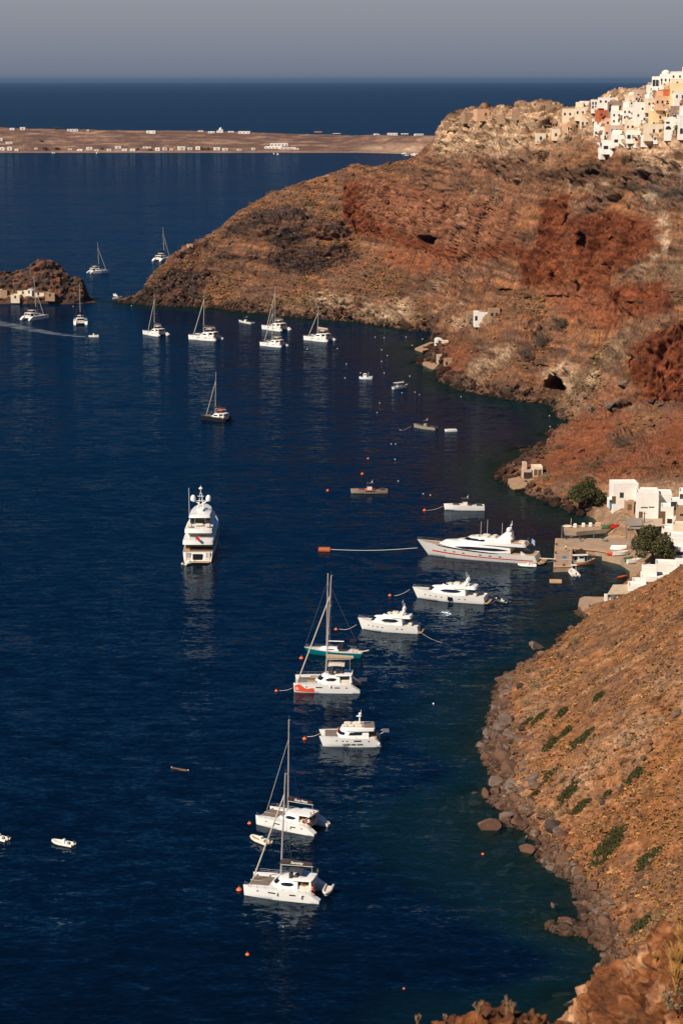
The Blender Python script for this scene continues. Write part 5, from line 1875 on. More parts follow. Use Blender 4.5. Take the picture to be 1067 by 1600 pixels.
def px_prism(name, m, pts, z1, z0, label=None, cat=None, parent=None, kind=None):
    c = sum((at_z(a, b, z1) for a, b in pts), Vector()) / len(pts)
    c.z = 0
    mb = MB()
    mb.prism([(at_z(a, b, z1).x - c.x, at_z(a, b, z1).y - c.y) for a, b in pts], z0, z1)
    o = mb.build(name, m, parent)
    if parent is None:
        o.location = c
    return tag(o, label, cat, None, kind)

q = thing("quay", "concrete quay with a square end jutting into the bay at the harbour", "quay", at_z(900, 850, 0))
def qpart(name, m, pts, z1, z0):
    mb = MB()
    o0 = q.location
    mb.prism([(at_z(a, b, z1).x - o0.x, at_z(a, b, z1).y - o0.y) for a, b in pts], z0, z1)
    return mb.build(name, m, q)
qpart("deck", M_CONC, [(867, 841), (1000, 841), (1000, 868), (968, 866), (930, 860), (894, 857), (892.5, 885), (864, 886)], 1.3, -4)
for pts in ([(867, 841), (869.5, 841), (866.5, 886), (864, 886)], [(866.5, 883.5), (892, 883), (892, 885.2), (866.4, 885.7)], [(889.5, 858), (892.2, 857.6), (890.8, 882.5), (888.2, 882.6)], [(869.8, 855), (892, 854.6), (893, 857.2), (869.6, 857.2)], [(894, 857.2), (930, 860.2), (968, 866.2), (968, 864.2), (930, 858.2), (894, 855.2)]):
    qpart("edge", M_EDGE, pts, 1.34, 1.2)
for px, py in ((868.5, 852), (867.5, 865), (866.5, 878), (880, 884.3), (884, 842.5), (912, 842.4), (940, 842.3)):
    p = at_z(px, py, 1.3) - q.location
    MB().lathe([(.22, 1.25), (.2, 1.65), (.3, 1.7), (.3, 1.8), (.05, 1.86)], (p.x, p.y, 0), 8).build("bollard", M_POLE, q)
px_prism("mole", M_CONC, [(880, 823), (905, 820.5), (952, 818), (956, 826), (930, 828), (900, 831), (882, 830)], 1.1, -4, "narrow old concrete mole behind the quay", "mole")
for i, (px, py, lab) in enumerate([(886, 824, "heap of pale net on the seaward end of the old mole"), (898, 824, "first white block from the seaward end of the old mole"), (911, 823, "second white block from the seaward end of the old mole"), (922, 822.5, "third white block from the seaward end of the old mole"), (934, 822, "fourth block, tinged pink, on the old mole")]):
    p = at_z(px, py, 1.1)
    mb = MB()
    if i == 0:
        v, f = rock_shape(2, 77, 3)
        mb.add([(a[0] * 1.3, a[1] * .9, a[2] * .6 + .3) for a in v], [tuple(c) for c in f])
        mb.tube([(.9, .2, 0), (1.0, .2, 2.4)], .05)
    else:
        mb.bbox((0, 0, .42), (.9 if i < 4 else 1.6, .8, 1.0), .12)
        mb.bbox((0, 0, .98), (.7 if i < 4 else 1.3, .6, .14), .04)
    o = mb.build("net_heap" if i == 0 else "block", [M_CREAM, M_WHITE, M_WHITE, M_WHITE, M_PEACH][i])
    o.location = p
    tag(o, lab, "net" if i == 0 else "block", "things on the old mole")
px_prism("slipway", M_EDGE, [(940, 842), (950, 837), (985, 829), (992, 833), (975, 840.4), (955, 840.6)], .8, -3, "short tan slipway between the old mole and the quay", "slipway")
px_prism("landing", M_CONC, [(905, 935), (912, 932), (975, 933), (980, 946), (950, 950), (912, 951), (903, 944)], 1.2, -4, "stone landing platform in front of the reed roofed terrace", "landing")
px_prism("harbour_ground", M_CONC, [(940, 868), (968, 866), (1000, 866), (1000, 841), (1060, 841), (1100, 850), (1100, 895), (1000, 893), (985, 886), (968, 874.5)], 1.26, -1, None, None, None, "structure")
px_prism("sea_wall", M_STONE, [(983, 886), (1024, 882), (1030, 895), (1000, 900), (985, 901)], 1.9, -3, "rough stone sea wall below the white houses by the cove", "wall")

HG = "white houses of the harbour"
HM = [
    (953, 758, 993, 788, "white", "white harbour house with one small window, highest on the left", "flat", [(.35, .35, 1.0, 1.4), (.05, .05, 1, 2, 0, "d")], 5.5, .18, 6),
    (992, 773, 1026, 811, "white", "largest windowless white harbour building with two thin slits", "flat", [(.35, .45, 1.8, .25), (.68, .47, 1.4, .25), (.3, .5, 1, .6, 1), (.6, .5, 1, .6, 1), (.2, .02, 1.0, 1.9, 0, "d")], 3, .06, 8),
    (1025, 775, 1047, 808, "white", "white wing joined to the right of the largest harbour building", "flat", [], 3, .06, 7),
    (1031, 794, 1051, 820, "white", "white shed with a dark red door and a tilted pale roof", "flat", [(.12, .05, 1.6, 3.4, 0, "d"), (.7, .1, 1.3, 1.2)], 2.6, .0, 5),
    (1046, 785, 1075, 800, "white", "white upper house with a grey door at the right edge of the harbour", "flat", [(.2, .2, 1.6, 2.2)], 6, 0, 5),
    (1055, 795, 1085, 823, "stone", "bare stone house at the right edge behind the tree", "flat", [(.3, .6, 1, .5)], 3, 0, 5),
    (1050, 822, 1085, 843, "cream", "cream terrace wall house right of the tree top", "flat", [], 3, 0, 4),
    (1043, 842, 1085, 884, "white", "tall white house at the right edge beside the tree", "flat", [(.6, .6, 1.6, 2.2), (.05, .3, .4, 1.6)], 1.3, .0, 6),
    (1047, 857, 1085, 893, "white", "white house with a tan terrace in front of the tall white house", "step", [(.35, .7, 2.4, .8)], 1.3, .0, 4),
    (1023, 884, 1056, 905, "white", "white vaulted house stepping down toward the cove", "flat", [(.85, .15, .8, .8)], 2.2, .02, 5),
    (1000, 904, 1046, 929, "white", "white house with one square grey window low by the cove", "step", [(.2, .35, 1.7, 1.6)], 2.2, .06, 5),
    (980, 919, 1008, 941, "white", "blank white house beside the reed roofed terrace", "flat", [], 1.6, .05, 5),
    (1033, 829, 1050, 841, "white", "low white house half hidden behind the tree top", "flat", [(.3, .2, .8, 1.2), (.7, .2, .8, 1.2)], 2.6, .1, 4),
    (1010, 890, 1024, 900, "white", "small white cube above the vaulted house by the cove", "flat", [(.5, .3, .8, 1.0)], 2.4, .1, 4),
    (1053, 893, 1085, 908, "white", "long low white wall house at the right edge above the slope", "step", [(.15, .3, .9, 1.2), (.3, .3, .9, 1.2)], 2.4, .05, 5),
    (1006, 800, 1018, 812, "cream", "small cream annex at the foot of the largest harbour building", "flat", [(.5, .05, 1.0, 1.9, 0, "d")], 2.8, .0, 3),
    (1050, 810, 1062, 822, "white", "small white cube between the shed and the stone house", "flat", [(.4, .3, .8, 1.0)], 2.8, .1, 3),
    (975, 786, 989, 797, "stone", "low rough stone shed under the first harbour house", "flat", [(.5, .05, 1.0, 1.5, 0, "d")], 4.5, .1, 3),
    (1060, 770, 1085, 784, "white", "white house highest at the right edge of the harbour", "flat", [(.15, .3, .9, 1.3), (.4, .3, .9, 1.3)], 8, .0, 5),
    (987, 911, 1001, 921, "white", "small white cube rising behind the blank house by the terrace", "flat", [(.7, .5, .8, .4)], 2.0, .05, 4),
]
for (x0, y0, x1, y1, col, lab, roof, wins, z, rz, dp) in HM:
    zz = ground(at_z((x0 + x1) / 2, y1, z).x, at_z((x0 + x1) / 2, y1, z).y)[0] or z
    rect_house(x0, y0, x1, y1, col, lab, roof, wins, rz, dp, HG, z=z, base=3.5)
# teal kiosk
p = at_z(953.5, 792, 4.6)
k_ = px_m(p)
t = thing("kiosk", "teal cabin with a white surround at the left end of the first harbour house", "kiosk", p, -.1)
MB().bbox((0, 1, 6 * k_), (11 * k_, 2.4, 14 * k_), .06).build("wall", M_WHITE, t)
MB().bbox((1.2 * k_, -.3, 6 * k_), (7 * k_, .5, 11 * k_), .04).build("shutter", M_BLUEW, t)
MB().bbox((1.2 * k_, -.6, 9.4 * k_), (5.8 * k_, .12, 3.2 * k_), .02).build("window", M_PANE, t)
# taverna awnings on posts with tables under them
for i, (x0, y0, x1, y1, lab, m) in enumerate([(978, 811, 1003, 821, "grey canvas awning on posts in front of the largest white building", M_GREYC), (1004, 812, 1034, 822, "long tan awning on posts right of the grey canvas one", M_REED), (984, 820, 1004, 826, "lower grey parasol awning below the grey canvas one", M_GREYC)]):
    h_ = 3.0 - .5 * (i == 2)
    z = 2.4
    cs = [at_z(a, b, z + h_) for a, b in ((x0, y1), (x1, y1), (x1, y0), (x0, y0))]
    c = sum(cs, Vector()) / 4
    t = thing("awning", lab, "awning", (c.x, c.y, z))
    mb = MB()
    n = 6
    rings = []
    for j in range(n + 1):
        a, b_ = cs[0].lerp(cs[1], j / n), cs[3].lerp(cs[2], j / n)
        sag = -.14 * math.sin(PI * j / n)
        rings.append([(a.x - c.x, a.y - c.y, h_ + sag), (b_.x - c.x, b_.y - c.y, h_ + .35 + sag), (b_.x - c.x, b_.y - c.y, h_ + .40 + sag), (a.x - c.x, a.y - c.y, h_ + .06 + sag)])
    mb.loft(rings)
    mb.build("canvas", m, t)
    for v in cs:
        MB().tube([(v.x - c.x, v.y - c.y, -1.5), (v.x - c.x, v.y - c.y, h_)], .07).build("post", M_STEEL, t)
def table_set(x, y, z, label, group):
    t = thing("table", label, "table", (x, y, z), rng.uniform(0, 3), group)
    MB().bbox((0, 0, .74), (1.1, .8, .05), .01).build("top", M_BLUEW, t)
    for sx in (-1, 1):
        for sy in (-1, 1):
            MB().box((sx * .48, sy * .33, .36), (.06, .06, .72)).build("leg", M_BROWNW, t)
def chair(x, y, z, rz, label, group):
    t = thing("chair", label, "chair", (x, y, z), rz, group)
    MB().bbox((0, 0, .45), (.45, .45, .05), .01).build("seat", M_BROWNW, t)
    MB().bbox((0, .21, .72), (.45, .05, .5), .01).build("backrest", M_BROWNW, t)
    for sx in (-1, 1):
        for sy in (-1, 1):
            MB().box((sx * .19, sy * .19, .21), (.05, .05, .42)).build("leg", M_BROWNW, t)
for i, (px, py) in enumerate(((985, 824), (992, 823), (999, 824), (1008, 824), (1018, 824), (1027, 824))):
    p = at_z(px, py + 3, 2.4)
    z = max(2.0, ground(p.x, p.y)[0] or 2.4)
    table_set(p.x, p.y, z, "blue taverna table in the shade of the awnings on the quay", "taverna tables under the awnings")
    for a in (0, PI):
        chair(p.x + math.cos(a) * .9, p.y + math.sin(a) * .9, z, a - PI / 2, "brown taverna chair drawn up to a table under the awnings", "taverna chairs under the awnings")
# reed roofed terrace
cs = [at_z(a, b, 4.2) for a, b in ((948, 928), (983, 926.5), (990, 915.5), (957, 916))]
c = sum(cs, Vector()) / 4
t = thing("pergola", "reed roofed terrace on white posts beside the blank white house", "pergola", (c.x, c.y, 1.2))
mb = MB()
mb.loft([[(v.x - c.x, v.y - c.y, 2.75 + (.5 if j > 1 else 0) + e) for j, v in enumerate(cs)] for e in (0, .14)])
mb.build("roof", M_REED, t)
for px, py in ((946, 928), (953, 927.5), (964, 928), (982, 926)):
    v = at_z(px, py, 4.0)
    MB().bbox((v.x - c.x, v.y - c.y, 1.3), (.75 if px == 946 else .22, .5 if px == 946 else .22, 3.0), .04).build("post", M_WHITE, t)
for px, py in ((957, 936), (966, 937), (974, 936)):
    p = at_z(px, py, 1.2)
    table_set(p.x, p.y, 1.2, "blue table under the reed roof by the cove", "tables of the reed roofed terrace")
    chair(p.x - .9, p.y, 1.2, 1.57, "brown chair under the reed roof by the cove", "chairs of the reed roofed terrace")
for px, py in ((944, 944), (947, 944)):
    p = at_z(px, py, 1.2)
    chair(p.x, p.y, 1.2, px, "brown chair out in the sun on the stone landing", "chairs on the stone landing")
for i, (px, py, z, lab) in enumerate([(905, 846, 1.3, "stack of grey crates on the quay"), (940, 846, 1.3, "low stack of crates on the quay near its root"), (984, 848, 1.3, "crates on the quay beside the tree")]):
    p = at_z(px, py, z)
    for j in range(3):
        o = MB().bbox((0, 0, .2), (.6, .42, .38), .03).build("crate", (M_GREYC, M_BLUEW, M_BROWNW)[j])
        o.location = (p.x + (.66 * j if i else .2 * (j == 1)), p.y, p.z + (0 if i else .39 * j))
        o.rotation_euler = (0, 0, .2 * j - .1)
        tag(o, ("grey", "blue", "brown")[j] + " crate in the " + lab, "crate", "crates on the quay")
# poles
for px, y0, y1, lab, m, r_, z in ((877, 822, 842, "tall grey lamp pole at the seaward corner of the quay", M_STEEL, .12, 1.3), (927, 825, 842, "thin grey lamp pole midway along the quay", M_STEEL, .09, 1.3), (892, 836, 842, "short signal post near the quay's seaward end", M_STEEL, .1, 1.3), (1005, 800, 838, "dark wooden utility pole in front of the awnings", M_POLE, .16, 2.0)):
    p = at_z(px, y1, z)
    k_ = px_m(p)
    H = (y1 - y0) * k_ * 1.03
    t = thing("pole", lab, "pole", p)
    MB().tube([(0, 0, -.3), (0, 0, H)], r_, 8, r_ * .7).build("shaft", m, t)
    if "lamp" in lab:
        MB().tube([(0, 0, H), (.4, 0, H + .15), (1.0, 0, H + .1)], .05).bbox((1.1, 0, H + .08), (.5, .22, .1), .03).build("lamp_head", m, t)
    else:
        MB().bbox((0, 0, H - .5), (1.2, .1, .1), .02).build("crossarm", m, t)
# white canopy by the tree
p = at_z(1034, 881, 1.3)
k_ = px_m(p)
t = thing("canopy", "small white canopy on posts between the tree and the tall white house", "canopy", p)
MB().lathe([(.1, 10 * k_), (2.0, 8.2 * k_), (8 * k_, 6.4 * k_), (8 * k_, 6.1 * k_)], (0, 0, 0), 4).build("roof", M_WHITE, t)
MB().bbox((0, 0, 1.4 * k_), (13 * k_, 1.6, 2.6 * k_), .1).build("counter", M_WHITE, t)
for sx in (-1, 1):
    MB().tube([(sx * 5 * k_, 0, 0), (sx * 5 * k_, 0, 6.3 * k_)], .06).build("post", M_STEEL, t)
# towel on the quay
p = at_z(881, 871, 1.3)
o = MB().bbox((0, 0, .06), (1.0, 2.4, .06), .02).build("mat", mat("blue_cloth", srgb(62, 110, 150), .9))
o.location = p
tag(o, "blue mat lying flat on the square end of the quay", "mat")

# ------------------------------------------------------------------ single huts on the slopes
rect_house(740, 489, 761, 502, "white", "white cube house alone on the brown slope above the bay", "flat", [(.12, .1, 1.0, 1.8)], .1, 5)
rect_house(762, 484, 780, 496, "stone", "brown stone wing behind the lone white cube house", "flat", [(.3, .2, 1, 1.2), (.7, .2, 1, 1.2)], .1, 4, cat="house")
rect_house(728, 489, 741, 500, "stone", "brown stone wing left of the lone white cube house", "flat", [(.5, .2, 1, 1.4)], .1, 4)
rect_house(679, 529, 691, 537, "white", "tiny white fishermen's hut on the upper rock spit", "vault", [(.5, .1, .8, 1.2)], .1, 4)
rect_house(690, 534, 700, 541, "cream", "tiny cream hut right of the white hut on the upper rock spit", "flat", [(.5, .1, .8, 1.2)], .1, 3)
rect_house(682, 556, 693, 563, "pink", "tiny pinkish hut on the lower rock spit", "flat", [(.5, .1, .8, 1.2)], .1, 3)
rect_house(693, 562, 706, 571, "stone", "stone walled terrace hut on the lower rock spit", "flat", [(.3, .1, .8, 1.2)], .1, 3)
px_prism("rock_pier", M_STONE, [(648, 544), (672, 534), (688, 536), (686, 543), (660, 548)], .8, -3, "small stone pier by the white hut on the upper rock spit", "pier")
px_prism("stone_terrace", M_STONE, [(660, 566), (688, 560), (700, 566), (694, 574), (672, 572)], 1.2, -3, "stone terrace by the pinkish hut on the lower rock spit", "terrace")
rect_house(815, 736, 829, 749, "pink", "left half of the ruined pale hut with door gaps on the spur", "step", [(.3, .1, 1.1, 1.9), (.75, .1, 1.1, 1.9)], .1, 5)
rect_house(830, 732, 846, 744, "cream", "right half of the ruined pale hut with green doors on the spur", "flat", [(.3, .1, 1.0, 1.8, 0, "d"), (.7, .1, 1.0, 1.8, 0, "d")], .1, 5)
px_prism("stone_terrace", M_STONE, [(793, 748), (815, 744), (838, 750), (826, 756), (800, 754)], 2.0, -1, "pale terrace in front of the ruined hut on the spur", "terrace")
rect_house(293, 383, 301, 388, "peach", "tiny peach hut on the headland's left skyline", "flat", [], .2, 3)
# white cairns and stones
for px, py, s, lab in ((1031, 634, 1.6, "pale rock lying under the big red cliff block"), (953, 633, 1.8, "white rock at the foot of the slope left of the red cliff block"), (925, 640, 2.4, "large pale rock below the gully beside the red scree"), (1018, 626, 1.5, "dark pointed rock beside the red cliff block's left foot"), (972, 600, 2.6, "pale rock outcrop on the slope left of the red cliff block")):
    p = hit(px, py)[0]
    boulder(p, s, 3 if "dark" in lab else 0, lab, None, (1.2, 1, 1))
# ================================================================== boats
M_GEL = mat("white_gelcoat", srgb(236, 231, 222), .28, .05, .5, spec=.5, coat=.3)
M_GEL2 = mat("ivory_gelcoat", srgb(226, 216, 200), .35, .06, .5, spec=.5)
M_GREYH = mat("grey_hull_paint", srgb(150, 138, 120), .35, .08, .5, spec=.5)
M_SILV = mat("silver_hull_paint", srgb(212, 206, 198), .28, .05, .4, spec=.5, coat=.4)
M_BLACKH = mat("black_hull_paint", srgb(34, 32, 34), .3, .1, .6)
M_TEAL = mat("teal_hull_paint", srgb(0, 104, 112), .3, .08, .5, coat=.3)
M_TEAK = mat("teak_deck", srgb(176, 140, 104), .75, .2, 4)
M_GLASS = mat("tinted_glass", srgb(24, 24, 28), .08, .1, 1, spec=.7)
M_RED = mat("red_stripe_paint", srgb(196, 40, 36), .4, .05, 1)
M_ORG = mat("orange_red_decal", srgb(226, 84, 48), .45, .05, 1)
M_BUOY = mat("orange_buoy_plastic", srgb(232, 100, 40), .5, .12, 1.5)
M_MAST = mat("mast_aluminium", srgb(176, 164, 152), .4, .06, 1, spec=.5)
M_ROPE = mat("pale_rope", srgb(196, 184, 164), .9, .1, 4)
M_WIRE = mat("rigging_wire", srgb(120, 124, 130), .4, .1, 4)
M_TAN = mat("tan_canvas", srgb(176, 150, 122), .9, .1, 1)
M_BEIGE = mat("beige_canvas", srgb(204, 190, 170), .9, .1, 1)
M_NAVY = mat("navy_canvas", srgb(26, 28, 40), .9, .12, 1)
M_PLUM = mat("dark_plum_canvas", srgb(48, 28, 36), .9, .12, 1)
M_BRWN = mat("dark_brown_canvas", srgb(62, 48, 44), .9, .12, 1)
M_NET = mat("trampoline_net", srgb(120, 104, 90), .95, .2, 5)
M_HYP = mat("grey_inflatable_fabric", srgb(198, 192, 184), .6, .08, 1)
M_DGREY = mat("dark_grey_plastic", srgb(62, 62, 64), .55, .12, 2)
M_CUSH = mat("cushion_fabric", srgb(216, 200, 178), .9, .08, 2)
M_ANTI = mat("dark_antifouling", srgb(30, 32, 44), .7, .15, 1)
M_GREEN = mat("green_boat_paint", srgb(104, 134, 88), .5, .1, 1)
M_FOAM = mat("sea_foam", srgb(214, 222, 226), .9, .3, 2)
M_SKIN = mat("skin", srgb(190, 132, 100), .6, .06, 6)
M_HAIR = mat("dark_hair", srgb(44, 32, 26), .8, .2, 8)

class Hull:
    def __init__(s, L, B, Fs, Fb, rake=.8, trake=.3, full=2.4, stern=.9, draft=.5, dip=0.0, wl=.86):
        s.L, s.B, s.Fs, s.Fb, s.rake, s.trake, s.full, s.stern, s.draft, s.dip, s.wl = L, B, Fs, Fb, rake, trake, full, stern, draft, dip, wl
    def half(s, u):
        if u < .42:
            return s.B / 2 * (s.stern + (1 - s.stern) * math.sin(PI / 2 * u / .42))
        q = (u - .42) / .58
        return max(.02, s.B / 2 * (1 - q ** s.full))
    def sheer(s, u):
        return s.Fs + (s.Fb - s.Fs) * u ** 1.7 - s.dip * math.sin(PI * u)
    def pt(s, u, t):
        """u from stern to bow, t from waterline (0) to sheer (1); negative t below the water"""
        hs = s.half(u)
        hw = hs * (s.wl - .30 * u ** 3)
        h = hw + (hs - hw) * max(0, t) ** .7
        z = s.sheer(u) * t if t >= 0 else s.draft * t
        if t < 0:
            h = hw * (1 + .9 * t)
        x = -s.L / 2 + s.L * u - s.rake * (1 - max(t, -.3)) * u ** 5 + s.trake * (max(t, 0)) * (1 - u) ** 6
        return x, h, z
    def build(s, name, m, parent, n=22, bul=.12, deck=None, smooth=True):
        mb = MB()
        ts = [-1, -.55, 0, .25, .5, .75, 1]
        rings = []
        for i in range(n + 1):
            u = (i / n) ** .85
            side = [s.pt(u, t) for t in ts]
            x, h, z = side[-1]
            inn = max(.005, h - .10)
            side += [(x, inn, z), (x, inn, z - bul)]
            ring = [(a, -b, c) for a, b, c in side] + [(a, b, c) for a, b, c in reversed(side)]
            rings.append(ring)
        mb.loft(rings)
        o = mb.build(name, m, parent, smooth=smooth)
        if deck:
            md = MB()
            n2 = 20
            P = []
            for i in range(n2 + 1):
                u = .01 + .97 * i / n2
                x, h, z = s.pt(u, 1)
                P.append((x, max(.01, h - .13), z - bul + .025))
            md.loft([[(x, -h, z - .02), (x, h, z - .02), (x, h, z), (x, -h, z)] for x, h, z in P])
            md.build("deck", deck, parent)
        return o
    def band(s, name, m, parent, u0, u1, t0, t1, off=.025, sides=(1, -1), n=16, taper=False):
        for sd in sides:
            mb = MB()
            rings = []
            for i in range(n + 1):
                u = u0 + (u1 - u0) * i / n
                a, b = t0, t1
                if taper:
                    c = (t0 + t1) / 2
                    k = min(1, i / n * 5, (1 - i / n) * 5) ** .5
                    a, b = c + (t0 - c) * max(.05, k), c + (t1 - c) * max(.05, k)
                p, q = s.pt(u, a), s.pt(u, b)
                rings.append([(p[0], sd * (p[1] + off), p[2]), (q[0], sd * (q[1] + off), q[2]), (q[0], sd * (q[1] - .05), q[2]), (p[0], sd * (p[1] - .05), p[2])])
            mb.loft(rings)
            o = mb.build(name, m, parent)
        return o

class House:
    """deckhouse: plan outline (x, half width) from stern to bow at the foot; the top is narrower and pulled in at both ends"""
    def __init__(s, prof, z0, z1, back=.2, front=1.0, w=.86, crown=.1):
        s.p, s.z0, s.z1, s.back, s.front, s.w, s.crown = prof, z0, z1, back, front, w, crown
        s.x0, s.x1 = prof[0][0], prof[-1][0]
    def at(s, x, t):
        h = float(np.interp(x, [a for a, _ in s.p], [b for _, b in s.p]))
        q = (x - s.x0) / (s.x1 - s.x0)
        xx = x + s.back * t * (1 - q) - s.front * t * q
        return xx, h * (1 - (1 - s.w) * t), s.z0 + (s.z1 - s.z0) * t
    def build(s, name, m, parent, smooth=True):
        mb = MB()
        xs = [a for a, _ in s.p]
        rings = []
        for t, k, up in ((0, 1, 0), (.5, 1, 0), (.92, 1, 0), (1, .95, 0), (1, .6, s.crown * .8), (1, .1, s.crown)):
            r = []
            for x in xs:
                a, h, z = s.at(x, t)
                c = (s.x0 + s.x1) / 2
                r.append((c + (a - c) * (k if k > .5 else k), h * k, z + up))
            rings.append(r + [(a, -h, z) for a, h, z in reversed(r)])
        mb.loft(rings)
        return mb.build(name, m, parent, smooth=smooth)
    def band(s, name, m, parent, xa, xb, t0, t1, off=.02, sides=(1, -1), n=10, slant=0.0, round_=False):
        for sd in sides:
            mb = MB()
            rings = []
            for i in range(n + 1):
                q = i / n
                x = xa + (xb - xa) * q
                a, b = t0, t1
                if round_:
                    c = (t0 + t1) / 2
                    k = min(1, max(.06, (q * 4) ** .6, 0), max(.06, ((1 - q) * 4) ** .6))
                    a, b = c + (t0 - c) * k, c + (t1 - c) * k
                P, Q_ = s.at(x, a), s.at(x, b)
                rings.append([(P[0], sd * (P[1] + off), P[2]), (Q_[0] + slant, sd * (Q_[1] + off), Q_[2]), (Q_[0] + slant, sd * (Q_[1] - .06), Q_[2]), (P[0], sd * (P[1] - .06), P[2])])
            mb.loft(rings)
            o = mb.build(name, m, parent)
        return o
    def front_band(s, name, m, parent, t0, t1, off=.03, xcut=None):
        """window round the front"""
        pts = [(x, h) for x, h in s.p if x >= (xcut if xcut is not None else s.x1 - .9)]
        mb = MB()
        rings = []
        seq = pts + [(x, -h) for x, h in reversed(pts)]
        for x, h in seq:
            sd = 1 if h >= 0 else -1
            P, Q_ = s.at(x, t0), s.at(x, t1)
            rings.append([(P[0] + off, sd * (P[1] + off), P[2]), (Q_[0] + off, sd * (Q_[1] + off), Q_[2]), (Q_[0] - .05, sd * max(0, Q_[1] - .05), Q_[2]), (P[0] - .05, sd * max(0, P[1] - .05), P[2])])
        mb.loft(rings)
        return mb.build(name, m, parent)

def bow_stern(bx, by, sx_, sy_, off=0.0):
    """heading, length and middle of a boat whose near waterline runs between two photograph points; off shifts it away from the camera"""
    b, s_ = at_z(bx, by), at_z(sx_, sy_)
    d = b - s_
    a = math.atan2(d.y, d.x)
    n = Vector((-d.y, d.x, 0)).normalized()
    if n.y < 0:
        n = -n
    return (b + s_) / 2 + n * off, a, d.length

def rails(t, pts, h=.6, m=None, n=None, name="rail"):
    mb = MB()
    for p in pts:
        mb.tube([p, (p[0], p[1], p[2] + h)], .022, 4)
    for k in (1.0, .5):
        mb.tube([(p[0], p[1], p[2] + h * k) for p in pts], .018, 4)
    return mb.build(name, m or M_STEEL, t)

def outboard(parent, x, y, z, m=None):
    mb = MB()
    mb.bbox((x - .1, y, z + .35), (.4, .32, .45), .1)
    mb.tube([(x - .05, y, z + .2), (x - .1, y, z - .55)], .07)
    return mb.build("outboard_motor", m or M_DGREY, parent)

def rib_boat(loc, rz, L, label, group=None, tube=None, name="dinghy", console=True, cat="dinghy", motor=True, inner=None, tilt=None):
    t = thing(name, label, cat, loc, rz, group)
    B, r = L * .42, L * .055
    y = B / 2 - r
    path = [(-L / 2, -y, r * 1.1), (L * .1, -y, r * 1.1), (L * .3, -y * .75, r * 1.35), (L * .43, -y * .3, r * 1.7), (L * .46, 0, r * 1.8), (L * .43, y * .3, r * 1.7), (L * .3, y * .75, r * 1.35), (L * .1, y, r * 1.1), (-L / 2, y, r * 1.1)]
    MB().tube(path, r, 10).build("tube", tube or M_HYP, t, smooth=True)
    mb = MB()
    mb.loft([[(x, -w, -.1), (x, w, -.1), (x, w * 1.05, r * .8), (x, -w * 1.05, r * .8)] for x, w in ((-L * .46, y), (L * .1, y * .98), (L * .3, y * .7), (L * .42, y * .25))])
    mb.build("floor", inner or M_CUSH, t)
    if console:
        mb = MB()
        mb.bbox((-L * .05, 0, r + .35), (L * .1, L * .12, .75), .05)
        mb.bbox((-L * .2, 0, r + .2), (L * .1, L * .16, .5), .05)
        mb.build("console", M_GEL, t)
    if motor:
        outboard(t, -L / 2, 0, .45)
    if tilt:
        t.rotation_euler = (tilt, 0, rz)
    return t

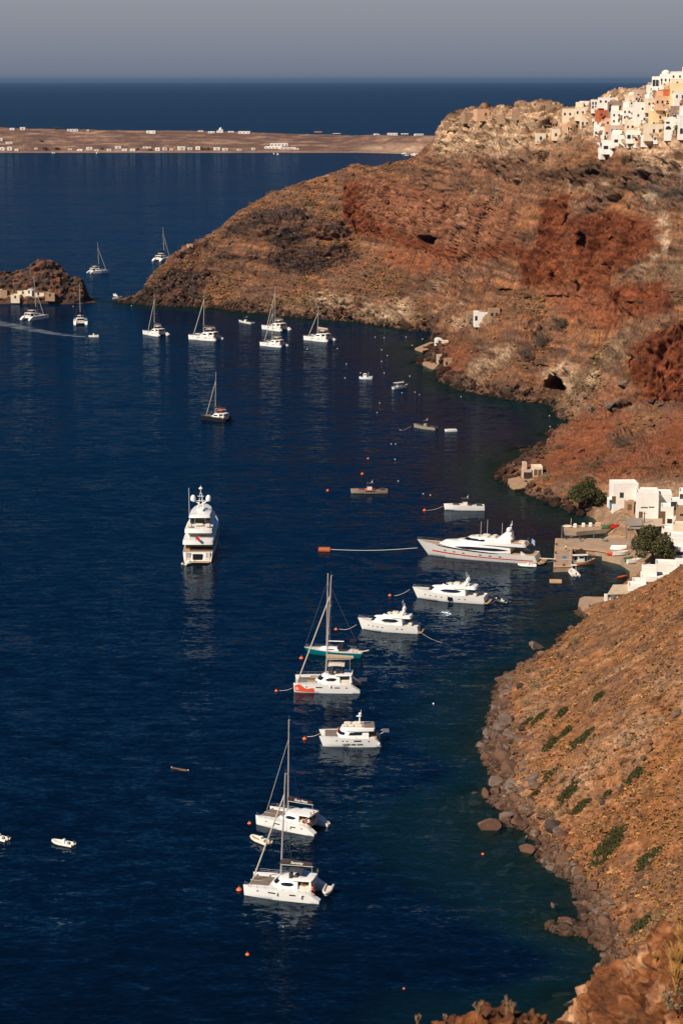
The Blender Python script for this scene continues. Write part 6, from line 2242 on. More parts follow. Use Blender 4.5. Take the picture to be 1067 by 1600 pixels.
# ---------------------------------------------------------------- sailing catamaran, 13 m
def sailing_cat(label, loc, rz, L, mast=20.5, cover=None, cover_text=None, hullm=None, bimini=None, hardtop=True, pads=None, group=None, decal=False, genoa_r=.085, rakeaft=.55, flybridge=False, mastx=.9, text_m=None, detail=True, boom_z=4.9, cabin_len=2.4):
    t = thing("sailing_catamaran", label, "catamaran", loc, rz, group)
    k = L / 13.0
    t.scale = (k, k, k)
    hm = hullm or M_GEL
    H = Hull(13, 1.55, 1.72, 1.85, .15, .0, 2.6, .8, .45, 0, .84)
    for sy in (-1, 1):
        mb = MB()
        rings = []
        n = 22
        for i in range(n + 1):
            u = i / n
            ring = []
            for tt in (-1, -.5, 0, .3, .65, 1):
                x, h, z = H.pt(u, tt)
                step = 1.0 if u > .15 else (.26 + .74 * (u / .15))      # the scooped stern with its steps
                if z > 0:
                    z *= step
                ring.append((x, h, z))
            rings.append([(a, -b + sy * 2.75, c) for a, b, c in ring] + [(a, b + sy * 2.75, c) for a, b, c in reversed(ring)])
        mb.loft(rings)
        mb.build("hull", hm, t, smooth=True)
        if detail:
            mb = MB()
            out = sy * 1
            for u0, u1 in ((.56, .66), (.30, .38)):
                rr = []
                for i in range(5):
                    u = u0 + (u1 - u0) * i / 4
                    p, q = H.pt(u, .60), H.pt(u, .72)
                    rr.append([(p[0], sy * (2.75 + p[1] + .02), p[2]), (q[0], sy * (2.75 + q[1] + .02), q[2]), (q[0], sy * (2.75 + q[1] - .05), q[2]), (p[0], sy * (2.75 + p[1] - .05), p[2])])
                mb.loft(rr)
            for u0 in (.80, .2):
                p = H.pt(u0, .66)
                mb.bbox((p[0], sy * (2.75 + p[1]), p[2]), (.34, .08, .2), .03)
            mb.build("hull_window", M_GLASS, t)
            mb = MB()
            for i in range(3):
                mb.bbox((-4.9 - .5 * i, sy * 2.75, 1.25 - .36 * i), (.5, .95, .05), .01)
            mb.build("stern_step", M_TEAK, t)
            mb = MB()
            pts = [(x, sy * 3.35, 1.72) for x in (-4.3, -3, -1.6, -.2, 1.2, 2.6, 4.0, 5.4)] + [(6.2, sy * 2.85, 1.85)]
            rails(t, pts)
    mb = MB()
    mb.loft([[(x, -2.3, zb), (x, 2.3, zb), (x, 2.35, 1.70), (x, -2.35, 1.70)] for x, zb in ((-4.6, .8), (-4.0, .75), (1.6, .75), (2.4, 1.1))])
    mb.build("bridge_deck", M_GEL2 if detail else hm, t)
    mb = MB()
    mb.tube([(5.7, -2.6, 1.62), (5.7, 2.6, 1.62)], .11, 8)
    mb.tube([(2.3, 0, 1.45), (6.1, 0, 1.6)], .10, 8)
    mb.build("crossbeam", M_MAST, t)
    MB().box((4.05, 1.02, 1.60), (3.2, 1.9, .03)).box((4.05, -1.02, 1.60), (3.2, 1.9, .03)).build("trampoline", M_NET, t)
    c = House([(-2.6, 2.25), (-1.0, 2.4), (.6, 2.35), (1.5, 1.9), (2.2, 1.1), (cabin_len, .35)], 1.70, 2.95, .1, 1.5, .86, .16)
    c.build("cabin", hm, t)
    c.band("cabin_window", M_GLASS, t, -1.9, .9, .34, .80, .025, round_=True)
    c.front_band("front_window", M_GLASS, t, .34, .80, .03, .9)
    if detail:
        mb = MB()
        mb.bbox((-3.6, 1.55, 1.95), (1.6, .9, .5), .06)
        mb.bbox((-4.3, -.2, 1.95), (.6, 2.8, .5), .06)
        mb.build("cockpit_seat", M_CUSH, t)
        MB().bbox((-3.4, .35, 2.2), (.9, .8, .06), .02).tube([(-3.4, .35, 1.7), (-3.4, .35, 2.2)], .06).build("cockpit_table", M_TEAK, t)
        MB().bbox((-2.66, 0, 2.25), (.06, 3.4, 1.0), .02).build("saloon_door", M_GLASS, t)
    if hardtop:
        r = House([(-5.0, 1.6), (-4.8, 2.0), (-3, 2.2), (-1.6, 2.2)], 3.15, 3.30, .05, 0, .97, .08)
        r.build("hardtop", hm, t)
        mb = MB()
        for sy in (-1, 1):
            mb.loft([[(x0, sy * (1.9) - .06, z), (x1, sy * 1.9 - .06, z), (x1, sy * 1.9 + .06, z), (x0, sy * 1.9 + .06, z)] for x0, x1, z in ((-4.9, -4.3, 1.7), (-4.75, -4.5, 3.2))])
        mb.build("hardtop_support", hm, t)
    if bimini:
        zb = 5.05 if flybridge else 4.35
        mb = MB()
        rr = []
        for i in range(5):
            x = -3.1 + 2.4 * i / 4 if not flybridge else -3.4 + 3.2 * i / 4
            up = .14 * math.sin(PI * i / 4)
            w = 1.45 if not flybridge else 1.6
            rr.append([(x, -w, zb + up - .1), (x, -w * .5, zb + up + .06), (x, w * .5, zb + up + .06), (x, w, zb + up - .1), (x, w, zb + up - .15), (x, -w, zb + up - .15)])
        mb.loft(rr)
        mb.build("bimini", bimini, t)
        mb = MB()
        for x in (-2.9, -.9):
            for y in (-1.3, 1.3):
                mb.tube([(x, y, 3.0), (x, y, zb - .05)], .035, 5)
        mb.build("bimini_frame", M_STEEL, t)
        mb = MB()
        mb.bbox((-1.1, .8, 3.5), (.5, .9, .9), .08)
        mb.bbox((-2.0, .7, 3.45), (.6, 1.2, .5), .08)
        if flybridge:
            mb.bbox((-2.8, -.2, 3.5), (.7, 2.6, .5), .08)
            mb.bbox((-.4, 0, 3.6), (.3, 2.6, .5), .06)
        mb.build("helm_station", M_DGREY if not flybridge else M_BRWN, t)
    if pads:
        mb = MB()
        mb.bbox((2.9, 1.7, 1.80), (1.9, 1.3, .16), .06)
        mb.bbox((2.5, -1.6, 1.80), (1.9, 1.3, .16), .06)
        mb.build("sun_pad", pads, t)
    z0 = 2.9
    top = (mastx - rakeaft, 0, mast)
    foot = (mastx, 0, z0)
    lerp_ = lambda f: tuple(foot[i] + (top[i] - foot[i]) * f for i in range(3))
    MB().tube([foot, lerp_(.5), top], .15, 8, .11).build("mast", M_MAST, t, smooth=True)
    mb = MB()
    mb.tube([top, (top[0], 0, mast + .9)], .02, 4)
    mb.bbox((top[0] - .1, 0, mast + .05), (.5, .12, .12), .02)
    mb.build("masthead", M_WIRE, t)
    for f, w in ((.42, 1.15), (.70, .85)):
        p = lerp_(f)
        MB().tube([(p[0] - .35, -w, p[2] + .05), p, (p[0] - .35, w, p[2] + .05)], .045, 5).build("spreader", M_MAST, t)
    mb = MB()
    for sy in (-1, 1):
        a, b = lerp_(.42), lerp_(.70)
        mb.tube([(-.5, sy * 3.2, 1.75), (a[0] - .35, sy * 1.15, a[2]), (b[0] - .35, sy * .85, b[2]), lerp_(.93)], .016, 4)
        mb.tube([(-.5, sy * 3.2, 1.75), lerp_(.42)], .014, 4)
    mb.build("shroud", M_WIRE, t)
    MB().tube([(5.7, 0, 1.75), lerp_(.80)], genoa_r, 7).build("furled_sail", M_BEIGE, t, smooth=True)
    bz = boom_z
    MB().tube([(mastx - .1, 0, bz - .15), (-4.6, 0, bz)], .11, 8).build("boom", M_MAST, t)
    if cover:
        mb = MB()
        rr = []
        for i in range(9):
            q = i / 8
            x = mastx - .05 - q * 5.35
            h = .95 * (1 - .45 * q)
            z = bz + .02 + q * .14
            rr.append([(x, w, z + v) for w, v in ((-.16, 0), (-.2, h * .35), (-.12, h * .8), (0, h), (.12, h * .8), (.2, h * .35), (.16, 0))])
        mb.loft(rr)
        sc = mb.build("sail_cover", cover, t, smooth=True)
        if cover_text:
            # written on the side of the cover that faces the near shore
            for sd in (1, -1):
                lettering(cover_text[0], cover_text[1], text_m or M_GEL, sc, (cover_text[2], sd * .205, bz + .42), (PI / 2 - .04, 0, PI if sd > 0 else 0), .01, .25, .012)
    MB().tube([(-4.4, 0, bz), (-4.45, 0, 3.3)], .03, 4).build("mainsheet", M_ROPE, t)
    return t

def fenders(t, pts):
    for x, y, z in pts:
        MB().lathe([(.03, .34), (.13, .22), (.15, 0), (.13, -.22), (.03, -.34)], (x, y, z), 8).build("fender", M_GEL, t)

# ---------------------------------------------------------------- people
_body_cache = {}
def body_mesh(kind):
    if kind in _body_cache:
        return _body_cache[kind]
    if kind == "stand":
        J = [((0, 0, .96), .135), ((0, 0, 1.12), .115), ((0, 0, 1.30), .14), ((0, 0, 1.42), .10), ((0, 0, 1.50), .055), ((0, .01, 1.58), .075), ((0, .02, 1.68), .085), ((0, .01, 1.76), .05),
             ((.09, 0, .90), .095), ((.10, .01, .50), .065), ((.10, -.02, .10), .042), ((.10, .10, .04), .04), ((-.09, 0, .90), .095), ((-.10, .03, .50), .065), ((-.10, -.01, .10), .042), ((-.10, .12, .04), .04),
             ((.19, 0, 1.38), .055), ((.27, .0, 1.12), .042), ((.26, .12, .90), .034), ((.26, .17, .82), .04), ((-.19, 0, 1.38), .055), ((-.28, -.02, 1.12), .042), ((-.27, .06, .88), .034), ((-.26, .10, .80), .04)]
    else:
        J = [((0, 0, .12), .14), ((0, -.02, .30), .12), ((0, 0, .48), .14), ((0, .02, .60), .10), ((0, .03, .68), .055), ((0, .05, .76), .075), ((0, .06, .86), .085), ((0, .05, .94), .05),
             ((.10, .05, .10), .095), ((.12, .46, .14), .065), ((.12, .50, -.26), .042), ((.12, .60, -.32), .04), ((-.10, .05, .10), .095), ((-.13, .45, .14), .065), ((-.13, .46, -.26), .042), ((-.13, .57, -.32), .04),
             ((.19, .01, .55), .055), ((.26, .10, .32), .042), ((.20, .33, .24), .034), ((.18, .41, .22), .04), ((-.19, .01, .55), .055), ((-.26, .08, .32), .042), ((-.20, .32, .24), .034), ((-.18, .40, .22), .04)]
    E = [(0, 1), (1, 2), (2, 3), (3, 4), (4, 5), (5, 6), (6, 7), (0, 8), (8, 9), (9, 10), (10, 11), (0, 12), (12, 13), (13, 14), (14, 15), (3, 16), (16, 17), (17, 18), (18, 19), (3, 20), (20, 21), (21, 22), (22, 23)]
    me = bpy.data.meshes.new("person_skeleton")
    me.from_pydata([j[0] for j in J], E, [])
    o = bpy.data.objects.new("person", me)
    COL.objects.link(o)
    md = o.modifiers.new("skin", 'SKIN')
    for i, j in enumerate(J):
        me.skin_vertices[0].data[i].radius = (j[1], j[1])
    me.skin_vertices[0].data[0].use_root = True
    sb = o.modifiers.new("sub", 'SUBSURF')
    sb.levels = sb.render_levels = 1
    bpy.context.view_layer.update()
    out = bpy.data.meshes.new_from_object(o.evaluated_get(bpy.context.evaluated_depsgraph_get()))
    bpy.data.objects.remove(o)
    out.name = "person"
    out.materials.clear()
    out.materials.append(M_SKIN)
    out.polygons.foreach_set("use_smooth", [True] * len(out.polygons))
    _body_cache[kind] = out
    return out

def person(x, y, z, rz, label, kind="stand", top=None, bottom=None, base=None, group=None):
    loc = Vector((x, y, z))
    if base is not None:
        loc = base.matrix_basis @ loc
        rz += base.rotation_euler.z
    o = bpy.data.objects.new("person", body_mesh(kind))
    COL.objects.link(o)
    o.location = loc
    o.rotation_euler = (0, 0, rz)
    tag(o, label, "person", group)
    d = 0 if kind == "stand" else -.84
    hy = 0 if kind == "stand" else .03
    MB().lathe([(.02, 1.80 + d), (.075, 1.78 + d), (.095, 1.72 + d), (.097, 1.66 + d), (.07, 1.60 + d)], (0, hy, 0), 10).build("hair", M_HAIR, o, smooth=True)
    if top:
        MB().lathe([(.17, 1.0 + d), (.15, 1.14 + d), (.18, 1.32 + d), (.15, 1.43 + d), (.07, 1.49 + d)], (0, hy * .3, 0), 10).build("shirt", top, o, smooth=True)
    if bottom:
        if kind == "stand":
            mb = MB().lathe([(.165, .84), (.175, .92), (.155, 1.04)], (0, 0, 0), 10)
            for sx in (-1, 1):
                mb.lathe([(.085, .60), (.10, .75), (.11, .92)], (sx * .095, .01, 0), 8)
        else:
            mb = MB().bbox((0, .12, .13), (.42, .42, .22), .08)
        mb.build("shorts", bottom, o)
    return o
# ================================================================== the fleet, one boat after the other
# --- the two dark-covered catamarans in the foreground and the one with the red graphic
c, a, l = bow_stern(377.5, 1402, 497, 1415, 3.4)
serenity = sailing_cat("white catamaran with a black sail cover lettered Serenity, nearest the bottom of the picture", c, a, l, 20.6, M_BRWN, ("Serenity", .62, -1.9), bimini=M_DGREY, rakeaft=.9, genoa_r=.12, boom_z=5.0)
fenders(serenity, [(-3.6, 3.62, 1.1), (.5, 3.62, 1.2)])
rib_boat(serenity.matrix_basis @ Vector((-7.0, -.3, .9)), a + PI / 2 + .1, 3.6, "grey dinghy hanging at the stern of the catamaran with the Serenity cover", motor=False, console=False)
person(-3.2, 1.5, 2.2, 1.0, "person seated under the hardtop of the catamaran with the Serenity cover", "sit", None, M_NAVY, serenity)
person(-5.3, 2.75, 1.05, .4, "person standing on the near stern steps of the catamaran with the Serenity cover", "stand", M_ORG, M_NAVY, serenity)
o = MB().bbox((0, 0, .25), (.3, .3, .5), .08).build("jerrycan", mat("yellow_plastic", srgb(226, 196, 70), .5))
o.location = serenity.matrix_basis @ Vector((-4.9, -1.7, 3.4))
tag(o, "yellow canister on the hardtop's far corner of the catamaran with the Serenity cover", "canister")

c, a, l = bow_stern(394, 1290, 490, 1309, 3.2)
second = sailing_cat("white catamaran with a plum sail cover lettered in white, second from the bottom", c, a, l * .97, 21.0, M_PLUM, ("Ecco Nova", .62, -2.0), bimini=None, rakeaft=.3, genoa_r=.04)
fenders(second, [(2.2, 3.55, 1.15), (-1.5, 3.6, 1.1)])
for i, (x, y, kd, rr, lab, tp) in enumerate([(-4.1, 1.7, "sit", .6, "person in black seated foremost in the cockpit of the plum covered catamaran", M_NAVY), (-4.55, 2.2, "sit", 1.4, "bare-chested person seated on the near rail of the plum covered catamaran", None), (-4.7, 1.2, "stand", 2.0, "bare-chested person standing in the cockpit of the plum covered catamaran", None),
                                             (-5.1, 2.7, "stand", .2, "person in white standing on the near stern of the plum covered catamaran", M_GEL), (-3.5, 2.3, "sit", 2.2, "person in dark shorts seated by the cabin of the plum covered catamaran", None), (-4.9, .3, "stand", 1.2, "person in orange standing between the hulls of the plum covered catamaran", M_ORG)]):
    person(x, y, 1.95 if kd == "sit" else (1.72 if x > -5 else 1.2), rr, lab, kd, tp, M_NAVY if i % 2 else M_BRWN, second, "people aboard the plum covered catamaran")
p = at_z(407, 1315)
rib_boat(p, bow_stern(391, 1309, 424, 1322)[1], 4.4, "cream tender between the two nearest catamarans", name="tender", cat="tender", tube=M_CUSH, inner=M_TAN)
rib_boat(at_z(99, 1319.5), bow_stern(82, 1315.5, 116, 1322)[1], 4.1, "white inflatable dinghy alone at the lower left", tube=M_GEL2)
rib_boat(at_z(-2, 1311), 2.6, 4.0, "white dinghy cut by the picture's left edge, lower left", tube=M_GEL2)

c, a, l = bow_stern(458, 1083, 562, 1084.5, 3.6)
redcat = sailing_cat("white catamaran with a wavy red graphic on its bow", c, a, l, 22.8, M_TAN, None, bimini=M_BEIGE, mastx=.3, rakeaft=1.1, genoa_r=.12, pads=M_TAN, flybridge=True, boom_z=6.0)
fenders(redcat, [(-.8, 3.62, 1.5)])
mb = MB()
H = Hull(13, 1.55, 1.72, 1.85, .15, .0, 2.6, .8, .45, 0, .84)
rr = []
for i in range(25):
    q = i / 24
    u = .985 - .30 * q
    tp = .84 - .42 * q + .16 * math.sin(q * 9.0 - .8) * (1 - .3 * q)
    p0, p1 = H.pt(u, .10), H.pt(u, max(.14, tp))
    rr.append([(p0[0], 2.75 + p0[1] + .03, p0[2]), (p1[0], 2.75 + p1[1] + .03, p1[2]), (p1[0], 2.75 + p1[1] - .03, p1[2]), (p0[0], 2.75 + p0[1] - .03, p0[2])])
mb.loft(rr)
mb.build("wave_graphic", M_ORG, redcat)
mb = MB()
for zf in (.52, .40, .28):
    p0 = H.pt(.95, zf)
    mb.bbox((p0[0] - .12, 2.75 + p0[1] + .03, p0[2]), (.62, .1, .12), .02)
mb.build("white_mark", M_GEL, redcat)
MB().bbox((-7.0, 0, 1.9), (1.6, 2.2, .12), .04).build("stern_platform", M_DGREY, redcat)

# --- the teal sloop behind it
c, a, l = bow_stern(472, 1024, 562, 1029.5, 1.6)
t = thing("sloop", "teal hulled sloop with a bare mast behind the catamaran with the red graphic", "sailing boat", c, a)
H = Hull(l, l * .29, 1.15, 1.45, 1.0, -.5, 2.0, .78, .6)
H.build("hull", M_TEAL, t, deck=M_CUSH)
H.band("sheer_line", M_GEL, t, .02, .985, .93, 1.01, .03)
cb = House([(-l * .12, .95), (0, 1.1), (l * .15, .9), (l * .24, .35)], 1.2, 1.75, .1, .6, .82, .1)
cb.build("coachroof", M_GEL, t)
cb.band("cabin_window", M_GLASS, t, -.8, l * .14, .35, .75, round_=True)
MB().tube([(l * .1, 0, 1.6), (l * .075, 0, 17.6)], .15, 8, .12).build("mast", M_MAST, t, smooth=True)
MB().tube([(l * .09, 0, 3.0), (-l * .20, 0, 3.1)], .11, 8).build("boom", M_GEL, t)
mb = MB()
rr = [[(x, w, 1.7 + h * k) for w, k in ((-1.2, 0), (-1.1, .7), (0, 1), (1.1, .7), (1.2, 0))] for x, h in ((-l * .20, .9), (-l * .14, 1.1), (-l * .10, .5))]
MB().loft(rr).build("spray_hood", M_NAVY, t)
mb = MB()
for y in (-1.2, 1.2):
    mb.tube([(-l * .38, y, 1.1), (-l * .39, y * .9, 4.0)], .05)
mb.tube([(-l * .39, -1.1, 4.0), (-l * .39, 1.1, 4.0)], .05)
mb.bbox((-l * .36, 0, 3.4), (1.4, 2.4, .1), .03)
mb.lathe([(.3, 4.1), (.32, 4.3), (.05, 4.45)], (-l * .39, .2, 0), 10)
mb.build("stern_arch", M_NAVY, t)
MB().box((-l * .55, .3, 1.35), (2.2, .5, .08), 0, 1, .25).build("gangway", M_CUSH, t)
for f, w in ((.4, 1.0), (.7, .7)):
    MB().tube([(l * .09, -w, 1.6 + 14.7 * f), (l * .09, w, 1.6 + 14.7 * f)], .04, 5).build("spreader", M_MAST, t)
mb = MB()
mb.tube([(l * .48, 0, 1.5), (l * .085, 0, 15.8)], .02, 4)
mb.tube([(-l * .48, 0, 1.3), (l * .085, 0, 16.2)], .018, 4)
for y in (-1, 1):
    mb.tube([(l * .07, y * l * .14, 1.25), (l * .088, y * .7, 11.9), (l * .085, 0, 15.5)], .018, 4)
mb.build("rigging", M_WIRE, t)
rails(t, [(-l * .46, l * .11, 1.15), (-l * .3, l * .13, 1.1), (-l * .1, l * .142, 1.1), (l * .1, l * .135, 1.15), (l * .3, l * .09, 1.25), (l * .46, .15, 1.4)])
rails(t, [(-l * .46, -l * .11, 1.15), (-l * .3, -l * .13, 1.1), (-l * .1, -l * .142, 1.1), (l * .1, -l * .135, 1.15), (l * .3, -l * .09, 1.25), (l * .46, -.15, 1.4)])

# --- power catamaran with lettering
c, a, l = bow_stern(500, 1168, 594, 1167.5, 2.6)
t = thing("power_catamaran", "white power catamaran with dark lettering along its side", "motor catamaran", c, a)
t.scale = (1.03, 1, .77)
for sy in (-1, 1):
    H = Hull(l, 1.7, 2.1, 2.55, .7, 0, 2.6, .85, .5, 0, .8)
    mb = MB()
    rr = []
    for i in range(19):
        u = i / 18
        ring = []
        for tt in (-1, -.5, 0, .3, .65, 1):
            x, h, z = H.pt(u, tt)
            if z > 0 and u < .1:
                z *= .35 + .65 * u / .1
            ring.append((x, h, z))
        rr.append([(x, -h + sy * 1.9, z) for x, h, z in ring] + [(x, h + sy * 1.9, z) for x, h, z in reversed(ring)])
    mb.loft(rr)
    mb.build("hull", M_GEL, t, smooth=True)
    mb = MB()
    p = H.pt(.38, .72)
    mb.bbox((p[0], sy * (1.9 + p[1]), p[2]), (1.3, .08, .3), .03)
    for u in (.2, .55, .62, .72):
        p = H.pt(u, .68)
        mb.bbox((p[0], sy * (1.9 + p[1]), p[2]), (.32, .08, .2), .03)
    mb.build("hull_window", M_GLASS, t)
ht = lettering("yacht sea com", .62, M_DGREY, t, (-.4, 1.9 + H.pt(.48, .36)[1] + .05, 2.2 * .36), (PI / 2 - .1, 0, PI), .01, .2, .012)
MB().loft([[(x, -1.9, .9), (x, 1.9, .9), (x, 1.95, zt), (x, -1.95, zt)] for x, zt in ((-l * .42, 2.0), (0, 2.1), (l * .42, 2.45))]).build("deck", M_GEL2, t)
cb = House([(-l * .30, 2.1), (0, 2.3), (l * .13, 2.2), (l * .20, 1.6), (l * .235, .5)], 2.1, 3.7, 0, 1.0, .88, .1)
cb.build("cabin", M_GEL, t)
cb.band("cabin_window", M_GLASS, t, -l * .18, l * .05, .40, .80)
cb.front_band("front_window", M_GLASS, t, .42, .80, .03, l * .12)
fb = House([(-l * .40, 1.7), (-l * .38, 2.1), (-l * .1, 2.3), (l * .06, 2.1), (l * .13, 1.3), (l * .15, .4)], 3.72, 4.35, 0, .5, .97, .02)
fb.build("flybridge", M_GEL, t)
mb = MB()
for x, y, sx, sy in ((0.9, .7, 1.0, .9), (-.2, .7, 1.0, .9), (-1.6, .8, 1.2, 1.1), (-1.4, -.9, 1.4, .9), (.4, -.8, 1.2, .9)):
    mb.bbox((x, y, 4.6), (sx, sy, .4), .1)
mb.build("flybridge_seat", M_CUSH, t)
MB().bbox((-3.4, 0, 4.40), (1.9, 3.2, .06), .02).build("upper_deck", M_NET, t)
MB().bbox((-l * .36, 0, 2.15), (1.6, 3.4, .06), .02).build("cockpit_sole", M_TEAK, t)
MB().bbox((-l * .302, 0, 2.9), (.06, 3.2, 1.2), .02).build("saloon_door", M_GLASS, t)
mb = MB()
mb.tube([(-1.7, 0, 4.3), (-1.75, 0, 6.9)], .16, 8, .12)
mb.bbox((-1.6, 0, 6.6), (.9, .5, .22), .06)
mb.lathe([(.25, 6.9), (.3, 7.1), (.2, 7.4), (.03, 7.5)], (-1.8, 0, 0), 10)
mb.tube([(-1.9, 0, 7.2), (-1.95, 0, 8.1)], .04, 5)
mb.build("radar_mast", M_GEL, t)
MB().bbox((l * .30, .9, 2.45), (2.2, 1.9, .1), .04).bbox((l * .30, -1, 2.45), (2.2, 1.6, .1), .04).build("sun_pad", M_NET, t)
mb = MB()
mb.tube([(-l * .46, .9, 2.4), (-l * .56, .9, 3.0), (-l * .6, .9, 2.9)], .06)
mb.tube([(-l * .46, -.9, 2.4), (-l * .56, -.9, 3.0), (-l * .6, -.9, 2.9)], .06)
mb.bbox((-l * .58, 0, 3.0), (1.2, 2.0, .08), .02)
mb.build("davit", M_STEEL, t)
rails(t, [(-l * .3, 2.72, 2.1), (-l * .1, 2.72, 2.15), (l * .1, 2.7, 2.25), (l * .3, 2.5, 2.4), (l * .46, 2.1, 2.5)], .7)
fenders(t, [(-l * .47, 2.7, .9)])
person(l * .19, .2, 1.8, 1.2, "person in orange standing on the foredeck of the power catamaran", "stand", M_ORG, M_NAVY, t)

# --- motor yachts
def radar_arch(t, x, z, w, h, m, rake=.9, domes=True):
    mb = MB()
    for sy in (-1, 1):
        mb.loft([[(x + .5, sy * w - .09, z), (x - .5, sy * w - .09, z), (x - .5, sy * w + .09, z), (x + .5, sy * w + .09, z)], [(x - rake + .3, sy * w * .82 - .07, z + h), (x - rake - .25, sy * w * .82 - .07, z + h), (x - rake - .25, sy * w * .82 + .07, z + h), (x - rake + .3, sy * w * .82 + .07, z + h)]])
    mb.bbox((x - rake, 0, z + h), (.7, w * 1.9, .16), .05)
    o = mb.build("radar_arch", m, t)
    if domes:
        mb = MB()
        for y in (-w * .5, w * .4):
            mb.lathe([(.22, z + h + .05), (.34, z + h + .25), (.34, z + h + .5), (.2, z + h + .72), (.02, z + h + .78)], (x - rake, y, 0), 10)
        mb.tube([(x - rake, 0, z + h), (x - rake - .1, 0, z + h + 1.5)], .05)
        mb.bbox((x - rake, 0, z + h + .95), (.15, 1.3, .12), .03)
        mb.build("radar", M_GEL, o)
    return o

# 32 m yacht with the red stripe
c, a, l = bow_stern(646, 869.5, 839, 884, 3.2)
t = thing("motor_yacht", "largest silver white motor yacht with a long red stripe, moored stern to the quay", "yacht", c, a)
t.scale = (1, 1, .93)
B = 6.4
H = Hull(l, B, 2.5, 4.1, 3.0, .9, 2.3, .86, .8, .15, .82)
H.build("hull", M_SILV, t, 30, deck=M_TEAK)
H.band("red_stripe", M_RED, t, .03, .90, .36, .46, .03, n=24)
H.band("boot_stripe", M_ANTI, t, .0, .97, -.12, .05, .02, n=20)
H.band("side_window", M_GLASS, t, .30, .84, .87, .99, .02, n=24, taper=True)
for u in (.30, .38, .46, .60, .68, .76):
    for sd in (1, -1):
        p = H.pt(u, .62)
        MB().bbox((p[0], sd * (p[1] + .01), p[2]), (.7, .08, .22), .04).build("porthole", M_GLASS, t)
d1 = House([(-l * .28, 2.6), (-l * .1, 2.9), (l * .1, 2.8), (l * .24, 2.1), (l * .33, .9), (l * .36, .3)], 2.6, 4.75, .3, 3.2, .80, .1)
d1.build("deckhouse", M_SILV, t)
d1.band("saloon_window", M_GLASS, t, -l * .26, l * .20, .16, .52, .03, n=16, round_=True)
d2 = House([(-l * .40, 2.2), (-l * .38, 2.75), (-l * .1, 2.75), (l * .06, 2.4), (l * .15, 1.5), (l * .19, .4)], 4.55, 5.3, .3, 1.4, .92, .03)
d2.build("upper_deck", M_SILV, t)
d3 = House([(-l * .16, 2.1), (-l * .02, 2.2), (l * .07, 1.8), (l * .115, .6)], 5.2, 6.3, 0, 1.8, .85, .02)
d3.build("wheelhouse", M_SILV, t)
d3.band("wheelhouse_window", M_GLASS, t, -l * .06, l * .085, .10, .62, .03)
d3.front_band("windscreen", M_GLASS, t, .10, .62, .04, l * .07)
MB().bbox((-l * .27, 0, 3.5), (.1, 4.2, 1.7), .03).build("aft_door", M_GLASS, t)
mb = MB()
for x, y, sx, sy in ((-l * .06, .9, 1.8, 1.2), (-l * .06, -.9, 1.8, 1.2), (-l * .13, 0, 1.2, 3), (0, .6, .8, .8), (-l * .36, .4, 1.6, 2.2)):
    mb.bbox((x, y, 6.4 if x > -l * .2 else 5.5), (sx, sy, .5), .1)
mb.build("sun_lounge", M_CUSH, t)
MB().bbox((-l * .30, 0, 5.4), (3.2, 3.8, .1), .03).build("upper_deck_teak", M_TEAK, t)
rails(t, [(-l * .39, 2.3, 5.3), (-l * .36, 2.5, 5.3), (-l * .30, 2.5, 5.3), (-l * .24, 2.5, 5.3)], .9)
rails(t, [(-l * .39, -2.3, 5.3), (-l * .39, -1, 5.3), (-l * .39, 1, 5.3), (-l * .39, 2.3, 5.3)], .9)
mb = MB()
for sy in (-1, 1):
    mb.loft([[(x0, sy * w - .12, z), (x1, sy * w - .12, z), (x1, sy * w + .12, z), (x0, sy * w + .12, z)] for x0, x1, w, z in ((-l * .13, -l * .28, 2.1, 5.2), (-l * .20, -l * .27, 1.6, 7.2), (-l * .24, -l * .275, .8, 8.0))])
mb.bbox((-l * .25, 0, 7.95), (1.6, 2.2, .3), .1)
mb.lathe([(.4, 8.0), (.62, 8.4), (.6, 8.9), (.3, 9.3), (.02, 9.4)], (-l * .25, .7, 0), 12)
mb.lathe([(.4, 8.0), (.55, 8.3), (.5, 8.7), (.2, 9.1), (.02, 9.15)], (-l * .25, -.7, 0), 12)
mb.tube([(-l * .26, 0, 8.0), (-l * .27, 0, 11.0)], .14, 8, .06)
mb.bbox((-l * .265, 0, 9.9), (.4, 1.6, .18), .05)
mb.build("radar_mast", M_GEL, t)
mb = MB()
for x, y in ((-l * .03, 1.5), (-l * .06, -1.4), (-l * .20, 1.4)):
    mb.tube([(x, y, 6.2), (x - .1, y, 10.6)], .035, 4)
mb.build("antenna", M_GEL, t)
MB().loft([[(x, -w, z0), (x, w, z0), (x, w, z1), (x, -w, z1)] for x, w, z0, z1 in ((-l * .545, 2.0, .35, .6), (-l * .52, 2.7, .3, .62), (-l * .47, 2.75, .3, .65))]).build("swim_platform", M_TEAK, t)
mb = MB()
for sy in (-1, 1):
    mb.loft([[(-l * .36, sy * 2.3 - .3, 2.5), (-l * .36, sy * 2.3 + .3, 2.5), (-l * .36, sy * 2.3 + .3, 3.4), (-l * .36, sy * 2.3 - .3, 3.4)], [(-l * .47, sy * 2.3 - .25, .6), (-l * .47, sy * 2.3 + .25, .6), (-l * .45, sy * 2.3 + .25, 1.5), (-l * .45, sy * 2.3 - .25, 1.5)]])
mb.build("stern_stair", M_SILV, t)
MB().box((-l * .565, .6, 1.5), (4.2, .5, .1), 0, 1, .02).build("gangway", M_CUSH, t)
MB().tube([(-l * .42, 0, 4.5), (-l * .435, 0, 6.6)], .04).build("flagpole", M_STEEL, t)
mb = MB()
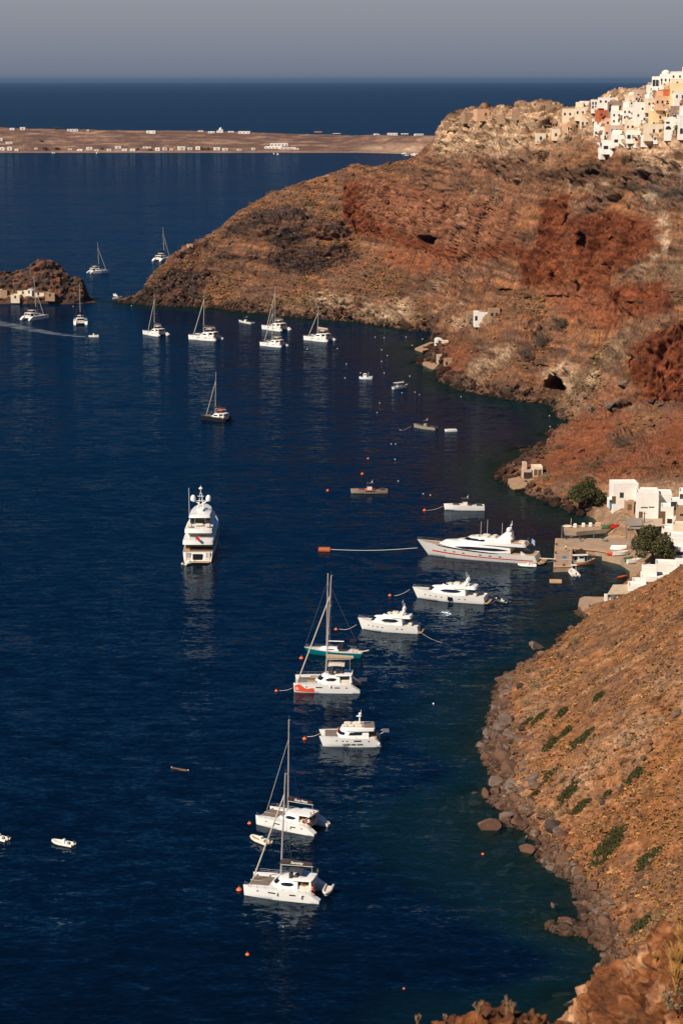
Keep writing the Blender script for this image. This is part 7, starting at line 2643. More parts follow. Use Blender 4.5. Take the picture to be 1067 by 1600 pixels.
mb.loft([[(-l * .43 - .1 * i, .05 * math.sin(i * 1.3), 6.5 - .06 * i), (-l * .43 - .1 * i, .05 * math.sin(i * 1.3) + .02, 6.5 - .06 * i), (-l * .43 - .1 * i, .05 * math.sin(i * 1.3) + .02, 5.3 - .10 * i), (-l * .43 - .1 * i, .05 * math.sin(i * 1.3), 5.3 - .10 * i)] for i in range(9)])
mb.build("flag", mat("pale_blue_flag", srgb(150, 176, 206), .9), t)
rails(t, [(l * .30, 2.2, 3.3), (l * .36, 1.8, 3.55), (l * .42, 1.3, 3.8), (l * .47, .7, 4.0), (l * .495, .15, 4.1)], .7)
rails(t, [(l * .30, -2.2, 3.3), (l * .36, -1.8, 3.55), (l * .42, -1.3, 3.8), (l * .47, -.7, 4.0), (l * .495, -.15, 4.1)], .7)
MB().tube([(-l * .57, 1.0, 1.5), (-l * .57 - 6, .5, 1.6)], .05, 5).build("stern_line", M_ROPE, t)
p = at_z(823, 885)
rib_boat(p, a + .15, 4.6, "white tender alongside the stern of the red striped yacht", tube=M_GEL2, name="tender", cat="tender")

# 17 m flybridge yacht
def flybridge_yacht(c, a, l, label, aft_dark=True, garage=True, bim=None):
    t = thing("motor_yacht", label, "yacht", c, a)
    B = l * .27
    H = Hull(l, B, 1.75, 2.6, l * .07, .3, 2.3, .88, .7, .1, .82)
    H.build("hull", M_GEL, t, 26, deck=M_GEL2)
    H.band("boot_stripe", M_ANTI, t, .0, .97, -.1, .05, .02, n=20)
    for u in (.26, .34, .58, .66, .74, .82):
        p = H.pt(u, .55)
        for sd in (1, -1):
            MB().bbox((p[0], sd * (p[1] + .01), p[2]), (.42, .08, .16), .03).build("porthole", M_GLASS, t)
    if garage:
        p = H.pt(.46, .55)
        MB().bbox((p[0], p[1] + .01, p[2]), (1.25, .1, 1.15), .03).bbox((p[0], -p[1] - .01, p[2]), (1.25, .1, 1.15), .03).build("hull_window", M_GLASS, t)
    d1 = House([(-l * .24, B * .40), (-l * .02, B * .43), (l * .14, B * .37), (l * .26, B * .20), (l * .32, .2)], 1.75, 3.35, .2, l * .10, .82, .1)
    d1.build("deckhouse", M_GEL, t)
    d1.band("saloon_window", M_GLASS, t, -l * .18, l * .14, .34, .80, .03, round_=True)
    d1.front_band("windscreen", M_GLASS, t, .30, .86, .03, l * .21)
    fb = House([(-l * .38, B * .30), (-l * .36, B * .38), (-l * .1, B * .40), (l * .04, B * .32), (l * .10, B * .16), (l * .12, .1)], 3.30, 3.95, .2, .7, .93, .02)
    fb.build("flybridge", M_GEL, t)
    mb = MB()
    mb.bbox((-l * .02, .5, 4.1), (.9, 1.0, .5), .1).bbox((-l * .10, -.4, 4.1), (1.4, 1.6, .4), .1).bbox((-l * .2, 0, 4.1), (1.0, 2.6, .4), .1)
    mb.build("flybridge_seat", M_CUSH, t)
    fb.front_band("wind_deflector", M_GLASS, t, .95, 1.35, .0, l * .03)
    MB().bbox((-l * .205, 0, 2.5), (.08, B * .66, 1.3), .02).build("aft_door", M_GLASS, t)
    mb = MB()
    mb.bbox((-l * .36, 0, 2.0), (.8, B * .6, .6), .1)
    mb.build("cockpit_seat", M_CUSH, t)
    MB().loft([[(x, -w, .25), (x, w, .25), (x, w, .45), (x, -w, .45)] for x, w in ((-l * .555, B * .30), (-l * .54, B * .40), (-l * .48, B * .42))]).build("swim_platform", M_TEAK, t)
    radar_arch(t, -l * .2, 3.9, B * .36, 1.0, M_GEL, l * .05)
    mb = MB()
    for y in (-.5, .5):
        mb.tube([(-l * .25, y, 5.0), (-l * .22, y, 7.0)], .03, 4)
    mb.build("antenna", M_GEL, t)
    if bim:
        MB().loft([[(x, -B * .33, z), (x, B * .33, z), (x, B * .33, z + .08), (x, -B * .33, z + .08)] for x, z in ((-l * .40, 3.2), (-l * .34, 3.35), (-l * .28, 3.3))]).build("awning", bim, t)
    for sd in (1, -1):
        rails(t, [(H.pt(u, 1)[0], sd * max(.1, H.pt(u, 1)[1] - .12), H.pt(u, 1)[2]) for u in (.45, .55, .65, .75, .84, .92, .985)], .6)
    return t, H
c, a, l = bow_stern(641, 937, 756, 945.5, 2.2)
ferr, _ = flybridge_yacht(c, a, l * 1.01, "white flybridge yacht with a square dark hull window and radar balls", bim=None)
c, a, l = bow_stern(557, 986, 652, 992, 1.9)
sm, _ = flybridge_yacht(c, a, l * 1.02, "smaller white flybridge yacht with a dark cockpit, left of the one with radar balls", garage=False, bim=M_BRWN)
rib_boat(at_z(783, 941), bow_stern(772, 938, 792, 943)[1], 3.3, "small grey dinghy astern of the flybridge yacht with radar balls", tube=M_DGREY)

# --- superyacht seen from astern
c = at_z(309, 879)
t = thing("superyacht", "tall white superyacht seen from astern with a red flag and two radar domes", "yacht", c + Vector((0, 0, 0)), R(89.2))
L = 40.0
H = Hull(L, 7.9, 2.6, 4.9, 2.6, .6, 2.6, .93, 1.0, .0, .90)
mv = L / 2
def sp(o):
    return o
root = t
hullo = bpy.data.objects.new("x", None)
bpy.data.objects.remove(hullo)
t.location = Vector((c.x, c.y, 0)) + Vector((math.cos(R(89.2)), math.sin(R(89.2)), 0)) * mv
H.build("hull", M_GEL, t, 26, deck=M_TEAK)
H.band("boot_stripe", M_ANTI, t, 0, .97, -.1, .06, .02)
X = lambda d: -mv + d
MB().bbox((X(.42), 0, 1.35), (.5, 2.45, 1.5), .05).build("garage_door", M_BLACKH, t)
mb = MB()
for sy in (-1, 1):
    mb.bbox((X(.35), sy * 2.9, 1.4), (.5, .5, 2.4), .05)
    for i in range(6):
        mb.bbox((X(.25), sy * 2.2, .5 + .4 * i), (.3, .7, .1), .02)
mb.build("stern_stair", M_GEL2, t)
MB().bbox((X(-.5), 0, .28), (1.6, 6.2, .18), .06).build("swim_platform", M_TEAK, t)
d1 = House([(X(4.5), 3.3), (X(8), 3.5), (X(24), 3.3), (X(30), 2.2), (X(32), .6)], 2.8, 5.0, 0, 2, .97, .02)
d1.build("main_deckhouse", M_GEL, t)
d1.band("main_window", M_GLASS, t, X(6), X(26), .35, .8, .03)
mb = MB()
for y, w in ((-2.35, 1.5), (0, 2.4), (2.35, 1.5)):
    mb.bbox((X(4.45), y, 3.4), (.1, w + .4, 1.7), .02)
mb.build("aft_door", M_GLASS, t)
u1 = House([(X(.9), 3.0), (X(1.2), 3.75), (X(10), 3.85), (X(24), 3.6), (X(30), 2.4), (X(32), .8)], 4.35, 5.45, .15, 1.5, .99, .02)
u1.build("upper_deck", M_GEL, t)
h2 = House([(X(6.0), 2.9), (X(9), 3.1), (X(22), 2.9), (X(27), 1.8), (X(29), .5)], 5.7, 7.7, 0, 2, .95, .02)
h2.build("upper_deckhouse", M_GEL, t)
h2.band("upper_window", M_GLASS, t, X(7), X(24), .3, .8, .03)
MB().bbox((X(5.95), 0, 6.5), (.1, 5.4, 1.3), .02).build("upper_door", M_GLASS, t)
u2 = House([(X(3.2), 2.7), (X(3.6), 3.45), (X(10), 3.5), (X(20), 3.2), (X(26), 2.0), (X(27.5), .6)], 6.8, 7.85, .15, 1.5, .98, .02)
u2.build("bridge_deck", M_GEL, t)
h3 = House([(X(9.0), 2.5), (X(12), 2.6), (X(18), 2.4), (X(22), 1.4), (X(23.5), .4)], 8.0, 10.2, 0, 2, .92, .1)
h3.build("wheelhouse", M_GEL, t)
mb = MB()
for y, w in ((-1.95, .9), (0, 2.3), (1.95, .9)):
    mb.bbox((X(8.95), y, 8.9), (.1, w + .2, 1.8), .02)
mb.build("lounge_door", M_GLASS, t)
r3 = House([(X(7.0), 2.2), (X(7.4), 2.75), (X(14), 2.85), (X(19), 2.3), (X(22), 1.2), (X(23), .3)], 9.9, 10.5, .2, 1, .92, .25)
r3.build("top_roof", M_GEL, t)
mb = MB()
for sy in (-1, 1):
    mb.bbox((X(5.0), sy * 2.3, 8.4), (1.6, 1.2, .7), .15)
mb.bbox((X(6.5), 0, 8.3), (1.2, 2.0, .4), .1)
mb.build("deck_seat", M_CUSH, t)
mb = MB()
for sy in (-1, 1):
    mb.tube([(X(12), sy * .95, 10.5), (X(12.4), sy * .4, 13.0), (X(12.4), sy * .2, 15.2)], .2, 8, .1)
    mb.tube([(X(12.3), sy * .3, 12.4), (X(12.3), sy * 1.5, 13.1)], .13, 6)
for z, w in ((11.4, 1.6), (12.3, 1.2), (13.2, 2.2), (14.4, 1.6)):
    mb.bbox((X(12.3), 0, z), (.3, w, .14), .04)
mb.tube([(X(12.4), 0, 15), (X(12.4), 0, 17.2)], .1, 6, .05)
mb.bbox((X(11.7), 0, 10.8), (1.6, 1.5, 1.1), .1)
mb.lathe([(.15, 16.0), (.5, 16.3), (.5, 16.5), (.1, 16.8)], (X(12.4), 0, 0), 10)
mb.build("mast", M_GEL, t)
for sy in (-1, 1):
    MB().lathe([(.3, 13.0), (.68, 13.3), (.72, 13.9), (.55, 14.4), (.25, 14.7), (.02, 14.75)], (X(12.3), sy * 1.95, 0), 14).build("radar_dome", M_GEL, t, smooth=True)
MB().tube([(X(8), 2.6, 10.3), (X(8), 2.6, 17.4)], .06, 5).build("antenna", M_GEL, t)
MB().tube([(X(8.5), -2.3, 10.3), (X(8.5), -2.3, 12.2)], .05, 5).build("antenna", M_GEL, t)
MB().tube([(X(1.2), .4, 4.9), (X(.3), .4, 7.3)], .05).build("flagpole", M_STEEL, t)
mb = MB()
mb.loft([[(X(.5 - .05 * i), .35 - .13 * i, 7.0 - .12 * i), (X(.53 - .05 * i), .35 - .13 * i, 7.0 - .12 * i), (X(.73 - .05 * i + .1 * math.sin(i)), .35 - .13 * i, 5.9 - .10 * i), (X(.7 - .05 * i + .1 * math.sin(i)), .35 - .13 * i, 5.9 - .10 * i)] for i in range(9)])
mb.build("flag", M_RED, t)
for z, x, hw in ((2.6, .7, 3.4), (5.45, 1.2, 3.5), (7.85, 3.6, 3.2)):
    rails(t, [(X(x), y, z) for y in (-hw, -hw / 2, 0, hw / 2, hw)], .5)
for sd in (1, -1):
    rails(t, [(H.pt(u, 1)[0], sd * (H.pt(u, 1)[1] - .15), H.pt(u, 1)[2]) for u in (.2, .35, .5, .65, .8, .9, .97)], .9)
rib_boat(at_z(296, 880.5), bow_stern(286, 881.5, 304, 876)[1] + PI, 4.2, "white tender lying under the superyacht's stern", tube=M_GEL2, name="tender", cat="tender")

# --- open boats
def open_boat(c, a, l, label, hullm, deckm, B=None, Fs=.9, Fb=1.35, bowx=.4, tower=True, hard=False, strips=None, group=None, cushions=None):
    t = thing("motorboat", label, "motorboat", c, a, group)
    B = B or l * .27
    H = Hull(l, B, Fs, Fb, .25 * l * .1, .1, 2.8, .92, .5, 0, .86)
    H.build("hull", hullm, t, 22, .1, deck=deckm)
    H.band("boot_stripe", M_ANTI, t, .0, .97, -.1, .08, .02)
    if strips:
        H.band("name_panel", strips, t, .34, .60, .55, .85, .02)
    mb = MB()
    mb.bbox((-l * .02, 0, Fs + .45), (l * .13, B * .42, .9), .1)
    mb.build("console", M_GEL2 if not hard else hullm, t)
    mb = MB()
    mb.bbox((-l * .13, 0, Fs + .25), (l * .07, B * .6, .5), .1).bbox((-l * .36, 0, Fs + .2), (l * .14, B * .6, .35), .1).bbox((l * .2, 0, Fs + .3), (l * .16, B * .4, .3), .1)
    mb.build("cushion", cushions or M_DGREY, t)
    if tower:
        mb = MB()
        for x in (-l * .08, l * .04):
            for y in (-1, 1):
                mb.tube([(x, y * B * .2, Fs + .3), (x - .1, y * B * .2, Fs + 1.9)], .05)
        mb.build("top_support", M_DGREY, t)
        MB().bbox((-l * .03, 0, Fs + 1.95), (l * .2, B * .62, .1), .04).build("t_top", M_DGREY, t)
        MB().tube([(-l * .08, 0, Fs + 2.0), (-l * .1, 0, Fs + 3.0)], .04).bbox((-l * .08, 0, Fs + 2.3), (.3, .9, .2), .05).build("antenna", M_GEL, t)
    MB().bbox((-l * .04 + l * .07, 0, Fs + 1.05), (.08, B * .36, .5), .02).build("windscreen", M_GLASS, t)
    outboard(t, -l * .5, -B * .18, .6)
    outboard(t, -l * .5, B * .18, .6)
    return t
c, a, l = bow_stern(693, 798, 757, 798.5, 1.5)
open_boat(c, a, l, "sleek white open motorboat moored above the red striped yacht", M_GEL, M_CUSH, Fs=1.35, Fb=1.75, tower=True)
c, a, l = bow_stern(548, 772.5, 606, 771.5, 1.5)
open_boat(c, a, l, "grey open motorboat with an orange deck", M_GREYH, M_ORG, Fs=1.0, Fb=1.45, strips=M_DGREY)
c, a, l = bow_stern(643, 669, 679, 673, 1.3)
open_boat(c, a, l, "grey motorboat with a dark hardtop in the middle of the bay", M_GREYH, M_DGREY, Fs=1.0, Fb=1.5, hard=True)
c, a, l = bow_stern(695, 675, 714, 674.5, .8)
t = thing("rowing_boat", "plain white open skiff right of the grey hardtop motorboat", "boat", c, a)
H = Hull(l, 1.7, .75, .9, .2, 0, 2.6, .9, .3)
H.build("hull", M_GEL, t, 16, .35, deck=M_GEL2)
MB().bbox((0, 0, .62), (.4, 1.3, .06), .01).bbox((-1.2, 0, .62), (.4, 1.2, .06), .01).build("thwart", M_GEL2, t)

def fishing_boat(c, a, l, label, hullm=None, canopy=None, house_=True, group=None, band=None):
    t = thing("fishing_boat", label, "fishing boat", c, a, group)
    B = l * .33
    H = Hull(l, B, .95, 1.5, .35, -.2, 2.0, .62, .5, .25, .85)
    H.build("hull", hullm or M_GEL, t, 20, .22, deck=M_TAN)
    if band:
        H.band("rubbing_strake", band, t, .02, .98, .82, 1.0, .03)
    if house_:
        hs = House([(-l * .22, B * .28), (-l * .02, B * .3), (l * .06, B * .24)], .8, 2.3, .1, .2, .92, .06)
        hs.build("wheelhouse", M_GEL, t)
        hs.band("wheelhouse_window", M_GLASS, t, -l * .18, l * .03, .55, .85)
    if canopy:
        mb = MB()
        for x in (-l * .38, l * .15):
            for y in (-1, 1):
                mb.tube([(x, y * B * .3, .8), (x, y * B * .3, 2.35)], .04)
        mb.build("canopy_frame", M_STEEL, t)
        MB().bbox((-l * .11, 0, 2.4), (l * .6, B * .75, .08), .03).build("canopy", canopy, t)
    MB().tube([(l * .18, 0, 1.0), (l * .17, 0, 3.0)], .05).build("mast", M_GEL, t)
    MB().bbox((-l * .36, 0, .95), (.5, B * .5, .4), .08).bbox((l * .28, 0, 1.15), (.5, .6, .35), .08).build("gear_box", M_BLUEW, t)
    return t
c, a, l = bow_stern(639, 606, 616, 608.5, .9)
fishing_boat(c, a, l, "white fishing boat with a boxy canopy in the upper bay", canopy=M_GEL)
c, a, l = bow_stern(581, 593.5, 561, 592.5, .9)
fishing_boat(c, a, l, "small white fishing boat with a pointed mast, left of the canopied one", house_=True)
c, a, l = bow_stern(371, 503.5, 393, 506.5, .9)
open_boat(c, a, l, "small white open boat near the headland, right of a catamaran", M_GEL, M_GEL2, Fs=.8, Fb=1.1, tower=True)
for i, (px, py, lab) in enumerate([(184, 467, "white boat in the gap between islet and headland, larger of two"), (181, 463, "white boat in the gap between islet and headland, smaller and farther of two")]):
    open_boat(at_z(px, py), .4 + i * 2.0, 5.5 - i * 1.5, lab, M_GEL, M_GEL2, tower=False)
c, a, l = bow_stern(152, 527.5, 141, 527, .6)
sb = open_boat(c, a, max(l, 5), "small speedboat with people aboard trailing a long pale wake", M_GEL2, M_TAN, tower=False)

# the wake it leaves: broken foam lying on the water
wp = [at_z(q_, r_) for q_, r_ in ((141, 527), (120, 525.5), (90, 522), (55, 516), (20, 509), (-20, 501), (-60, 494))]
M_WAKE = bpy.data.materials.new("wake_foam")
M_WAKE.use_nodes = True
_t = M_WAKE.node_tree
_b = _t.nodes["Principled BSDF"]
_b.inputs["Base Color"].default_value = (.55, .62, .68, 1)
_b.inputs["Roughness"].default_value = .8
_c = _t.nodes.new("ShaderNodeTexCoord")
_m = _t.nodes.new("ShaderNodeMapping")
_m.inputs["Scale"].default_value = (.25, 1.1, 1)
_m.inputs["Rotation"].default_value = (0, 0, .5)
_n = _t.nodes.new("ShaderNodeTexNoise")
_n.inputs["Scale"].default_value = .5
_n.inputs["Detail"].default_value = 6
_r = _t.nodes.new("ShaderNodeMapRange")
_r.inputs[1].default_value, _r.inputs[2].default_value, _r.inputs[3].default_value, _r.inputs[4].default_value = .40, .78, 0, .44
_t.links.new(_c.outputs["Object"], _m.inputs[0])
_t.links.new(_m.outputs[0], _n.inputs["Vector"])
_t.links.new(_n.outputs[0], _r.inputs[0])
_t.links.new(_r.outputs[0], _b.inputs["Alpha"])
mb = MB()
vs_, fs_ = [], []
for i_, q_ in enumerate(wp):
    w_ = .8 + i_ * .95
    for k_, f_ in enumerate((-1, -.72, .72, 1)):
        vs_.append((q_.x, q_.y + f_ * w_ * 1.6, .03))
for i_ in range(len(wp) - 1):
    for k_ in (0, 1, 2):
        fs_.append((i_ * 4 + k_, i_ * 4 + k_ + 1, i_ * 4 + k_ + 5, i_ * 4 + k_ + 4))
wake = mb.add(vs_, fs_).build("boat_wake", M_WAKE)
wake["kind"] = "stuff"

# --- the anchored catamarans and sloops off the headland
FG = "sailing boats anchored off the headland"
proto = sailing_cat("white catamaran with its bow left, second from left below the headland", (0, 0, 0), 0, 13, 19.5, M_BRWN, None, bimini=M_BEIGE, genoa_r=.13)
ANCH = [  # bow px, stern px, near offset, label, scale
    ((295, 530), (338, 533), 3.0, None, 1.0),
    ((224, 522), (250, 526), 2.5, "white catamaran showing its stern, leftmost of the row below the headland", .95),
    ((76, 497), (45, 501), 2.5, "white catamaran with its bow to the right in front of the islet", .95),
    ((124, 478), (124, 512), 0, "white catamaran seen straight from astern below the islet", .95),
    ((410, 514), (441, 518), 2.5, "white catamaran with its mast against the cliff, farther of the overlapping two", .95),
    ((406, 540), (440, 543), 2.5, "white catamaran in front of the other overlapping one below the cliff", .95),
    ((475, 531), (513, 534.5), 2.5, "white catamaran with a pale sail bundle on its boom, rightmost in the row", 1.0),
    ((316, 656), (350, 660), 2.5, "dark hulled catamaran alone in the middle of the open bay", 1.0),
    ((170, 426), (141, 427.5), 2.0, "white sailing catamaran far out beyond the islet", .95),
    ((270, 406), (248, 408.5), 2.0, "white catamaran lying close to the headland's left edge", .95),
]
protos = {}
for i, (b_, s_, off, lab, sc) in enumerate(ANCH):
    c, a, l = bow_stern(*b_, *s_, off)
    if i == 3:
        c, a, l = at_z(124, 508), R(97), 13.0
        c = c + Vector((0, 6, 0))
    l = min(max(l, 11.0), 15.5)
    if i == 0:
        proto.location, proto.rotation_euler, proto.scale = c, (0, 0, a), (l / 13,) * 3
        proto["group"] = FG
    elif i == 6:
        sailing_cat(lab, c, a, l, 14.5, M_TAN, None, bimini=M_BEIGE, genoa_r=.13, group=FG)
    elif i == 7:
        sailing_cat(lab, c, a, l, 20.0, M_PLUM, None, bimini=M_ORG, hullm=None, genoa_r=.11, group=FG)
        dk = [o for o in COL.objects if o.type == 'EMPTY' and o.get("label") == lab][0]
        for ch in dk.children:
            if ch.name.startswith("hull") and "window" not in ch.name:
                ch.data.materials[0] = M_BLACKH
    else:
        dup(proto, c, a, lab, FG, l / 13)

# --- boats in and about the little harbour
c, a, l = bow_stern(926, 883, 898, 884, 1.3)
ob = fishing_boat(c, a, 6.4, "orange hulled wooden boat with a white awning in the inner harbour", mat("faded_orange_paint", srgb(214, 132, 76), .5), M_GEL, True, None, M_GEL)
rb = rib_boat(at_z(895.5, 897), R(95), 5.6, "white rigid inflatable with a small tower off the quay's square end", tube=M_GEL2, name="inflatable_boat", cat="inflatable boat")
mb = MB()
for x in (-.6, .3):
    for y in (-.5, .5):
        mb.tube([(x, y, .5), (x, y * .9, 2.3)], .045)
mb.bbox((-.15, 0, 2.35), (1.5, 1.4, .1), .04)
mb.build("t_top", M_GEL, rb)
rib_boat(at_z(903, 861, .0), bow_stern(912, 863, 894, 863)[1], 3.4, "grey dinghy tied under the inner edge of the quay", tube=M_DGREY, console=False, motor=True)
def beached(px, py, z, rz, l, label, hullm, deckm, name="rowing_boat", flip=False):
    p = at_z(px, py, z)
    t = thing(name, label, "boat", (p.x, p.y, p.z + (.25 if not flip else .75)), rz)
    H = Hull(l, l * .36, .75, 1.0, .3, 0, 2.3, .8, .3)
    H.build("hull", hullm, t, 16, .4, deck=deckm)
    MB().bbox((l * .05, 0, .6), (.3, l * .28, .06), .01).bbox((-l * .25, 0, .55), (.3, l * .26, .06), .01).build("thwart", M_TEAK, t)
    if flip:
        t.rotation_euler = (PI, 0, rz)
    return t
beached(965, 858, 1.3, PI, 4.2, "upturned white boat on the quay, behind the open one", M_GEL, M_GEL, flip=True)
beached(969, 868, 1.3, .15, 4.4, "white open boat with a tan inside hauled out on the quay", M_GEL, M_TAN)
beached(981, 877, 1.3, .5, 2.6, "small green boat hauled out at the end of the cove", M_GREEN, M_GREEN)
beached(992, 880, 1.3, .3, 4.4, "white boat hauled out beside the small green one", M_GEL, M_GEL2)
beached(948, 826, 1.6, .25, 3.4, "green and white boat on the shore by the old mole", M_GREEN, M_GEL)
beached(958, 826, 1.6, -.3, 3.0, "red boat on the shore right of the green and white one", M_RED, M_ORG)
beached(934, 787, 1.5, -.5, 4.5, "white covered boat on the rocky shore left of the teal cabin", M_GEL, M_GEL)
beached(965, 802, 2.6, .2, 4.2, "pale old boat among boats laid up in front of the largest white building", M_BEIGE, M_TAN)
beached(973, 798, 3.0, .0, 4.2, "white boat laid up behind the pale old one", M_GEL, M_GEL2)
p = at_z(951.5, 868, 1.3)
v, f = rock_shape(2, 91, 5)
o = MB().add([(x * 1.2, y * .8, z * .6 + .45) for x, y, z in v], [tuple(q) for q in f]).build("tarpaulin_heap", M_ORG, smooth=True)
o.location = p
tag(o, "orange tarpaulin heap on the quay beside the open boat", "tarpaulin")
p = at_z(867.5, 911)
t = thing("pontoon", "square brown wooden raft floating below the quay", "raft", p, -.08)
MB().bbox((0, 0, .45), (2.9, 2.2, .5), .05).build("deck", M_EDGE, t)
MB().bbox((0, 0, .08), (2.6, 1.9, .5), .1).build("float", M_BROWNW, t)
o = thing("kayak", "small orange kayak in the shadowed cove", "kayak", at_z(972, 902), .5)
H = Hull(3.0, .75, .3, .38, .1, -.1, 1.7, .3, .15)
H.build("hull", M_ORG, o, 14, .05, deck=M_BUOY)
p = at_z(883.5, 861.5, 1.34)
person(p.x, p.y, 1.34, 2.6, "person in a white shirt standing on the square end of the quay", "stand", M_GEL, M_NAVY)
# floating timber far out
p, a, l = bow_stern(268, 1200, 295, 1204.5)
t = thing("driftwood", "thin dark timber with two pale ends floating alone left of the catamarans", "timber", p, a)
MB().bbox((0, 0, .06), (l, .28, .22), .06).bbox((-l * .2, .3, .05), (l * .45, .22, .2), .06).build("log", M_BROWNW, t)
for sx in (-1, 1):
    MB().lathe([(.03, .26), (.10, .22), (.11, .1), (.09, -.1)], (sx * l * .48, 0, 0), 8).build("float", M_GEL, t)

# ---------------------------------------------------------------- buoys and mooring lines
def buoy(px, py, s, label, m=None, group="mooring buoys", line=None, cone=False):
    p = at_z(px, py)
    t = thing("buoy", label, "buoy", p, 0, group)
    MB().lathe([(.05, -s * .5), (s * .75, -s * .25), (s, s * .15), (s * .82, s * .55), (s * .4, s * .85), (s * .14, s * .98), (s * .12, s * 1.25), (.01, s * 1.27)], (0, 0, 0), 12).build("float", m or M_BUOY, t, smooth=True)
    MB().tube([(0, 0, s * 1.2), (s * .15, 0, s * 1.45), (-s * .15, 0, s * 1.45), (0, 0, s * 1.2)], s * .07, 4).build("ring", M_STEEL, t)
    return t
def moor(px0, py0, z0, px1, py1, z1, label, sag=.4, r=.05):
    a, b = at_z(px0, py0, z0), at_z(px1, py1, z1)
    pts = [a.lerp(b, i / 8) - Vector((0, 0, sag * math.sin(PI * i / 8))) for i in range(9)]
    o = MB().tube([q - a for q in pts], r, 5).build("mooring_line", M_ROPE)
    o.location = a
    return tag(o, label, "rope", "mooring lines")
SB = [(476, 1155, .50, "orange buoy at the bow of the power catamaran"), (471, 1029, .55, "orange buoy at the bow of the teal sloop"), (432, 1080, .42, "orange buoy off the bow of the catamaran with the red graphic"), (374, 1391, .55, "orange buoy at the bow of the catamaran lettered Serenity"),
      (390, 1287, .40, "orange buoy at the bow of the plum covered catamaran"), (525, 984, .5, "orange buoy between the teal sloop and the smaller flybridge yacht"), (609, 931, .5, "orange buoy off the bow of the flybridge yacht with radar balls"), (663, 798, .6, "orange buoy off the bow of the sleek white motorboat"),
      (512, 767, .55, "orange buoy left of the grey motorboat with an orange deck"), (566, 741, .6, "orange buoy just above the grey motorboat with an orange deck"), (575, 717, .5, "orange buoy highest above the grey motorboat with an orange deck"), (387, 1492, .38, "pale orange ball buoy alone at the very bottom"),
      (754, 1335, .30, "tiny orange buoy near the brown boulder in the lower shallows"), (631, 1545, .22, "tiny red buoy in the dark water at the bottom"), (663, 500, .5, "tiny orange buoy below the pale cliffs of the headland")]
for px, py, s, lab in SB:
    buoy(px, py, s * .85, lab)
WB = [(611, 694), (618, 694), (617, 718), (622, 752), (661, 772), (672, 774), (593, 630), (589, 645), (628, 614), (648, 613), (600, 583), (596, 565), (640, 588), (634, 527), (600, 528), (586, 527), (596, 547), (605, 556), (527, 545), (480, 546), (541, 569), (539, 591), (563, 583),
      (432, 478), (206, 478), (115, 479), (677, 1100), (775, 935), (660, 530), (644, 540), (720, 620), (858, 650), (859, 667), (655, 617), (625, 672)]
GB = "small white mooring floats scattered over the upper bay"
for i, (px, py) in enumerate(WB):
    p = at_z(px, py)
    o = MB().lathe([(.05, -.25), (.3, -.1), (.38, .12), (.28, .38), (.08, .5)], (0, 0, 0), 8).build("float", M_GEL, smooth=True)
    o.location = p
    s = .5 if py > 600 else .62
    o.scale = (s,) * 3
    lab = {26: "white float alone near the boulder shore right of the power catamaran", 27: "white float behind the flybridge yacht with radar balls", 25: "white float between the islet and the catamaran seen from astern"}.get(i, "small white mooring float among many dotted over the upper bay")
    tag(o, lab, "float", GB if i not in (25, 26, 27) else None)
# the orange steel mooring drum of the big yacht
t = thing("mooring_drum", "long orange brown mooring drum with a rope to the red striped yacht", "mooring buoy", at_z(507, 861), R(-4))
MB().lathe([(.2, -1.6), (.75, -1.45), (.78, 1.45), (.2, 1.6)], (0, 0, .25), 14, 'x').build("drum", mat("rusty_orange_paint", srgb(170, 88, 48), .7, .3, 2), t, smooth=True)
MB().bbox((0, 0, 1.05), (.5, .4, .3), .05).build("cleat", M_POLE, t)
moor(517, 858.5, .6, 652, 856, 3.6, "long pale rope from the orange drum to the red striped yacht's bow", .45, .07)
moor(480, 1151, .4, 500, 1146, 2.2, "rope from the power catamaran's bow to its orange buoy", .2)
moor(616, 931, .3, 640, 921, 2.4, "rope from the flybridge yacht with radar balls to its buoy", .3)
moor(530, 983, .3, 557, 976, 2.2, "rope from the smaller flybridge yacht to its orange buoy", .5)
moor(666, 797.5, .4, 692, 791, 1.4, "rope from the sleek white motorboat to its orange buoy", .3)
moor(626, 673, .2, 642, 666, 1.2, "rope from the grey hardtop motorboat to a white float", .2)
moor(757, 944, .8, 774, 938, .5, "rope from the flybridge yacht's stern to its grey dinghy", .3, .03)
moor(846, 878, 1.5, 866, 876, 1.3, "rope from the red striped yacht's stern to the quay", .2, .04)
moor(653, 985, .8, 690, 1004, .1, "thin rope running from the smaller flybridge yacht's stern into the water", .4, .03)
moor(437, 1079, .2, 457, 1075, 1.6, "rope from the catamaran with the red graphic to its buoy", .2, .04)
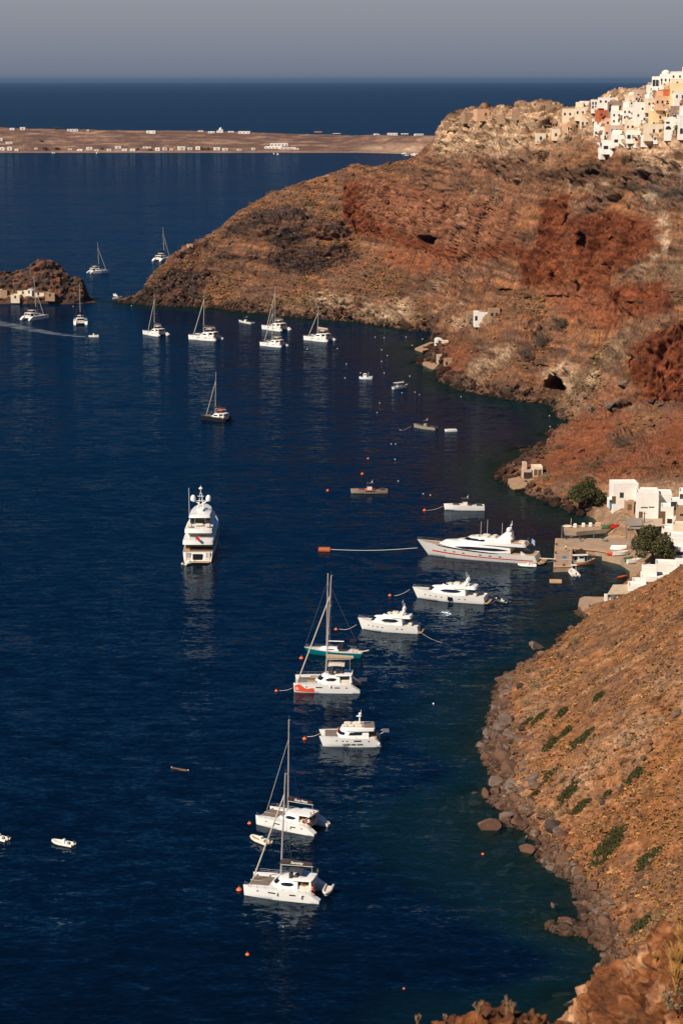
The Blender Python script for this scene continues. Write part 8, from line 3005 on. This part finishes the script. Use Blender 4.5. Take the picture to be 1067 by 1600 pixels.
# ================================================================== rock ledge in front of the lens
def ledge(name, outline, dist, depth, seed, drop):
    """a rounded rocky brow: its skyline follows the outline, falling away toward the viewer and beyond"""
    u = np.linspace(outline[0][0], outline[-1][0], 260)
    py = np.interp(u, [p[0] for p in outline], [p[1] for p in outline]) + drop
    dd = np.interp(u, [p[0] for p in dist], [p[1] for p in dist])
    top = np.array([at_y(a, b, c)[:] for a, b, c in zip(u, py, dd)])
    rows = []
    for f in np.linspace(0, 1, 26):                                  # far side, brow, near side
        th = (f - .35) * PI * .9
        r = top.copy()
        r[:, 1] += -np.sin(th) * depth
        r[:, 2] += (np.cos(th) - 1) * depth * (1.3 if f < .35 else .75)
        rows.append(r)
    A = densify(rows, 9)
    ar, ac = A.shape[:2]
    V = A.reshape(-1, 3)
    x, y, z = V[:, 0].copy(), V[:, 1].copy(), V[:, 2].copy()
    G = A.reshape(ar, ac, 3)
    nn_ = np.cross(np.gradient(G, axis=1), np.gradient(G, axis=0)).reshape(-1, 3)
    nn_ /= np.linalg.norm(nn_, axis=1)[:, None] + 1e-9
    nn_ *= np.sign(nn_[:, 2:3] + 1e-6)
    q_ = fbm(x / 1.2 + seed, y / 1.2, z / 1.2, 4, .6) * .14 + ridged(x / .55, y / .55, z / .4, 4, .62) * .10 - .06 + fbm(x / .13, y / .13, z / .11, 3, .6) * .05
    w_ = worley(x / .5, y / .5, z / .34 + fbm(x, y, z, 2) * .5, 4)
    q_ -= .09 * np.clip(1 - w_ / .14, 0, 1)
    V += nn_ * q_[:, None]
    c1 = fbm(x / .9, y / .9, z / .9 + seed, 4, .6)
    CC = np.tile(L3(112, 70, 44), (len(x), 1))
    CC = lerp(CC, L3(150, 92, 52)[None], np.clip(.4 + c1 * 1.6, 0, 1))
    CC = lerp(CC, L3(206, 160, 124)[None], np.clip(c1 * 4.0 - .5, 0, 1) * .85)
    c2 = fbm(x / .11, y / .11, z / .11, 3, .7)
    CC = lerp(CC, L3(180, 128, 86)[None], np.clip(c2 * 2.6 - .4, 0, 1) * .6)
    CC = lerp(CC, L3(70, 46, 36)[None], np.clip(-c2 * 2.6 - .4, 0, 1) * .7)
    CC = lerp(CC, L3(84, 56, 42)[None], np.clip(-c1 * 2.6 - .3, 0, 1))
    k = np.arange(ar * ac).reshape(ar, ac)
    F = np.stack([k[:-1, :-1], k[:-1, 1:], k[1:, 1:], k[1:, :-1]], -1).reshape(-1, 4)
    o = np_mesh(name, V, F, M_LEDGE, smooth=True)
    vcol(o, "tint", CC * np.array([.90, .85, .80]))
    o["kind"] = "structure"
    return o, V

M_LEDGE = M_LAND.copy()
M_LEDGE.name = "ledge_rock"
for nd_ in M_LEDGE.node_tree.nodes:
    if nd_.type == 'TEX_NOISE':
        nd_.inputs["Scale"].default_value *= 9
    if nd_.type == 'TEX_VORONOI':
        nd_.inputs["Scale"].default_value *= 10
    if nd_.type == 'BUMP':
        nd_.inputs["Distance"].default_value = .06
lo1, V1 = ledge("rocky_ledge", [(890, 1640), (900, 1592), (912, 1566), (935, 1540), (960, 1522), (985, 1500), (1010, 1494), (1030, 1478), (1042, 1462), (1060, 1448), (1100, 1430), (1180, 1405)], [(890, 17), (1180, 15)], 1.2, 3, 34)
lo2, V2 = ledge("rocky_ledge", [(640, 1660), (670, 1618), (700, 1592), (730, 1583), (770, 1576), (800, 1577), (830, 1586), (870, 1596), (910, 1630), (930, 1660)], [(640, 12.5), (930, 13)], .6, 8, 26)
def hit_ledge(px, py):
    best = None
    for V in (V1, V2):
        a, b = project(V)
        m = (np.abs(a - px) < 4) & (np.abs(b - py) < 5)
        if m.any():
            q = V[m][np.argmin(V[m][:, 1])]
            best = q if best is None or q[1] < best[1] else best
    return Vector(best) if best is not None else at_y(px, py, 15)
M_STRAW = mat("dry_straw", srgb(196, 146, 82), .9, .25, 12, spec=.1)
M_TWIG = mat("dry_twig", srgb(150, 116, 84), .95, .2, 12, spec=.1)
def twig_plant(px, py, h, seed, label, n=9, m=None, name="dry_plant", spread=.5, group=None, leaf=False):
    p = hit_ledge(px, py)
    r = random.Random(seed)
    k = px_m(p)
    H_ = h * k
    mb = MB()
    for i in range(n):
        a, e = r.uniform(0, 2 * PI), r.uniform(.1, spread)
        q = r.uniform(.6, 1.0)
        tip = (math.sin(e) * math.cos(a) * H_ * q, math.sin(e) * math.sin(a) * H_ * q, math.cos(e) * H_ * q)
        mid = (tip[0] * .4, tip[1] * .4, tip[2] * .55)
        mb.tube([(0, 0, -.05), mid, tip], .003 + .002 * (name != "dry_grass_tuft"), 4, .0015)
        if name != "dry_grass_tuft":
            for j in range(3):
                b = r.uniform(0, 2 * PI)
                s = H_ * r.uniform(.12, .25)
                f = r.uniform(.5, .95)
                o_ = (tip[0] * f, tip[1] * f, tip[2] * f)
                mb.tube([o_, (o_[0] + math.cos(b) * s * .6, o_[1] + math.sin(b) * s * .6, o_[2] + s * .8)], .004, 4, .002)
    o = mb.build(name, m or M_TWIG)
    o.location = p
    return tag(o, label, "dry plant", group)
twig_plant(745, 1582, 24, 1, "spiky dry plant on the left of the low ledge at the bottom", 10)
twig_plant(652, 1604, 22, 2, "lone dry stalks at the far left end of the low ledge", 4, spread=.3)
twig_plant(693, 1598, 20, 5, "few dry stalks left of the spiky plant on the low ledge", 4, spread=.3)
twig_plant(790, 1578, 26, 3, "tallest branching dry plant on top of the low ledge", 8)
twig_plant(803, 1578, 20, 4, "short branching dry plant right of the tallest one on the low ledge", 6)
for i, (px, py, h, lab) in enumerate([(1050, 1512, 48, "tall tuft of golden straw at the right edge of the ledge"), (1062, 1480, 44, "golden straw tuft highest on the ledge at the right edge"), (1054, 1540, 40, "golden straw tuft below the tall one on the ledge"), (1020, 1500, 16, "short straw tuft on the crest of the right ledge")]):
    twig_plant(px, py, h, 20 + i, lab, 110, M_STRAW, "dry_grass_tuft", .55, "straw tufts on the ledge")
p = hit_ledge(1056, 1566)
c = crown_mesh("sage_plant", [((0, 0, .06), (.16, .16, .10)), ((.1, 0, .08), (.1, .1, .08))], 9000, .016, 3, leaf_mat("sage_leaves", (92, 96, 76), (128, 130, 104)))
c.location = p
tag(c, "small grey green sage plant on the ledge at the right edge", "plant")
